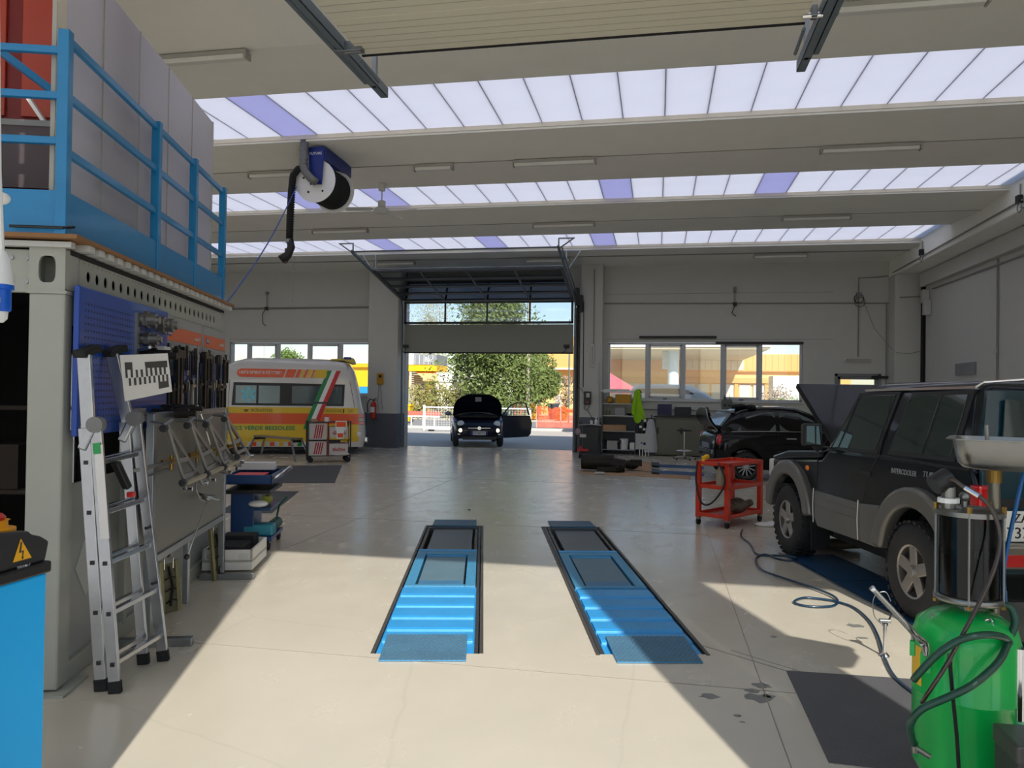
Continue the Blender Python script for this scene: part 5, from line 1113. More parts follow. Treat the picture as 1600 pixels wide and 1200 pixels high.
# CEE plug hanging at left border and white knob
t = T('cee_plug', 'blue and white industrial plug hanging at the left edge of the photo', 'plug', atD(2, 450, 2.6))
o_ = Vector(t.location); g2 = lambda u, v: atD(u, v, 2.6) - o_
up = lambda v: g2(2, v)
MB().lathe([(.012, up(392).z), (.024, up(402).z), (.036, up(440).z), (.038, up(445).z)], 20).obj('white_boot', WHITE, t, smooth=True)
MB().lathe([(.038, up(445).z), (.039, up(452).z), (.03, up(453).z), (.031, up(484).z), (.026, up(487).z)], 20).obj('blue_plug_body', mat('cee_blue', rgb(0, 90, 200), .35), t, smooth=True)
MB().lathe([(.022, up(487).z), (.02, up(498).z), (.008, up(504).z)], 16).obj('white_tip', WHITE, t, smooth=True); MB().cb((.012, -.03, up(470).z), (.02, .01, .018)).obj('label', LGREY, t)
MB().tube([(0, 0, up(392).z), (-.02, 0, .4), (-.05, 0, 1.2), (-.1, .0, 3.0)], .008, 8).obj('cable', WHITE, t)
t = T('white_switch_knob', 'small white rounded pull knob at the left edge above the plug', 'knob', atD(0, 310, 2.7))
MB().ball((-.0, 0, 0), .03, sc=(1.2, 1, .75)).obj('knob', WHITE, t, smooth='all'); MB().tube([(-.02, 0, 0), (-.06, 0, .6), (-.1, 0, 2.6)], .004, 6).obj('cord', WHITE, t)

# ---------------------------------------------------------------- blue tool trolley behind the container
TN = mat('navy_blue_trolley', rgb(22, 58, 108), .4, var=.08, coat=.2)
tf = Frame(fl(352, 862), -17.2)
t = T('tool_trolley', 'dark blue tool trolley with open top tray just behind the container', 'trolley', tf.o, tf.rz)
bx(.02, .1, .12, .26, .5, .62).obj('cabinet_body', TN, t, bev=.01)
MB().box(-.02, 0, .70, .46, .72, .72).box(-.02, 0, .70, .46, .02, .80).box(-.02, 0, .70, 0, .72, .80).box(.44, 0, .70, .46, .72, .80).box(-.02, .70, .70, .46, .72, .80).obj('top_tray', TN, t, bev=.004)
MB().box(-.02, 0, .60, .44, .7, .64).obj('lower_rim', BLACK, t); bx(.0, .02, .1, .46, .68, .14).obj('bottom_shelf', TN, t, bev=.004); bx(.24, .05, .42, .44, .6, .44).obj('side_shelf', TN, t)
MB().tube([(.44, .02, .74), (.56, .05, .82), (.58, .35, .86), (.56, .62, .82), (.44, .66, .74)], .012, 8).obj('push_handle', CHROME, t, smooth='all')
for x, y in ((.04, .06), (.42, .06), (.04, .64), (.42, .64)):
    MB().cyl((x - .015, y, .06), (x + .015, y, .06), .058, n=16).obj('castor_wheel', RUBBER, t); MB().cb((x, y, .1), (.04, .03, .05)).obj('castor_fork', STEEL, t)
def on(nm, mb, m, lab, cat, x, y, z, par=tf, **k):
    o = mb.obj(nm, m, None, **k); o.location = par.wd(x, y, z); o.rotation_euler.z = par.rz; o['label'] = lab; o['category'] = cat; return o
on('parts_tray', MB().loft([[(-.13, -.12, 0), (.13, -.12, 0), (.13, .12, 0), (-.13, .12, 0)], [(-.16, -.15, .07), (.16, -.15, .07), (.16, .15, .07), (-.16, .15, .07)]]), mat('bright_red_plastic', rgb(215, 25, 25), .45), 'bright red plastic tray in the top of the blue trolley', 'tray', .2, .22, .721, bev=.006)
on('white_box', bx(-.2, -.06, 0, .2, .06, .08), WHITE, 'long white carton lying at the back of the blue trolley top', 'carton', .18, .6, .80)
on('green_case', bx(-.1, -.12, 0, .1, .12, .2), mat('dark_green_plastic', rgb(20, 90, 60), .5), 'green plastic case behind the blue trolley top, beside the panel', 'case', .0, .9, .62)
MBs = bx(-.08, .82, 0, .08, .98, .62); on('case_stand', MBs, TN, 'dark narrow stand carrying the green case behind the trolley', 'stand', .0, 0, 0)
on('paint_can', MB().cyl((0, -.08, .05), (0, .08, .05), .05, n=16), mat('yellow_can', rgb(170, 170, 60), .5), 'yellow-capped can lying on the side shelf of the blue trolley', 'can', .34, .35, .441, smooth=True)
on('white_rag', MB().ball((0, 0, .04), .07, sc=(1.5, 1, .6)), WHITE, 'crumpled white cloth on the side shelf of the blue trolley', 'cloth', .3, .12, .441, smooth='all')
on('grinder_case', bx(-.16, -.1, 0, .16, .1, .12), mat('teal_plastic', rgb(50, 140, 160), .5), 'turquoise and black tool on the lower shelf of the blue trolley', 'tool', .3, .2, .141, bev=.02)
on('green_tool', MB().cyl((0, -.15, .06), (0, .15, .06), .06, n=14).tube([(0, .1, .1), (.02, .15, .25), (.1, .18, .34)], .012, 6), mat('green_tool_body', rgb(30, 80, 60), .5), 'green power tool with handle beside the lower shelf of the blue trolley', 'tool', .40, .5, .141, smooth=True)
# ================================================================ VEHICLES
def ringrect(x0, x1, y0, y1, z, r, n=4):
    pts = []
    for cx, cy, a0 in ((x1 - r, y1 - r, 0), (x0 + r, y1 - r, 90), (x0 + r, y0 + r, 180), (x1 - r, y0 + r, 270)):
        for i in range(n + 1): a = R_(a0 + 90 * i / n); pts.append((cx + r * math.cos(a), cy + r * math.sin(a), z))
    return pts
def itp(tab, y, k):
    if y <= tab[0][0]: return tab[0][k]
    for a, b in zip(tab, tab[1:]):
        if y <= b[0]: f_ = (y - a[0]) / (b[0] - a[0]); return a[k] + (b[k] - a[k]) * f_
    return tab[-1][k]
GLS = mat('dark_vehicle_glass', rgb(40, 54, 52), .04, 0, var=.3, scale=1.5, spec=.8, rv=.02); CHR = CHROME
TYRE = mat('tyre_rubber', rgb(42, 41, 40), .75, var=.15, bump=.2); RIMM = mat('alloy_rim', rgb(170, 165, 158), .35, .85, var=.08)
def wheel(par, x, y, r, w, rr, out=-1, spokes=5, m=RIMM, dirt=False, blocks=0, sw=.05, nm='wheel'):
    """wheel with axle along x; out = side the face looks to"""
    o = MB(); prof = [(rr, -w / 2 * .9), (rr + .02, -w / 2), (r - .05, -w / 2), (r - .012, -w / 2 + .03), (r, -w / 2 + .05), (r, w / 2 - .05), (r - .012, w / 2 - .03), (r - .05, w / 2), (rr + .02, w / 2), (rr, w / 2 * .9)]
    o.lathe(prof, 36, (x, y, r), 'x', caps=False); ty = o.obj('tyre', TYRE, par, smooth=40)
    b = MB()
    b.lathe([(rr, -w * .45), (rr * .93, -w * .42), (rr * .88, 0), (rr * .88, w * .3), (.01, w * .3)] if out < 0 else [(rr, w * .45), (rr * .93, w * .42), (rr * .88, 0), (rr * .88, -w * .3), (.01, -w * .3)], 28, (x, y, r), 'x', caps=False)
    rim = b.obj('rim', BLACK if spokes >= 8 else m, par, smooth=40)
    fx = x + out * w * .33
    for i in range(spokes):
        a = 2 * math.pi * (i + .25) / spokes; d = Vector((0, math.cos(a), math.sin(a))); c = Vector((fx, y, r))
        MB().bar(c + d * .03 + Vector((-out * .0, 0, 0)), c + d * rr * .93 + Vector((out * .01, 0, 0)), sw, .03, up=(1, 0, 0)).obj('spoke', m, rim, bev=.008)
    MB().cyl((x + out * w * .28, y, r), (x + out * w * .5, y, r), rr * .26, rr * .2, 18).obj('hub_cap', m, rim, bev=.004)
    if blocks:
        bb = MB()
        for i in range(blocks):
            a = 2 * math.pi * i / blocks; 
            for sx in (-1, 0, 1):
                aa = a + (.5 * 6.28 / blocks if sx == 0 else 0); d = Vector((0, math.cos(aa), math.sin(aa))); q_ = Vector((0, -math.sin(aa), math.cos(aa)))
                c = Vector((x + sx * w * .33, y, r)) + d * (r + .003); R3 = Matrix((Vector((1, 0, 0)), q_, d)).transposed()
                bb.cb(c, (w * .24, r * 2.2 / blocks * 1.4, .018), R3)
        bb.obj('tread_blocks', TYRE, par, kind='stuff')
    return ty
def arc(cy, cz, r, a0, a1, n): return [(cy + r * math.cos(R_(a0 + (a1 - a0) * i / n)), cz + r * math.sin(R_(a0 + (a1 - a0) * i / n))) for i in range(n + 1)]

# ---------------------------------------------------------------- off-road car
PT = mat('dark_teal_car_paint', rgb(8, 19, 25), .35, .0, var=.1, coat=.55, rv=.05, spec=.1); CLAD = mat('grey_bronze_cladding', rgb(112, 109, 103), .32, .4, var=.1, scale=4, coat=.3); PTR = mat('rear_teal_car_paint', rgb(10, 50, 60), .35, 0, coat=1.0, spec=.2)
t = T('off_road_car', 'dark teal three-door off-road car with grey cladding and raised bonnet', 'car', SF.o, SF.rz); suv = t
XO, XI = .075, 1.625
base = [(-.62, .50)] + arc(0, .40, .46, 168, 12, 12) + [(.60, .46), (1.80, .44)] + arc(2.42, .40, .46, 168, 12, 12) + [(2.95, .48), (3.04, .52), (3.06, .80), (2.98, .99), (1.7, 1.10), (1.55, 1.20), (-.60, 1.24), (-.66, 1.1), (-.68, .7)]
MB().prism(base, 'x', XO, XI).obj('body', PT, t, bev=.035, seg=3, smooth=True)
# greenhouse
rings = []
for z, yr, yf, ins in ((1.19, -.63, 1.62, .0), (1.25, -.63, 1.56, .01), (1.72, -.58, 1.10, .10), (1.79, -.55, 1.02, .14), (1.835, -.46, .92, .24)):
    rings.append(ringrect(XO + ins, XI - ins, yr, yf, z, .07))
MB().loft(rings).obj('cabin', PT, t, smooth=50)
gx_ = lambda z: XO + .01 + (z - 1.25) / .47 * .09 - .006
def sidewin(nm, pts, m=GLS, off=0.0, th=.012, par=t):
    return MB().loft([[(gx_(z) - off - th, y, z) for y, z in pts], [(gx_(z) - off + .02, y, z) for y, z in pts]]).obj(nm, m, par, bev=.003)
sidewin('window_frame', [(1.50, 1.20), (1.12, 1.745), (.44, 1.755), (.62, 1.22)], BLACK, 0, .006); sidewin('window_frame', [(.46, 1.235), (.27, 1.75), (-.50, 1.765), (-.43, 1.25)], BLACK, 0, .006)
sidewin('side_window', [(1.30, 1.23), (1.06, 1.715), (.50, 1.73), (.66, 1.25)]); sidewin('quarter_window', [(1.44, 1.22), (1.33, 1.235), (1.12, 1.68), (1.10, 1.71)])
sidewin('side_window', [(.41, 1.265), (.26, 1.72), (-.13, 1.73), (-.03, 1.275)]); sidewin('side_window', [(-.07, 1.275), (-.17, 1.73), (-.45, 1.735), (-.38, 1.285)])
MB().loft([[(XO + .12, 1.57, 1.25), (XI - .12, 1.57, 1.25), (XI - .2, 1.12, 1.71), (XO + .2, 1.12, 1.71)], [(XO + .12, 1.585, 1.26), (XI - .12, 1.585, 1.26), (XI - .2, 1.135, 1.72), (XO + .2, 1.135, 1.72)]]).obj('windscreen', GLS, t)
# drip rail
MB().bar((XO + .115, 1.05, 1.765), (XO + .115, -.5, 1.785), .02, .018).obj('drip_rail', CHR, t); MB().tube([(XO + .115, -.5, 1.785), (XO + .13, -.56, 1.82), (.5, -.58, 1.845), (1.4, -.58, 1.845)], .01, 6).obj('drip_rail', CHR, t)
# cladding and flares
def flare(cy):
    o_ = arc(cy, .42, .60, 172, 5, 16); i_ = arc(cy, .42, .44, 5, 172, 16)
    return MB().prism(o_ + i_, 'x', -.005, .12).obj('wheel_arch_flare', CLAD, t, bev=.03, seg=3, smooth=True)
flare(0); flare(2.42)
MB().prism([(.52, .45), (.62, .44), (.87, .44), (.87, .77), (.55, .80)], 'x', .045, .09).obj('lower_cladding', CLAD, t, bev=.01); MB().prism([(.885, .44), (1.72, .42), (1.80, .5), (1.80, .77), (.885, .77)], 'x', .045, .09).obj('lower_cladding', CLAD, t, bev=.01)
for z in (.70, .62): MB().box(.9, 0, 0, 0, 0, 0) if 0 else bx(.04, .9, z, .05, 1.78, z + .008).obj('cladding_rib', CLAD, t)
MB().prism([(-.45, .45), (-.68, .46), (-.70, .88), (-.45, .86)], 'x', .03, .1).obj('rear_cladding', CLAD, t, bev=.015)
for p, q_ in (((1.79, .45), (1.79, .79)), ((.878, .45), (.878, .8))): MB().tube([(.036, p[0], p[1]), (.034, p[0] + .01, (p[1] + q_[1]) / 2), (.036, q_[0], q_[1])], .005, 5).obj('chipped_edge', WHITE, t)
# doors lines
for pts in ([(1.80, .8), (1.79, 1.1), (1.56, 1.2)], [(.87, .8), (.80, 1.0), (.60, 1.22), (.40, 1.72)]): MB().tube([(XO - .0, y, z) for y, z in pts], .005, 5).obj('door_gap', BLACK, t)
bx(XO - .015, .72, 1.02, XO + .01, .90, 1.06).obj('door_handle', BLACK, t, bev=.006)
bx(XO - .006, -.6, 1.205, XO + .01, 1.7, 1.22).obj('belt_moulding', BLACK, t)
text(t, 'INTERCOOLER', .042, face(SF.px(1411, 738, XO - .004), (0, -1, .02), (0, 0, 1)), mat('grey_decal', rgb(150, 155, 155), .4), shear=.25, wid=.36)
text(t, 'TURBO', .042, face(SF.px(1456, 743, XO - .004), (0, -1, .02), (0, 0, 1)), MATS['grey_decal'], shear=.25, wid=.24)
text(t, 'DIESEL', .02, face(Vector((XO - .004, -.5, .88)), (0, -1, 0), (0, 0, 1)), MATS['grey_decal'], wid=.1); text(t, 'GALLOPER', .022, face(Vector((.042, 1.62, .745)), (0, -1, 0), (0, 0, 1)), GREY, wid=.16)
# mirror
MB().cb((-.06, 1.62, 1.33), (.19, .10, .22)).obj('mirror_shell', BLACK, t, bev=.025, seg=3); MB().cb((-.06, 1.565, 1.33), (.15, .006, .18)).obj('mirror_glass', mat('mirror_silver', rgb(150, 165, 165), .05, 1.0), t); MB().bar((.02, 1.6, 1.2), (-.03, 1.6, 1.25), .04, .1).obj('mirror_arm', BLACK, t)
MB().ball((XO - .005, 2.02, .97), .03, sc=(.5, 1.3, .9)).obj('side_indicator', mat('amber_lens', rgb(255, 140, 30), .2), t, smooth='all')
# raised bonnet
MB().loft([[(XO + .1, 1.62, 1.16), (XI - .1, 1.62, 1.16), (XI - .02, 2.36, 1.80), (XO + .0, 2.36, 1.80)], [(XO + .1, 1.58, 1.20), (XI - .1, 1.58, 1.20), (XI - .02, 2.32, 1.845), (XO + .0, 2.32, 1.845)]]).obj('bonnet', PT, t, bev=.01)
MB().loft([[(XO + .14, 1.66, 1.17), (XI - .14, 1.66, 1.17), (XI - .06, 2.34, 1.77), (XO + .04, 2.34, 1.77)], [(XO + .14, 1.65, 1.18), (XI - .14, 1.65, 1.18), (XI - .06, 2.33, 1.79), (XO + .04, 2.33, 1.79)]]).obj('bonnet_inner_panel', mat('bonnet_inner_grey', rgb(70, 70, 80), .5), t)
MB().cyl((XO + .15, 2.2, 1.05), (XO + .3, 1.95, 1.45), .008, n=6).obj('bonnet_stay', BLACK, t)
MB().prism([(1.7, 1.1), (2.95, .98), (2.98, 1.02), (2.6, 1.10), (1.7, 1.17)], 'x', XO - .005, XO + .14).obj('front_wing', PT, t, bev=.02, seg=3)
MB().cb((XO + .08, 3.0, .88), (.2, .1, .2)).obj('headlamp', LAMPW, t, bev=.02); MB().box(.05, 3.02, .50, 1.65, 3.14, .68).obj('front_bumper', CLAD, t, bev=.02)
# rear
MB().loft([[(XO + .03, -.665, .52), (XI - .03, -.665, .52), (XI - .03, -.655, 1.22), (XO + .03, -.655, 1.22)], [(XO + .03, -.70, .52), (XI - .03, -.70, .52), (XI - .03, -.69, 1.22), (XO + .03, -.69, 1.22)]]).obj('tailgate', PTR, t, bev=.01)
MB().loft([[(XO + .03, -.64, 1.22), (XI - .03, -.64, 1.22), (XI - .12, -.58, 1.76), (XO + .12, -.58, 1.76)], [(XO + .03, -.675, 1.22), (XI - .03, -.675, 1.22), (XI - .12, -.61, 1.76), (XO + .12, -.61, 1.76)]]).obj('tailgate_upper', PTR, t)
MB().loft([[(XO + .17, -.675, 1.31), (XI - .17, -.675, 1.31), (XI - .2, -.635, 1.70), (XO + .22, -.635, 1.70)], [(XO + .17, -.69, 1.31), (XI - .17, -.69, 1.31), (XI - .2, -.65, 1.70), (XO + .22, -.65, 1.70)]]).obj('rear_window', GLS, t)
REDL = mat('red_tail_lens', rgb(190, 10, 18), .15, coat=1); 
bx(.06, -.73, .86, .20, -.62, 1.12).obj('tail_lamp', REDL, t, bev=.02)
bx(.05, -.83, .58, 1.65, -.66, .74).obj('rear_bumper', mat('worn_chrome_bumper', rgb(150, 145, 135), .3, .9), t, bev=.02); bx(.12, -.84, .60, .55, -.825, .68).obj('bumper_reflector', REDL, t, bev=.004)
bx(.2, -.715, .745, .62, -.70, .95).obj('number_plate', mat('plate_white', rgb(230, 228, 218), .4), t, bev=.003)
text(t, 'ZA', .06, face(Vector((.36, -.717, .90)), (1, 0, 0), (0, 0, 1)), BLACK); text(t, '737', .075, face(Vector((.34, -.717, .80)), (1, 0, 0), (0, 0, 1)), BLACK)
bx(.22, -.705, .97, .8, -.69, 1.03).obj('plate_lamp_strip', BLACK, t); MB().ball((.12, -.705, 1.1), .012).obj('keyhole', CHR, t)
for y in (0, 2.42):
    wheel(t, .13, y, .375, .25, .205, -1, 5, RIMM, blocks=34, sw=.095); wheel(t, 1.57, y, .375, .25, .205, 1, 5, RIMM)
    bx(.26, y - .5, .3, 1.4, y + .5, .95).obj('wheel_housing', DARK, t)
bx(.3, -.5, .28, 1.4, 2.9, .46).obj('underbody', DARK, t); MB().cyl((.3, 0, .3), (1.4, 0, .3), .06).cyl((.5, 0, .3), (.9, 0, .3), .12).obj('rear_axle', mat('rusty_axle', rgb(92, 72, 55), .9), t)
bx(.05, 1.86, .16, .24, 1.88, .5).obj('mud_flap', RUBBER, t); bx(.05, -.52, .2, .24, -.50, .6).obj('mud_flap', RUBBER, t)
bx(.6, 1.75, .3, 1.1, 2.1, .6).obj('exposed_gearbox', mat('dirty_cast_metal', rgb(110, 100, 88), .7, .4, var=.3), t, bev=.05)

# ---------------------------------------------------------------- small hatchback builder
PSG = mat('sky_pale_side_glass', rgb(92, 102, 100), .05, var=.3, scale=2)  # sky reflection and light interior are put into the pane colour
def hatch(t, paint, side, interior=False, hood_open=False, boot_open=False, skip_door=False, soft=False):
    """rear axle at local y 0, car centre at local x 0"""
    B = [(-.60, .42, .72, .58), (-.55, .34, .88, .70), (-.42, .28, .95, .775), (-.2, .25, .98, .80), (0, .25, .99, .812), (.5, .22, 1.0, .812), (1.2, .22, 1.0, .812), (1.7, .22, .99, .812), (2.0, .22, .96, .805), (2.3, .24, .90, .80), (2.55, .26, .84, .775), (2.75, .28, .76, .72), (2.9, .32, .66, .62), (2.97, .38, .58, .5)]
    ys = sorted({round(-.60 + .05 * i, 3) for i in range(72)} - {y for y in []}); ys = [y for y in ys if y <= 2.97] 
    R = []
    for y in ys:
        zl, zh, w_ = itp(B, y, 1), itp(B, y, 2), itp(B, y, 3)
        for yc in (0, 2.3):
            d = .335 ** 2 - (y - yc) ** 2
            if d > 0: zl = max(zl, .29 + math.sqrt(d))
        zl = min(zl, zh - .12); zm = max((zl + zh) / 2, zl + .02)
        half = [(w_ * .90, zl), (w_ * .985, zl + (zm - zl) * .35), (w_, zm), (w_ * .985, zh - (zh - zm) * .25), (w_ * .93, zh - .01), (w_ * .75, zh + .012), (0, zh + .02)]
        R.append([(-x, y, z) for x, z in half[:-1]] + [(0, y, half[-1][1])] + [(x, y, z) for x, z in reversed(half[:-1])])
    MB().loft(R).obj('body', paint, t, smooth=50)
    Cb = [(-.50, .99, .50, .45), (-.42, 1.12, .60, .50), (-.25, 1.30, .68, .53), (0, 1.43, .73, .55), (.4, 1.485, .76, .565), (.8, 1.49, .77, .57), (1.1, 1.465, .77, .565), (1.35, 1.38, .76, .56), (1.6, 1.22, .74, .58), (1.9, .99, .70, .64)]
    R = []
    for i in range(37):
        y = -.50 + 2.4 * i / 36; zt, wb, wt = itp(Cb, y, 1), itp(Cb, y, 2), itp(Cb, y, 3); zb_ = .94; zt = max(zt, zb_ + .02)
        h = zt - zb_; wt2 = wb + (wt - wb) * min(1, h / .5)
        half = [(wb, zb_), (wb + (wt2 - wb) * .5, zb_ + h * .5), (wt2, zb_ + h * .86), (wt2 - .06, zt - .01), (wt2 * .6, zt), (0, zt + .008)]
        R.append([(-x, y, z) for x, z in half[:-1]] + [(0, y, half[-1][1])] + [(x, y, z) for x, z in reversed(half[:-1])])
    MB().loft(R).obj('cabin', paint, t, smooth=50)
    def sx(y, z): wb, wt = itp(Cb, y, 2), itp(Cb, y, 3); h = max(.02, itp(Cb, y, 1) - .94); wt2 = wb + (wt - wb) * min(1, h / .5); return wb + (wt2 - wb) * min(1, (z - .94) / (h * .86))
    for s_ in (side if isinstance(side, tuple) else (side,)):
        for pts in ([(-.15, 1.0), (.05, 1.28), (.35, 1.37), (.62, 1.38), (.60, 1.0)], [(.68, 1.0), (.70, 1.38), (1.1, 1.36), (1.35, 1.24), (1.62, 1.02)]):
            MB().loft([[(s_ * (sx(y, z) + .012), y, z) for y, z in pts], [(s_ * (sx(y, z) - .03), y, z) for y, z in pts]]).obj('side_window', PSG, t)
        bx(*sorted((s_ * .80, s_ * .815)), 0, 0, 0, 0) if 0 else MB().tube([(s_ * .785, -.3, .985), (s_ * .80, .4, 1.0), (s_ * .80, 1.2, 1.0), (s_ * .78, 1.75, .975)], .008, 6).obj('chrome_waistline', CHR, t)
        MB().bar((s_ * .825, .78, .86), (s_ * .825, .98, .86), .02, .02).obj('door_handle', CHR, t)
        MB().tube([(s_ * .817, .62, .3), (s_ * .817, .62, .9), (s_ * .80, .64, .99)], .004, 5).obj('door_gap', BLACK, t)
        MB().tube([(s_ * .812, .4, .72), (s_ * .818, 1.2, .74), (s_ * .812, 1.9, .74)], .007, 6).obj('side_crease', paint, t)
    for y in (0, 2.3):
        for s_ in (-1, 1): wheel(t, s_ * .70, y, .29, .18, .20, s_, 12, mat('bright_silver_rim', rgb(190, 190, 192), .3, .8), sw=.022)
    return sx, itp

# black car inside, seen from its right rear
F5 = Frame((1.74, 15.83, 0), 79)
o = F5.wd(-.76, 0)
BP = mat('black_car_paint', rgb(6, 6, 8), .4, .0, var=.05, spec=.05, coat=.6, rv=.02)
t = T('black_hatchback', 'glossy black small car with open boot lid and folded soft roof, right of the workbench', 'car', o, F5.rz)
hatch(t, BP, (1, -1))
MB().loft([[(-.55, -.44, 1.08), (.55, -.44, 1.08), (.47, -.22, 1.33), (-.47, -.22, 1.33)], [(-.55, -.475, 1.10), (.55, -.475, 1.10), (.47, -.255, 1.36), (-.47, -.255, 1.36)]]).obj('rear_window', mat('bright_rear_glass', rgb(120, 135, 140), .05), t)
for s_ in (-1, 1): MB().ball((s_ * .66, -.50, .80), .1, sc=(.75, .7, 1.3)).obj('tail_lamp', REDL, t, smooth='all')
# opened boot lid
lid = []
for k in range(9):
    a = k / 8; y = -.50 - .10 * math.sin(a * 3.1); z = 1.0 + .46 * a; w_ = .50 * math.sqrt(max(0.02, 1 - max(0, a - .55) ** 2 / .25)); lid.append([(-w_, y - .18 * a, z), (w_, y - .18 * a, z), (w_ * .95, y - .18 * a + .07, z + .0), (-w_ * .95, y - .18 * a + .07, z)])
MB().loft(lid).obj('boot_lid', BP, t, bev=.01, seg=2); MB().tube([(x_[1][0] , x_[1][1] - .005, x_[1][2]) for x_ in lid], .012, 6).obj('boot_lid_highlight', STEEL, t)  # bright steel tube stands in for the highlight along the lid edge
MB().box(-.5, -.62, .52, .5, -.56, .60).obj('bumper_chrome', CHR, t, bev=.01); bx(-.26, -.625, .62, .26, -.60, .73).obj('number_plate', mat('dim_plate', rgb(120, 130, 150), .4), t)
# soft roof pile
rnd = random.Random(5); mb = MB()
for k in range(9): mb.ball((rnd.uniform(-.45, .45), -.02 + .05 * k, 1.46 + rnd.uniform(-.01, .03)), .09, 8, 6, (2.2, .9, .6))
mb.obj('folded_soft_roof', mat('black_canvas', rgb(16, 16, 17), .9), t); MB().bar((-.5, -.2, 1.38), (.5, -.2, 1.38), .1, .05).obj('roof_spoiler', mat('silver_spoiler', rgb(120, 120, 122), .3), t, bev=.02)

# small dark blue car outside, facing the camera
hd = 163; o = Vector((-5.45, 23.05, 0)) - Vector((math.sin(R_(hd)), math.cos(R_(hd)), 0)) * 2.75 ; o.z = -.012
DBP = mat('midnight_blue_car_paint', rgb(8, 12, 30), .35, .0, spec=.15, var=.05, coat=.5, rv=.02)
t = T('dark_blue_hatchback', 'small dark blue car facing the camera in the doorway with raised bonnet and open door', 'car', o, -R_(hd))
hatch(t, DBP, (1, -1))
MB().loft([[(-.62, 1.84, 1.03), (.62, 1.84, 1.03), (.5, 1.36, 1.38), (-.5, 1.36, 1.38)], [(-.62, 1.88, 1.06), (.62, 1.88, 1.06), (.5, 1.40, 1.41), (-.5, 1.40, 1.41)]]).obj('windscreen', mat('sky_windscreen', rgb(70, 90, 110), .05), t)
hood = []
for k in range(7):
    a = k / 6; y = 1.98 + .32 * a; z = 1.05 + .60 * a + .06 * math.sin(a * 3.14); w_ = .78 - .22 * a ** 3
    hood.append([(-w_, y, z - .10), (-w_ * .6, y, z), (0, y, z + .03), (w_ * .6, y, z), (w_, y, z - .10), (w_ * .97, y - .04, z - .10), (0, y - .05, z + .02), (-w_ * .97, y - .04, z - .10)])
MB().loft(hood).obj('bonnet', DBP, t); bx(-.1, 2.33, 1.42, .1, 2.335, 1.56).obj('bonnet_sticker', GREY, t)
bx(-.6, 2.05, .92, .6, 2.5, .97).obj('engine_bay', DARK, t)
for s_ in (-1, 1):
    MB().ball((s_ * .56, 2.78, .73), .11, sc=(1, .8, 1)).obj('headlamp', mat('headlamp_glass', rgb(215, 220, 225), .4), t, smooth='all')
    MB().ball((s_ * .57, 2.92, .54), .06, sc=(1, .8, 1)).obj('running_lamp', mat('lit_lamp', rgb(255, 240, 210), .3, emit=(1, .75, .45), es=3.0), t, smooth='all')
    bx(*sorted((s_ * .30, s_ * .68)), 2.86 if 0 else 2.80, .42, 2.90, .46) if 0 else MB().box(min(s_ * .3, s_ * .66), 2.80, .40, max(s_ * .3, s_ * .66), 2.92, .44).obj('bumper_chrome', CHR, t, bev=.01)
    MB().ball((s_ * .93, 1.55, 1.02), .1, sc=(1, .6, .7)).obj('door_mirror', mat('pale_mirror_shell', rgb(120, 130, 150), .2), t, smooth='all')
    MB().bar((s_ * .78, 1.6, .98), (s_ * .9, 1.56, 1.0), .03).obj('mirror_stalk', BLACK, t)
MB().box(-.35, 2.90, .60, .35, 2.98, .625).obj('chrome_moustache', CHR, t, bev=.006); MB().cyl((0, 2.95, .61), (0, 3.0, .61), .055, n=16).obj('round_badge', CHR, t)
bx(-.26, 2.97, .40, .26, 2.99, .51).obj('number_plate', mat('eu_plate', rgb(205, 210, 215), .4), t, bev=.003)
for s_ in (-1, 1): bx(*((-.26, 2.99, .40, -.20, 2.995, .51) if s_ < 0 else (.20, 2.99, .40, .26, 2.995, .51))).obj('plate_blue_band', NAVY, t)
text(t, 'EV 000TN'.replace('000', '089'), .06, face(Vector((0, 2.996, .455)), (-1, 0, 0), (0, 0, 1)), BLACK, wid=.34)
MB().prism([(-.5, .25), (.5, .25), (.56, .38), (-.56, .38)], 'y', 2.84, 2.93).obj('lower_grille', BLACK, t)
# open door on the car's left side (image right)
dr = MB(); hx, hy = -.80, 1.72
ang = R_(62); ux, uy = -math.sin(ang), -math.cos(ang)
W = lambda a, z, d=0: (hx + ux * a + uy * d, hy + uy * a - ux * d, z)
prof = [(0, .28), (.12, .24), (1.05, .26), (1.16, .36), (1.2, .7), (1.12, .96), (0, .98)]
MB().loft([[W(a, z, -.03) for a, z in prof], [W(a, z, .04) for a, z in prof]]).obj('open_door', DBP, t, bev=.015)
fr_ = [W(.02, .98), W(.35, 1.3), W(.6, 1.38), W(.95, 1.38), W(1.1, .98)]
for i in range(4): MB().bar(fr_[i], fr_[i + 1], .045, .03).obj('door_window_frame', BLACK, t)
MB().loft([[W(a, z, 0) for a, z in ((.05, .98), (.36, 1.28), (.6, 1.36), (.94, 1.36), (1.06, .98))], [W(a, z, .006) for a, z in ((.05, .98), (.36, 1.28), (.6, 1.36), (.94, 1.36), (1.06, .98))]]).obj('door_glass', PANE, t)
MB().bar(W(.9, .80, -.05), W(1.08, .80, -.05), .02).obj('inner_door_handle', CHR, t)

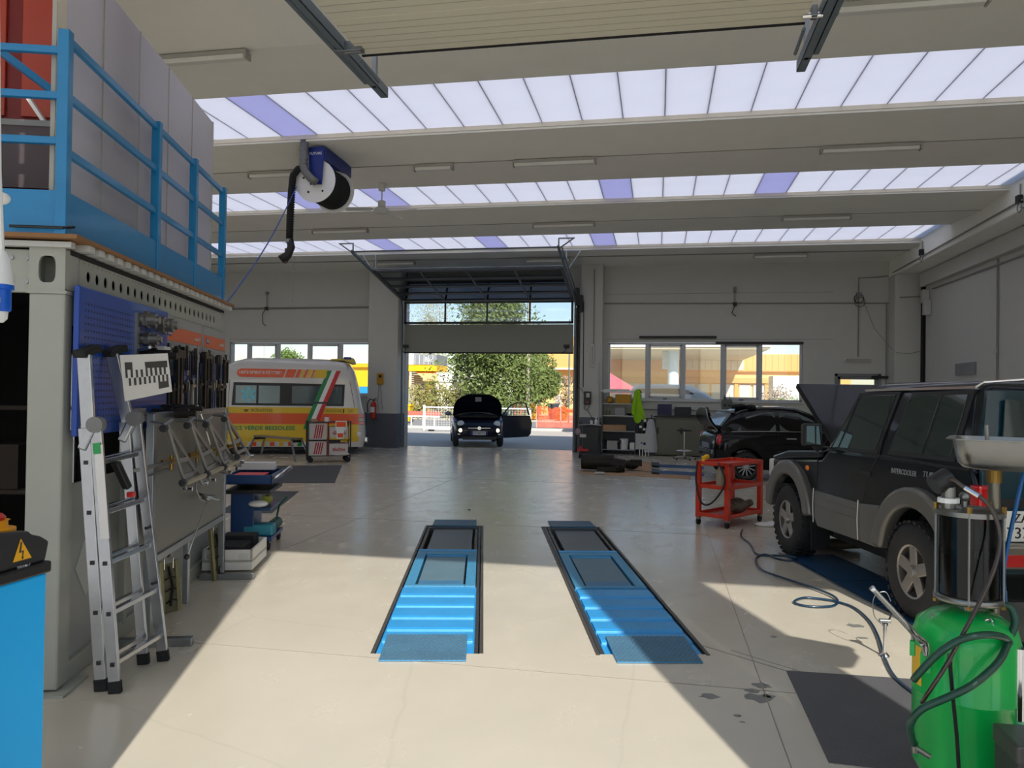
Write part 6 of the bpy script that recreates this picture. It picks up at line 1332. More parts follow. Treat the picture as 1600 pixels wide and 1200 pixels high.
# ---------------------------------------------------------------- ambulance
AF = Frame((-8.3, 19.0, 0), -111)
t = T('ambulance', 'white high-roof ambulance with yellow and orange bands, rear doors to the right', 'ambulance', AF.o, AF.rz); t.scale = (1, .955, 1)
AW = mat('ambulance_white', rgb(205, 203, 198), .3, var=.03, coat=.6); AY = mat('ambulance_yellow', rgb(225, 185, 20), .35, coat=.4); AO = mat('ambulance_orange', rgb(228, 85, 22), .35, coat=.4); AG = mat('ambulance_green', rgb(0, 130, 70), .35); AR = mat('ambulance_red', rgb(200, 20, 30), .35)
rings = []
for z, yr, yf, ins, r in ((.20, -.66, 4.5, .03, .1), (.45, -.72, 4.7, 0, .14), (1.0, -.68, 4.75, 0, .16), (1.25, -.62, 4.5, 0, .16), (1.6, -.54, 4.05, .02, .18), (1.92, -.46, 3.6, .04, .2), (2.0, -.44, 3.5, .03, .2), (2.25, -.36, 3.2, .06, .25), (2.42, -.24, 2.9, .12, .25), (2.51, .0, 2.6, .26, .25), (2.535, .3, 2.4, .4, .2)):
    rings.append(ringrect(ins, 2.0 - ins, yr, yf, z, r, 5))
MB().loft(rings).obj('body', AW, t, smooth=45)
X0_ = lambda z: itp([(.2, .03), (.45, 0), (1.25, 0), (1.6, .02), (1.92, .04), (2.0, .03), (2.25, .06), (2.42, .12)], z, 1)
def dec(nm, pts, m, off=.003, par=t):
    return MB().loft([[(X0_(z) - off, y, z) for y, z in pts], [(X0_(z) + .03, y, z) for y, z in pts]]).obj(nm, m, par)
dec('yellow_band', [(-.52, 1.08), (-.52, 1.24), (3.9, 1.24), (3.9, 1.08)], AY); dec('orange_band', [(-.53, .80), (-.52, 1.08), (4.2, 1.08), (4.2, .80)], AO, .0035); dec('yellow_band', [(-.53, .34), (-.53, .45), (4.2, .45), (4.2, .34)], AY, .006); dec('yellow_band', [(-.53, .45), (-.53, .80), (4.2, .80), (4.2, .45)], AY, .006)
for i in range(14): dec('chequer', [(-.2 + i * .24, .22), (-.2 + i * .24, .33), (-.08 + i * .24, .33), (-.08 + i * .24, .22)], AO if i % 2 == 0 else AY, .004)
dec('window_surround', [(-.12, 1.28), (-.14, 1.86), (2.82, 1.88), (2.86, 1.28)], BLACK, .006)
AGL = mat('ambulance_frosted_glass', rgb(120, 140, 138), .12, var=.05)
for a, b in ((-.06, 1.28), (1.60, 2.16), (2.22, 2.76)): dec('window_pane', [(a, 1.34), (a, 1.80), (b, 1.80), (b, 1.34)], AGL if a > 1 else mat('ambulance_dark_glass', rgb(72, 88, 88), .06), .012)
# star of life
c = (2.42, 1.57)
for k in range(3):
    a = R_(60 * k + 90); d = (math.cos(a), math.sin(a)); n_ = (-d[1], d[0]); L_, w_ = .2, .045
    dec('rescue_star_bar', [(c[0] + d[0] * s1 * L_ + n_[0] * s2 * w_, c[1] + d[1] * s1 * L_ + n_[1] * s2 * w_) for s1, s2 in ((-1, -1), (-1, 1), (1, 1), (1, -1))], mat('pale_cyan_decal', rgb(110, 200, 220), .4), .018 + .001 * k)
dec('star_staff', [(2.41, 1.45), (2.41, 1.69), (2.43, 1.69), (2.43, 1.45)], mat('gold_decal', rgb(200, 180, 100), .4), .022)
# roof band
pill = [(2.62, 2.02)] + [(2.62 + .12 * math.sin(R_(a)) , 2.13 - .11 * math.cos(R_(a))) for a in range(0, 181, 20)] + [(2.62, 2.24)]
dec('roof_orange_band', pill + [(1.45, 2.24), (1.53, 2.02)], AO, .01)
for a0, a1, m_ in ((1.44, 1.20, AO), (1.16, 1.06, AO), (1.04, .97, AY), (.95, .88, AO), (.86, .76, AY), (.74, .70, AO), (.68, .34, AY)): dec('roof_band_slash', [(a0 + .05, 2.02), (a0 - .03, 2.24), (a1 - .03, 2.24), (a1 + .05, 2.02)], m_, .01)
text(t, "UNITA' MOBILE DI SOCCORSO", .095, face(Vector((X0_(2.13) - .014, 2.12, 2.13)), (0, -1, 0), (-.12, 0, 1)), WHITE, shear=.2, wid=1.12, bold=.003)
text(t, 'VERDE BESSOLESE', .10, face(Vector((-.009, 1.85, .69)), (0, -1, 0), (0, 0, 1)), AG, wid=1.35, bold=.004); text(t, 'CROCE', .10, face(Vector((-.009, 2.78, .69)), (0, -1, 0), (0, 0, 1)), AG, wid=.42, bold=.004)
text(t, '0125-637250', .075, face(Vector((-.006, 2.07, 1.155)), (0, -1, 0), (0, 0, 1)), BLACK, wid=.56); MB().box(-.006, 2.43, 1.12, -.002, 2.52, 1.15).box(-.006, 2.41, 1.16, -.002, 2.54, 1.18).obj('telephone_symbol', BLACK, t)
text(t, 'FONDAZIONE', .085, face(Vector((-.006, .18, 1.155)), (0, -1, 0), (0, 0, 1)), mat('brown_print', rgb(110, 95, 40), .5), wid=.5); text(t, 'CRT', .085, face(Vector((-.006, -.32, 1.155)), (0, -1, 0), (0, 0, 1)), MATS['brown_print'], wid=.15)
dec('brown_bar', [(-.10, 1.10), (-.10, 1.21), (-.13, 1.21), (-.13, 1.10)], BLACK, .005)
# tricolour sash
for k, m_ in enumerate((AG, WHITE, AR)):
    a0 = .34 - .12 * k; b0 = 1.12 - .12 * k
    ptsT = lambda zA, zB: [(itp([(.33, b0), (2.22, a0)], zA, 1) - 0, zA), (itp([(.33, b0), (2.22, a0)], zB, 1), zB), (itp([(.33, b0), (2.22, a0)], zB, 1) - .12, zB), (itp([(.33, b0), (2.22, a0)], zA, 1) - .12, zA)]
    for zA, zB in ((.22, .9), (.9, 1.5), (1.5, 1.9), (1.9, 2.22)): dec('tricolour_sash', ptsT(zA, zB), m_, .0155)
# rear lamps, bumper, light bar
bx(-.012, -.66, .98, .1, -.53, 1.08).obj('tail_lamp', REDL, t, bev=.01); bx(-.012, -.67, .88, .1, -.53, .98).obj('reverse_lamp', LGREY, t, bev=.01); bx(-.012, -.68, .80, .1, -.53, .88).obj('tail_lamp', REDL, t, bev=.01)
bx(.0, -.80, .32, 2.0, -.68, .46).obj('rear_bumper', CHR, t, bev=.04, seg=3); bx(-.01, -.6, .5, .0, -.5, .6).obj('number_sticker', WHITE, t)
LBY = mat('beacon_housing_yellow', rgb(200, 185, 90), .4)
MB().prism([(.32, 2.50), (.25, 2.54), (-.36, 2.58), (-.40, 2.46), (-.3, 2.44), (-.1, 2.50)], 'x', .2, 1.8).obj('roof_light_bar', LBY, t, bev=.02); bx(.19, -.30, 2.53, .8, -.08, 2.60).obj('blue_beacon', mat('beacon_blue', rgb(20, 40, 130), .15), t, bev=.02)
for p, q_ in (((-.17, 2.45), (-.28, 1.9)), ((-.28, 1.9), (-.42, 1.25))): MB().tube([(X0_(p[1]) - .002, *p), (X0_(q_[1]) - .002, *q_)], .006, 5).obj('rear_pillar_gap', BLACK, t)
MB().tube([(-.002, 2.95, .4), (-.002, 2.95, 1.2), (.04, 2.92, 1.95)], .006, 5).obj('sliding_door_gap', BLACK, t)
for y in (.35, 3.6):
    MB().cyl((.0, y, .33), (-.004, y, .33), .40, n=24).obj('wheel_arch', BLACK, t); wheel(t, .12, y, .33, .22, .2, -1, 8, mat('dull_steel_rim', rgb(110, 110, 110), .5, .6), sw=.03)
    wheel(t, 1.88, y, .33, .22, .2, 1, 4, MATS['dull_steel_rim'])
bx(.05, -.5, .15, 1.95, 4.3, .28).obj('underbody', DARK, t)

# ---------------------------------------------------------------- pale camper outside the right window
CO = atY(985, 600, 27.2); CF2 = Frame((CO.x, 27.2, -.012), 90)
t = T('camper_van', 'pale grey rounded camper with a long strip window outside the right window', 'van', CF2.o, CF2.rz)
PG = mat('pale_silver_paint', rgb(178, 188, 195), .3, .2, coat=.6)
prof = [(0, .3), (.0, 1.3), (.06, 1.95), (.3, 2.07), (1.6, 2.09), (2.2, 2.0), (2.8, 1.65), (3.3, 1.25), (3.7, 1.0), (3.9, .7), (3.9, .3)]
cr_ = []
for y_ in [0, .03, .1, .3, .9, 1.6, 1.9, 2.2, 2.5, 2.8, 3.05, 3.3, 3.5, 3.7, 3.85, 3.9]:
    zt_ = itp([(0, 1.75), (.03, 1.9), (.1, 1.98), (.3, 2.07), (1.6, 2.09), (2.2, 2.0), (2.8, 1.65), (3.3, 1.25), (3.7, 1.0), (3.9, .7)], y_, 1)
    cr_.append([(0, y_, .3), (0, y_, zt_ - .14), (-.04, y_, zt_ - .05), (-.16, y_, zt_), (-1.74, y_, zt_), (-1.86, y_, zt_ - .05), (-1.9, y_, zt_ - .14), (-1.9, y_, .3)])
MB().loft(cr_).obj('body', PG, t, smooth=40)
MB().prism([(.25, 1.78), (.3, 1.92), (1.6, 1.94), (2.0, 1.88), (2.2, 1.76), (2.1, 1.74)], 'x', -.03, .012).obj('strip_window', mat('matt_dark_strip_glass', rgb(52, 58, 66), .5, spec=.1), t); MB().prism([(.1, 1.2), (.1, 1.52), (.6, 1.52), (.6, 1.2)], 'x', -.01, .008).obj('side_window', GLS, t)
MB().prism([(1.9, 1.35), (1.9, 1.55), (2.15, 1.55), (2.25, 1.35)], 'x', -.01, .008).obj('side_window', GLS, t); MB().prism([(2.5, 1.2), (2.5, 1.5), (2.9, 1.45), (3.2, 1.2)], 'x', -.01, .008).obj('side_window', GLS, t)
bx(-.01, .3, 1.66, .01, 2.3, 1.68).obj('body_crease', LGREY, t)
for y in (.7, 3.1): wheel(t, -.12, y, .32, .2, .2, 1, 5)
# ================================================================ WORKSHOP EQUIPMENT
# ---- waste oil drainer
GN = mat('drainer_green_paint', rgb(0, 182, 78), .35, var=.06, scale=4, coat=.5); SS = mat('brushed_stainless', rgb(140, 140, 137), .32, .95, var=.12, scale=10); HG = mat('dark_green_hose', rgb(12, 70, 52), .4, coat=.3)
c0 = atD(1508, 1100, 3.2); TC = Vector((c0.x, c0.y, 0)); TF_ = Frame(TC, 22)
t = T('oil_drainer', 'green waste oil drainer tank with sight cylinder and steel pan, bottom right', 'oil drainer', TC, TF_.rz)
K = lambda u, v, d=3.2: TF_.loc(atD(u, v, d))
MB().lathe([(.05, .10), (.17, .12), (.198, .17), (.2, .20), (.2, .47), (.203, .475), (.2, .48), (.2, .70), (.185, .76), (.13, .80), (.04, .82)], 40).obj('tank_shell', GN, t, smooth=50)
for a in (30, 150, 270):
    x, y = .17 * math.cos(R_(a)), .17 * math.sin(R_(a)); MB().cyl((x - .012, y, .05), (x + .012, y, .05), .05, n=14).obj('castor_wheel', RUBBER, t); MB().cb((x, y, .1), (.03, .03, .06)).obj('castor_fork', STEEL, t)
gc = K(1514, 870); gx0, gy0 = gc.x, gc.y
SG = glassmat('smoked_sight_glass', (.16, .16, .15), .0, .12)
MB().lathe([(.118, .875), (.118, 1.225)], 32, (gx0, gy0, 0), caps=False).obj('sight_glass', SG, t, smooth='all')
MB().lathe([(.105, .88), (.105, 1.05)], 24, (gx0, gy0, 0)).obj('oil_film', mat('black_oil', rgb(25, 24, 22), .3), t, smooth=50)
MB().lathe([(.03, .85), (.128, .855), (.132, .86), (.132, .878), (.128, .882)], 36, (gx0, gy0, 0)).obj('bottom_flange', SS, t, smooth=50); MB().lathe([(.132, 1.215), (.132, 1.235), (.125, 1.24), (.02, 1.25)], 36, (gx0, gy0, 0)).obj('top_flange', SS, t, smooth=50)
MB().cyl((gx0, gy0, .80), (gx0, gy0, .86), .04).obj('neck', SS, t)
for k in range(5):
    a = R_(72 * k + 200); x, y = gx0 + .128 * math.cos(a), gy0 + .128 * math.sin(a)
    MB().cyl((x, y, .845), (x, y, 1.26), .005, n=8).obj('tie_rod', SS, t); MB().cyl((x, y, 1.235), (x, y, 1.262), .010, n=6).obj('cap_nut', TOOLS[3], t); MB().cyl((x, y, .845), (x, y, .858), .010, n=6).obj('cap_nut', TOOLS[3], t)
v = K(1482, 790); MB().cyl((v.x, v.y, 1.24), (v.x, v.y, 1.33), .027, n=18).obj('filler_cap', SS, t); MB().cyl((v.x, v.y, 1.265), (v.x, v.y, 1.285), .042, n=12).obj('knurled_ring', WHITE, t)
g1 = K(1474, 752); MB().cyl(g1 + Vector((-.035, -.02, -.02)), g1 + Vector((.02, .02, .02)), .042, n=22).obj('vacuum_gauge', BLACK, t, bev=.004); MB().tube([(v.x, v.y, 1.33), (v.x, v.y, 1.345), tuple(g1)], .008, 8).obj('gauge_elbow', SS, t)
v2 = K(1507, 785); MB().ball((v2.x, v2.y, 1.29), .022).cyl((v2.x, v2.y, 1.24), (v2.x, v2.y, 1.29), .012, n=10).obj('ball_valve', SS, t, smooth=True)
pp_ = [K(u, v_, d) for u, v_, d in ((1478, 752, 3.18), (1490, 750, 3.15), (1508, 762, 3.12), (1530, 775, 3.08), (1552, 800, 3.05), (1562, 840, 3.03), (1556, 880, 3.0), (1536, 930, 2.98), (1505, 990, 2.96), (1478, 1040, 2.96), (1452, 1080, 2.97), (1440, 1098, 3.0))]
def smoothp(P, n=4):
    o_ = []
    for i in range(len(P) - 1):
        p0, p1, p2, p3 = P[max(0, i - 1)], P[i], P[i + 1], P[min(len(P) - 1, i + 2)]
        for k in range(n):
            s_ = k / n; o_.append(.5 * ((2 * p1) + (p2 - p0) * s_ + (2 * p0 - 5 * p1 + 4 * p2 - p3) * s_ * s_ + (3 * p1 - p0 - 3 * p2 + p3) * s_ ** 3))
    return o_ + [P[-1]]
MB().tube(smoothp(pp_), .0085, 10).obj('brown_hose', mat('dark_brown_hose', rgb(52, 38, 28), .25, coat=.6), t, smooth='all'); MB().cyl(pp_[2], pp_[3], .011, n=8).obj('hose_ferrule', CHROME, t)
def hose(px, r, m, nm, par=t, fr=K, n=10): return MB().tube(smoothp([fr(*q_) for q_ in px]), r, n).obj(nm, m, par, smooth='all')
hose([(1428, 1062, 3.0), (1436, 1052, 2.98), (1465, 1022, 2.95), (1500, 1000, 2.93), (1540, 992, 2.93), (1568, 996, 2.97), (1578, 1005, 3.05)], .0145, HG, 'green_hose')
hose([(1576, 1002, 3.0), (1560, 1035, 2.95), (1520, 1070, 2.92), (1480, 1090, 2.92), (1440, 1108, 2.95), (1423, 1130, 2.98), (1424, 1150, 3.02), (1428, 1162, 3.05)], .0145, HG, 'green_hose')
hose([(1560, 945, 3.12), (1580, 950, 3.1), (1586, 975, 3.08), (1575, 1000, 3.05)], .015, HG, 'green_hose')
hose([(1484, 1030, 2.97), (1488, 1080, 2.97), (1495, 1150, 2.97), (1498, 1200, 2.97), (1500, 1240, 3.0)], .007, RUBBER, 'thin_black_hose')
v = K(1484, 1030, 2.985); MB().cyl(v - Vector((0, 0, .02)), v + Vector((0, 0, .02)), .010, n=8).obj('hose_nipple', SS, t)
v = K(1430, 1168, 3.06); MB().cyl(v, v + Vector((.05, .02, -.03)), .012, n=8).cyl(v - Vector((0, 0, .02)), v + Vector((0, 0, .025)), .012, n=8).obj('drain_valve', SS, t, smooth=True)
MB().bar(K(1363, 920, 3.02), K(1440, 1005, 3.06), .016, .016).bar(K(1440, 1005, 3.06), K(1446, 1025, 3.07), .014, .014).obj('push_handle', CHROME, t, bev=.005)
MB().tube(smoothp([K(1362, 918, 3.02), K(1385, 942, 3.03), K(1430, 990, 3.05), K(1447, 1005, 3.06), K(1447, 1025, 3.07)]), .011, 10).obj('push_handle', CHROME, t, smooth='all')
MB().cb(K(1447, 1035, 3.08), (.04, .04, .08)).obj('handle_socket', GN, t, bev=.004); MB().cb(K(1426, 1012, 3.12), (.02, .03, .06)).obj('lug', GN, t, bev=.003); MB().cyl(K(1426, 1000, 3.12), K(1426, 985, 3.12), .006, n=8).obj('pin', STEEL, t)
MB().tube([K(1455, 965, 3.15), K(1455, 958, 3.15), K(1458, 962, 3.15)], .004, 6).obj('lifting_eye', SS, t)
v = K(1545, 972, 3.08); MB().torus(v, (0, 1, .2), .012, .005, 14, 6).cyl(v + Vector((.01, 0, -.01)), v + Vector((.06, .01, -.07)), .009, n=10).obj('quick_coupler', CHROME, t)
# label wrapped on the left of the tank
lab = MB(); R0 = []
for zz_ in (.50, .66): R0.append([(.2015 * math.cos(R_(a)), .2015 * math.sin(R_(a)), zz_) for a in range(196, 226, 5)])
lab.loft(R0, caps=False, closed=False).obj('yellow_label', YEL, t)
# telescopic tube and pan
pc_ = K(1553, 800, 3.3); px_, py_ = pc_.x, pc_.y
MB().cyl((px_, py_, .15), (px_, py_, 1.38), .024, n=16).obj('lower_pan_tube', mat('worn_steel_tube', rgb(135, 130, 118), .35, .9), t, smooth=True); MB().cyl((px_, py_, 1.34), (px_, py_, 1.40), .03, n=16).obj('tube_collar', TOOLS[3], t)
MB().box(px_ - .03, py_ - .2, .12, px_ + .03, py_ + .03, .16).obj('tube_bracket', GN, t); MB().cb((px_, py_ - .05, .86), (.1, .1, .04)).obj('pan_tube_clamp', STEEL, t)
pz = 1.40; pn = []
for z, a in ((pz, .14), (pz + .008, .185), (pz + .03, .205), (pz + .10, .218), (pz + .125, .222), (pz + .127, .245), (pz + .132, .245), (pz + .132, .218), (pz + .10, .212), (pz + .03, .198), (pz + .012, .17), (pz + .012, .0)): pn.append(ringrect(px_ + .07 - a - .0, px_ + .07 + a + .25, py_ - a * .8, py_ + a * .8, z, min(.07, a * .7 + .001), 5))
MB().loft(pn).obj('drain_pan', SS, t, smooth=45)
v = K(1544, 690, 3.25); MB().cyl((v.x, v.y, pz + .02), (v.x - .006, v.y, pz + .19), .008, n=8).obj('strainer_handle', SS, t)
MB().tube(smoothp([K(1600, 735, 3.2), K(1590, 780, 3.18), (K(1575, 850, 3.15)), K(1568, 900, 3.12), K(1572, 950, 3.15)]), .008, 8).obj('blue_hose', mat('blue_pu_hose', rgb(10, 90, 150), .3), t, smooth='all')
# grease tube at right edge
v = K(1592, 1075, 3.05); MB().cyl(v - Vector((0, 0, .13)), v + Vector((.0, 0, .16)), .026, n=20).obj('probe_holder_tube', CHROME, t, smooth=True); MB().cyl(v - Vector((0, 0, .14)), v - Vector((0, 0, .13)), .04, n=16).obj('holder_ring', GN, t)
b_ = T('black_parts_box', 'dark box with a white label at the bottom right corner', 'box', CAM + RM @ (Vector((795 / FPX, -585 / FPX, -1)) * 2.75) * 1.0)
b_.location.z = 0; MB().box(-.03, -.05, 0, .22, .15, .46).obj('box_body', mat('graphite_plastic', rgb(62, 60, 60), .45), b_, bev=.01); MB().box(-.035, -.055, .40, .23, .155, .47).obj('lid', mat('grey_lid', rgb(70, 68, 66), .4), b_, bev=.01); MB().box(.0, -.056, .2, .1, -.05, .37).obj('white_label', WHITE, b_)
# ---- standing nozzle on the floor
c = fl(1382, 1026); t2 = T('suction_nozzle', 'chrome suction nozzle with cone foot standing on the floor left of the drainer', 'nozzle', c)
kk = lambda u, v_: atY(u, v_, c.y) - c
MB().lathe([(.032, 0), (.03, .012), (.012, .03), (.009, .09), (.012, .16), (.013, .2), (.02, .205), (.02, .22)], 18).obj('nozzle_body', CHROME, t2, smooth=True)
MB().cb((0, 0, .235), (.07, .03, .02)).obj('bracket', STEEL, t2, bev=.004); MB().tube(smoothp([kk(1377, 975), kk(1366, 962), kk(1364, 940), kk(1370, 928), kk(1384, 925), kk(1392, 940)]), .003, 6).obj('wire_loop', STEEL, t2); MB().bar((.025, 0, .24), (.045, 0, .29), .012, .008).obj('trigger', BLACK, t2)
# ---- air hose on the floor
hp = [(1160, 828), (1158, 838), (1172, 850), (1183, 866), (1215, 868), (1243, 870), (1240, 876), (1215, 873), (1195, 866), (1181, 873), (1190, 890), (1230, 905), (1270, 918), (1300, 930), (1309, 940), (1300, 947), (1270, 948), (1246, 944), (1242, 939), (1258, 934), (1290, 937), (1310, 941), (1335, 950), (1358, 970), (1372, 995), (1383, 1030), (1400, 1060), (1440, 1092)]
o = MB().tube(smoothp([fl(u, v_, .012 + .010 * (9 < i < 14)) for i, (u, v_) in enumerate(hp)], 5), .0105, 8).obj('air_hose', mat('dark_blue_air_hose', rgb(14, 48, 72), .35, coat=.3), smooth='all'); o['label'] = 'dark blue air hose looping over the floor from the red cart to the drainer'; o['category'] = 'hose'
# ---- red trolley
RT = mat('signal_red_enamel', rgb(205, 52, 24), .35, var=.06, coat=.4); RF2 = Frame(fl(1136, 826), 34.6)
t = T('red_tool_cart', 'orange-red three-level steel cart in front of the black car', 'cart', RF2.o, RF2.rz)
cw, cl_ = .42, .86
for x, y in ((0, 0), (-cw, 0), (0, cl_), (-cw, cl_)): MB().box(x - .03, y - .03, .10, x + .03, y + .03, .84).obj('leg', RT, t, bev=.004)
for z in (.12, .49, .79): MB().box(-cw - .03, -.03, z, .03, cl_ + .03, z + .012).box(-cw - .03, -.03, z, -cw - .015, cl_ + .03, z + .05).box(.015, -.03, z, .03, cl_ + .03, z + .05).box(-cw, -.03, z, 0, -.015, z + .05).box(-cw, cl_ + .015, z, 0, cl_ + .03, z + .05).obj('shelf', RT, t, bev=.003)
for x, y in ((0, 0), (-cw, 0), (0, cl_), (-cw, cl_)):
    MB().cyl((x - .015, y, .042), (x + .015, y, .042), .042, n=16).obj('castor_wheel', RUBBER, t); MB().cb((x, y, .085), (.045, .045, .03)).obj('castor_fork', STEEL, t)
def onr(nm, mb, m, lab, cat, x, y, z, **k): return on(nm, mb, m, lab, cat, x, y, z, par=RF2, **k)
onr('sprayer_bottle', MB().lathe([(.05, 0), (.055, .02), (.055, .2), (.02, .26)], 16), mat('pale_yellow_bottle', rgb(180, 178, 150), .3), 'pale bottle on the middle shelf of the red cart', 'bottle', -.22, .2, .503, smooth=True)
onr('yellow_gun', MB().bar((0, 0, 0), (0, .12, .03), .05, .05).bar((0, .02, 0), (0, -.02, -.09), .035, .03), YEL, 'yellow spray gun hooked on the top edge of the red cart', 'spray gun', -.36, -.0, .87, bev=.008)
onr('coiled_lead', MB().tube(smoothp([Vector(p) for p in ((-.40, -.06, .84), (-.42, -.07, .6), (-.36, -.07, .34), (-.25, -.07, .28), (-.1, -.07, .4), (.0, -.06, .62), (-.1, -.06, .84))]), .012, 8), BLACK, 'black lead looping down the front of the red cart', 'cable', 0, 0, 0, smooth='all')
onr('dirty_gearbox', MB().ball((0, 0, .1), .13, 12, 8, (1, 1.2, .8)).cyl((0, -.2, .1), (0, 0, .1), .06, n=12).cyl((.05, .1, .1), (.05, .26, .12), .05, n=10), MATS['dirty_cast_metal'], 'dirty cast gearbox on the bottom shelf of the red cart', 'gearbox', -.14, .5, .135, smooth=40)
c = fl(1196, 822); o = MB().ball((0, 0, .02), .1, 10, 6, (1.4, 1, .35)).ball((.1, .05, .03), .07, 8, 6, (1.2, 1, .5)).obj('white_rag', WHITE, smooth=True); o.location = c; o['label'] = 'white rag on the floor beside the front wheel of the off-road car'; o['category'] = 'cloth'
c = fl(1300, 866); o = MB().ball((0, 0, .06), .1, 12, 8, (2.4, 1, .6)).cyl((-.2, 0, .05), (.25, 0, .06), .04, n=10).obj('oily_engine_part', MATS['dirty_cast_metal'], smooth=40); o.location = c + Vector((.1, .3, 0)); o['label'] = 'oily metal part lying under the off-road car'; o['category'] = 'engine part'

# ---- brochure / box trolley in front of ambulance
XF = Frame(fl(482, 722), 59.0); XF = Frame((-8.02, 16.6, 0), 60)
t = T('parts_trolley', 'black wheeled rack trolley loaded with parcels in front of the ambulance', 'trolley', XF.o, XF.rz)
LT_ = .98; DP = .45
for x in (0, -DP):
    for y in (0, LT_): MB().box(x - .015, y - .015, .1, x + .015, y + .015, .98).obj('post', BLACK, t)
for z in (.15, .52, .94): MB().box(-DP, 0, z, 0, LT_, z + .015).obj('shelf', BLACK, t)
for x in (0, -DP):
    for y in (.06, LT_ - .06): MB().cyl((x - .02, y, .065), (x + .02, y, .065), .065, n=16).obj('castor_wheel', RUBBER, t)
MB().box(.005, .44, .15, .02, .47, .95).obj('red_post', mat('dark_red_post', rgb(120, 25, 22), .5), t)
def onx(nm, mb, m, lab, cat, x, y, z, **k): return on(nm, mb, m, lab, cat, x, y, z, par=XF, **k)
CW = mat('white_parcel_card', rgb(200, 192, 186), .7)
def parcel(y0, y1, z0, z1, lab, stripes=None, txt=None, ym=None):
    p_ = T('parcel_carton', lab, 'carton', XF.wd(-.22, (y0 + y1) / 2, z0), XF.rz); h_ = (y1 - y0) / 2
    bx(-.2, -h_, 0, .2, h_, z1 - z0).obj('carton_body', CW, p_, bev=.004)
    if stripes:
        for s_ in range(4): MB().prism([(-h_ + .1 + s_ * .05, .03), (-h_ + .15 + s_ * .05, (z1 - z0) - .03), (-h_ + .18 + s_ * .05, (z1 - z0) - .03), (-h_ + .13 + s_ * .05, .03)], 'x', .2, .203).obj('red_slash', mat('crimson_print', rgb(175, 25, 35), .5), p_)
    if txt: text(p_, txt, .07, face(Vector((.204, 0, (z1 - z0) / 2)), (0, 1, 0), (0, 0, 1)), MATS['crimson_print'], shear=.2, wid=.3, bold=.003)
    if ym: bx(.2, -h_ + .01, .0, .203, h_ - .01, .05).obj('yellow_tape', AY, p_)
parcel(.03, .43, .535, .92, 'white parcel with red slashes on the upper shelf of the rack trolley', True); parcel(.03, .43, .166, .50, 'white parcel with red slashes on the lower shelf of the rack trolley', True)
parcel(.49, .93, .166, .44, 'white parcel with red lettering on the lower shelf of the rack trolley', None, 'GoDyo'); parcel(.49, .93, .535, .84, 'white parcel with red lettering on the upper shelf of the rack trolley', None, 'GoDyo', True)
onx('notice_sheet', MB().box(0, 0, 0, .012, .26, .22).box(.0, .03, -.2, .01, .2, 0), WHITE, 'white paper sheets hanging from the right of the rack trolley top', 'paper', .03, .62, .76)
onx('orange_notice', MB().box(0, 0, .08, .004, .22, .2), mat('bright_orange_print', rgb(240, 90, 30), .6), 'orange printed notice on the hanging white sheet', 'paper', .043, .64, .76); onx('orange_notice', MB().box(0, 0, 0, .004, .13, .1), MATS['bright_orange_print'], 'small orange printed square on the lower hanging sheet', 'paper', .041, .67, .59)
onx('white_tub', MB().cyl((0, 0, 0), (0, 0, .1), .06, n=14), WHITE, 'white tub on top of the rack trolley', 'tub', -.2, .44, .957, smooth=True); onx('paper_pile', MB().cb((0, 0, .03), (.2, .14, .06)), CARD, 'small pile of papers on top of the rack trolley, left', 'papers', -.2, .15, .957)
onx('white_bag', MB().ball((0, 0, .04), .1, 10, 6, (1, 2.4, .35)), CW, 'flat pale bag hanging over the bottom of the rack trolley', 'bag', .05, .75, .155, smooth='all')
# ---- trestle platform
a, b = Vector((-10.2, 18.0, 0)), Vector((-8.30, 16.95, 0)); d = b - a; TRF = Frame(a, math.degrees(math.atan2(d.x, d.y)))
t = T('work_platform', 'low aluminium work platform with splayed legs in front of the ambulance', 'work platform', a, TRF.rz); L_ = d.length
bx(-.15, .25, .50, .15, L_ - .25, .54).obj('platform_board', LAD, t)
for y, e in ((.3, -.0), (L_ - .3, L_)):
    for x in (-.14, .14): MB().bar((x, y, .5), (x * 1.6, e, .0), .05, .03).obj('leg', LAD, t, bev=.004)
    MB().cb((0, y, .46), (.3, .04, .06)).obj('hinge_block', BLACK, t)
# ---- stand-alone stuff at the back wall: shelf rack
RX0, RX1, RY = -1.55, -.62, 21.75
t = T('wire_shelf_rack', 'chrome wire shelf rack against the back wall right of the door pillar', 'shelf rack', (RX0, RY, 0))
Wd = RX1 - RX0
zs = [.12, .64, 1.08, 1.42, 1.74]
for x in (0, Wd):
    for y in (0, .4): MB().cyl((x, y, .0), (x, y, 1.78), .014, n=8).obj('upright', STEEL, t)
for z in zs: MB().box(0, 0, z, Wd, .4, z + .02).obj('shelf', STEEL, t)
def onw(nm, mb, m, lab, cat, x, y, z, **k):
    o = mb.obj(nm, m, None, **k); o.location = (RX0 + x, RY + y, z); o['label'] = lab; o['category'] = cat; return o
onw('storage_box', bx(0, 0, 0, .44, .3, .26), mat('mustard_box', rgb(190, 140, 30), .6), 'mustard yellow box on the upper shelf of the wire rack', 'box', .36, .05, 1.44, bev=.01)
onw('round_lamp', MB().ball((0, 0, .1), .1), MATS['mustard_box'], 'small round yellow object left of the mustard box', 'lamp', .2, .2, 1.44, smooth='all')
onw('storage_box', bx(0, 0, 0, .3, .3, .22), mat('grey_box', rgb(150, 150, 148), .6), 'light grey box on the middle shelf of the wire rack', 'box', .34, .05, 1.10, bev=.01); onw('glass_jar', MB().cyl((0, 0, 0), (0, 0, .14), .06, n=12), mat('olive_jar', rgb(90, 90, 50), .3), 'olive jar left of the grey box on the wire rack', 'jar', .16, .1, 1.10, smooth=True)
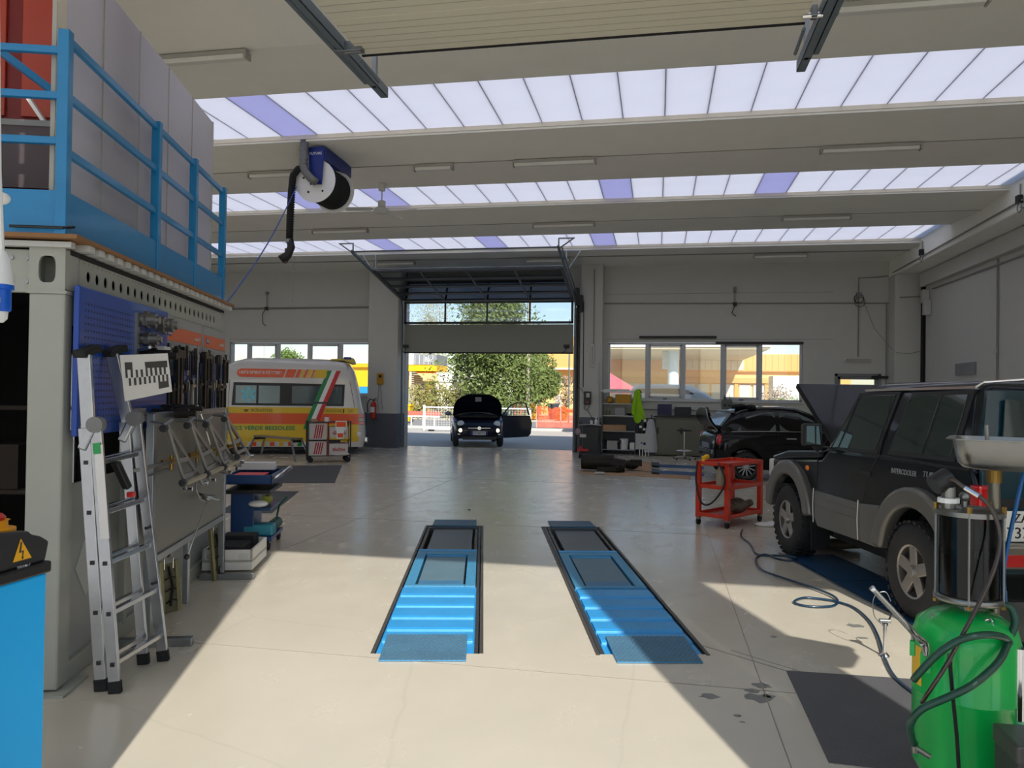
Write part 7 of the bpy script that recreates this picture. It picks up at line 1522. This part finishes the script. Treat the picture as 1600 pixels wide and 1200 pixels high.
onw('oil_dish', MB().lathe([(.08, 0), (.14, .05), (.14, .06)], 16), BLACK, 'dark dish right of the grey box on the wire rack', 'dish', .8, .15, 1.10, smooth=True)
onw('long_carton', bx(0, 0, 0, .66, .3, .17), CARD, 'long brown carton on the third shelf of the wire rack', 'carton', .02, .04, .66, bev=.006)
onw('printed_carton', bx(0, 0, 0, .3, .28, .24), mat('printed_grey_carton', rgb(170, 168, 162), .7, var=.3, scale=40), 'grey printed carton on the bottom shelf of the wire rack', 'carton', .14, .02, .14, bev=.006)
onw('white_bucket', MB().lathe([(.1, 0), (.12, .28), (.128, .285), (.128, .30)], 20), WHITE, 'white bucket on the bottom shelf of the wire rack', 'bucket', .62, .14, .14, smooth=True)
onw('flat_sheets', MB().box(0, 0, 0, 1.0, .35, .05).box(.1, .05, .05, .8, .3, .08), mat('silver_sheets', rgb(160, 165, 170), .3, .5), 'silver and black flat sheets stacked on top of the wire rack', 'sheets', -.05, .02, 1.765)
onw('dark_machine', MB().box(.3, 0, 0, .75, .25, .09).cyl((.15, .1, 0), (.15, .1, .08), .1, n=12), BLACK, 'black tools crowded on the second shelf left of the wire rack', 'tools', -.1, .05, .32)
o = onw('white_canister', bx(0, 0, 0, .18, .2, .2), WHITE, 'white canister at the right end of the rack bottom shelf', 'canister', .78, .0, .14, bev=.02)
# machine with white front panel beside rack
t = T('boxed_appliance', 'light grey square metal panel standing on the floor right of the wire rack', 'panel', (-.60, 21.45, 0)); bx(0, 0, .18, .42, .03, .62).obj('panel_sheet', LGREY, t, bev=.006); MB().cyl((.25, -.006, .34), (.25, 0, .34), .04, n=12).obj('blue_mark', NAVY, t); bx(.15, -.004, .34, .19, 0, .38).obj('black_mark', BLACK, t)
for x in (.12, .2, .28, .36): MB().cyl((x, .01, 0), (x, .01, .18), .012, n=6).obj('leg', WHITE, t)
# hi-vis jacket hanging
HV = mat('high_visibility_fabric', rgb(150, 205, 20), .8, var=.15, bump=.3, bscale=15)
p = atY(996, 608, 21.65); t = T('high_visibility_jacket', 'lime green high visibility jacket hanging at the corner of the wire rack', 'jacket', p)
rr = []
for z, w_, dx in ((0, .02, 0), (-.06, .07, 0), (-.25, .10, .0), (-.5, .12, .03), (-.8, .15, .07), (-.9, .14, .09), (-.96, .10, .1)):
    rr.append([(dx + w_ * math.cos(a) * (1 + .22 * math.sin(5 * a + z * 4)), w_ * .4 * math.sin(a), z) for a in [6.283 * i / 20 for i in range(20)]])
MB().loft(rr).obj('jacket_body', HV, t, smooth=60)
rr = [[(.15 + dx + w_ * math.cos(a), w_ * .5 * math.sin(a), z) for a in [6.283 * i / 14 for i in range(14)]] for z, w_, dx in ((-.85, .12, 0), (-1.05, .13, .0), (-1.25, .10, -.01), (-1.38, .05, -.02))]
MB().loft(rr).obj('dark_lower_part', BLACK, t, smooth=60)
rr = [[(-.06 + dx + w_ * math.cos(a) * (1 + .2 * math.sin(3 * a)), -.05 + w_ * .6 * math.sin(a), z) for a in [6.283 * i / 14 for i in range(14)]] for z, w_, dx in ((-.08, .03, .04), (-.3, .06, .0), (-.62, .07, -.03), (-.72, .05, -.03))]
MB().loft(rr).obj('sleeve', HV, t, smooth=60)
for q_ in ((.10, -.08, -1.05), (.2, -.08, -1.12), (.08, -.07, -1.3), (.22, -.08, -.88)): MB().cb(q_, (.07, .02, .06)).obj('reflective_patch', WHITE, t)
# long-handled tool
t = T('extendable_rod', 'thin grey rod leaning beside the hanging green jacket', 'rod', (-.32, 21.5, 0)); MB().cyl((0.3, 0, 0.3), (-.1, .1, 1.15), .01, n=6).obj('shaft', GREY, t)
# white coat / cloth on stand
p = atY(1018, 655, 21.5); t = T('white_apron', 'white cloth hanging beside the grey cabinet', 'cloth', p); rr = []
for z, w_ in ((0, .05), (-.1, .09), (-.4, .13), (-.8, .17), (-.92, .15)): rr.append([(w_ * math.cos(a) * (1 + .2 * math.sin(4 * a)) - .02, .05 * math.sin(a), z) for a in [6.283 * i / 20 for i in range(20)]])
MB().loft(rr).obj('cloth', mat('off_white_cloth', rgb(185, 185, 188), .9), t, smooth=60); MB().cyl((0, .06, .12), (0, .06, -p.z), .015, n=6).obj('stand_pole', BLACK, t)
# ---- cabinet workbench
BG = mat('grey_beige_cabinet', rgb(108, 106, 92), .5)
t = T('workbench_cabinet', 'grey-beige sliding door cabinet with black worktop below the window', 'cabinet', (-.06, 21.6, 0))
bx(0, 0, .03, 1.30, .55, 1.08).obj('cabinet_body', BG, t, bev=.004); bx(.02, -.012, .06, .66, 0, 1.0).obj('sliding_door', BG, t, bev=.003); bx(.64, -.02, .06, 1.28, -.008, 1.0).obj('sliding_door', BG, t, bev=.003)
for x in (.04, .68): bx(x, -.026, .62, x + .05, -.01, .80).obj('recessed_handle', BLACK, t)
bx(-.05, -.04, 1.08, 1.35, .6, 1.12).obj('worktop', BLACK, t, bev=.004)
def lap(x, w_, h_, m_, lab):
    t = T('laptop', lab, 'laptop', (-.06 + x, 21.62, 1.12)); bx(-w_ / 2, 0, 0, w_ / 2, .26, .02).obj('keyboard_base', BLACK, t, bev=.004); MB().loft([[(-w_ / 2, .26, .02), (w_ / 2, .26, .02), (w_ / 2, .33, h_), (-w_ / 2, .33, h_)], [(-w_ / 2, .275, .02), (w_ / 2, .275, .02), (w_ / 2, .345, h_), (-w_ / 2, .345, h_)]]).obj('screen', m_, t)
lap(.25, .4, .32, mat('dark_blue_screen', rgb(22, 26, 70), .2), 'open laptop with dark blue screen on the cabinet, left'); lap(.75, .46, .25, BLACK, 'open black laptop on the cabinet, right')
for i, (x, w_, lab) in enumerate(((1.05, .2, 'small black device right of the laptops'), (1.25, .16, 'black cable bundle at the right end of the worktop'), (.0, .16, 'white paper at the left end of the worktop'))):
    o = MB().cb((0, 0, .02 if i < 2 else .004), (w_, .15, .04 if i < 2 else .008)).obj(['diagnostic_device', 'cable_bundle', 'paper_sheet'][i], BLACK if i < 2 else WHITE, bev=.003); o.location = (-.06 + x, 21.75, 1.12); o['label'] = lab; o['category'] = 'device' if i < 2 else 'paper'
# sockets and control box on wall
for x in (.12, .34): MB().cb((x, YB - .02, 1.47), (.13, .04, .1)).obj('wall_socket', LGREY, WB)
t = T('wall_charger', 'grey box with two black knobs on the wall behind the raised boot lid', 'wall box', (2.02 - .1, YB - .12, 1.1)); bx(-.14, 0, 0, .14, .12, .5).obj('case', mat('dim_grey_case', rgb(100, 100, 98), .5), t, bev=.01)
for x in (-.06, .06): MB().cyl((x, 0, .33), (x, -.04, .33), .03, n=12).obj('knob', BLACK, t); MB().cyl((x * 1.2, .06, .5), (x * 1.2, .06, .62), .006, n=6).obj('antenna', BLACK, t)
wtube([(-.6, YB - .03, 1.28), (3.9, YB - .03, 1.26)], .014, CABLE)
# stool
p = fl(1069, 718); t = T('swivel_stool', 'black swivel stool with chrome five-star base in front of the cabinet', 'stool', p)
MB().lathe([(.02, .74), (.19, .75), (.2, .77), (.18, .79), (.02, .79)], 24).obj('seat', BLACK, t, smooth=True); MB().cyl((0, 0, .1), (0, 0, .75), .018).obj('column', CHROME, t); MB().torus((0, 0, .24), (0, 0, 1), .22, .009, 24, 6).obj('foot_ring', CHROME, t)
MB().bar((-.22, 0, .24), (.22, 0, .24), .015).obj('ring_spoke', CHROME, t)
for k in range(5):
    a = R_(72 * k + 10); MB().bar((0, 0, .1), (.29 * math.cos(a), .29 * math.sin(a), .05), .03, .02).obj('base_leg', CHROME, t); MB().ball((.29 * math.cos(a), .29 * math.sin(a), .026), .026, 8, 6).obj('castor', BLACK, t)
# ---- trolley by the pillar
p = fl(905, 716); t = T('service_trolley', 'cluttered black service trolley right beside the vehicle door', 'trolley', (p.x, p.y, 0))
bx(.0, 0, .12, .55, .4, .16).obj('shelf', BLACK, t); bx(0, 0, .85, .55, .4, .9).obj('shelf', BLACK, t)
for x in (0.01, .54):
    for y in (.01, .39): MB().cyl((x, y, .1), (x, y, .95), .012, n=6).obj('post', BLACK, t); MB().cyl((x - .02, y, .055), (x + .02, y, .055), .055, n=12).obj('castor_wheel', BLACK, t)
bx(.08, .04, .16, .5, .36, .84).obj('drawer_block', mat('black_drawers', rgb(24, 24, 26), .4), t)
MB().tube([(-.02, -.02, .88), (.3, -.05, .9), (.56, -.03, .88)], .012, 6).obj('handle', CHROME, t)
def ons(nm, mb, m, lab, cat, x, y, z, **k): o = mb.obj(nm, m, None, **k); o.location = (p.x + x, p.y + y, z); o['label'] = lab; o['category'] = cat; return o
ons('spray_bottle', MB().lathe([(.035, 0), (.04, .02), (.04, .1), (.012, .14), (.012, .17)], 12).box(-.04, -.01, .17, .02, .01, .19), WHITE, 'white spray bottle with red head on the service trolley', 'bottle', .42, .15, .9, smooth=True); ons('small_tub', MB().cyl((0, 0, 0), (0, 0, .1), .035, n=10), WHITE, 'small white tub beside the spray bottle on the service trolley', 'tub', .3, .15, .9, smooth=True)
ons('wiping_cloth', MB().ball((0, 0, 0), .08, 8, 6, (1, .5, 1.2)), mat('pinkish_cloth', rgb(150, 130, 135), .9), 'pinkish cloth hanging from the left end of the service trolley', 'cloth', -.04, -.02, .7, smooth='all'); ons('red_jack', MB().box(0, 0, 0, .3, .1, .06).box(0.05, 0, .06, .12, .1, .12), RED, 'small red jack on the bottom left of the service trolley', 'jack', -.05, -.13, .2)
ons('white_parts_box', bx(0, 0, 0, .16, .1, .08), LGREY, 'pale small box on the left of the service trolley', 'box', .02, -.11, .56)
# ---- cardboard with dismantled parts
quad('cardboard_sheet', 'long flattened brown cardboard under the dirty engine parts', 'cardboard', [fl(903, 739), fl(1078, 749), fl(1080, 741), fl(905, 735)], .006, CARD)
quad('cardboard_sheet', 'flattened cardboard behind the dirty engine parts', 'cardboard', [fl(950, 733), fl(1022, 738), fl(1018, 723), fl(960, 720)], .006, CARD, z=.008)
GU = mat('oily_dark_metal', rgb(40, 34, 28), .5, .5, var=.4, scale=12, bump=.4, bscale=25)
c = fl(940, 738); o = MB().cyl((-.45, 0, .2), (.25, 0, .2), .17, n=16).cyl((.2, -.05, .17), (.5, -.05, .14), .14, n=12).box(-.1, -.2, .02, .35, .1, .12).ball((.35, -.1, .1), .12, 10, 8).obj('dirty_gearbox', GU, smooth=40); o.location = (c.x, c.y + .15, .01); o['label'] = 'large oily gearbox lying on cardboard left of the small part'; o['category'] = 'gearbox'
c = fl(985, 736); o = MB().ball((0, 0, .12), .12, 10, 8, (1.6, 1, .9)).cyl((-.35, 0, .06), (0, 0, .1), .04, n=8).box(.0, -.1, .1, .25, .1, .24).obj('small_engine_part', GU, smooth=40); o.location = (c.x, c.y + .1, .012); o['label'] = 'smaller oily engine part on the cardboard, right of the gearbox'; o['category'] = 'engine part'
c = fl(918, 741); o = MB().cb((0, 0, .03), (.2, .1, .03)).obj('metal_scrap', LGREY); o.location = (c.x + .25, c.y + .02, .01); o['label'] = 'shiny metal plate beneath the oily gearbox'; o['category'] = 'metal plate'
# lift plates in floor by the black car
t = T('lift_runway', 'pair of dark blue lift plates in the floor behind the cardboard', 'car lift', (0, 0, 0))
for v0, v1 in ((726, 730), (736, 741)):
    P4 = [fl(1030, v0), fl(1100, v0 + 3), fl(1100, v1 + 3), fl(1030, v1)]; MB().loft([P4, [q_ + Vector((0, 0, .01)) for q_ in P4]]).obj('tread_plate', DB, t)
    P4 = [fl(1018, v0 - 1), fl(1030, v0), fl(1030, v1 + 1), fl(1018, v1)]; MB().loft([P4, [q_ + Vector((0, 0, .05)) for q_ in P4]]).obj('end_block', BLACK, t)
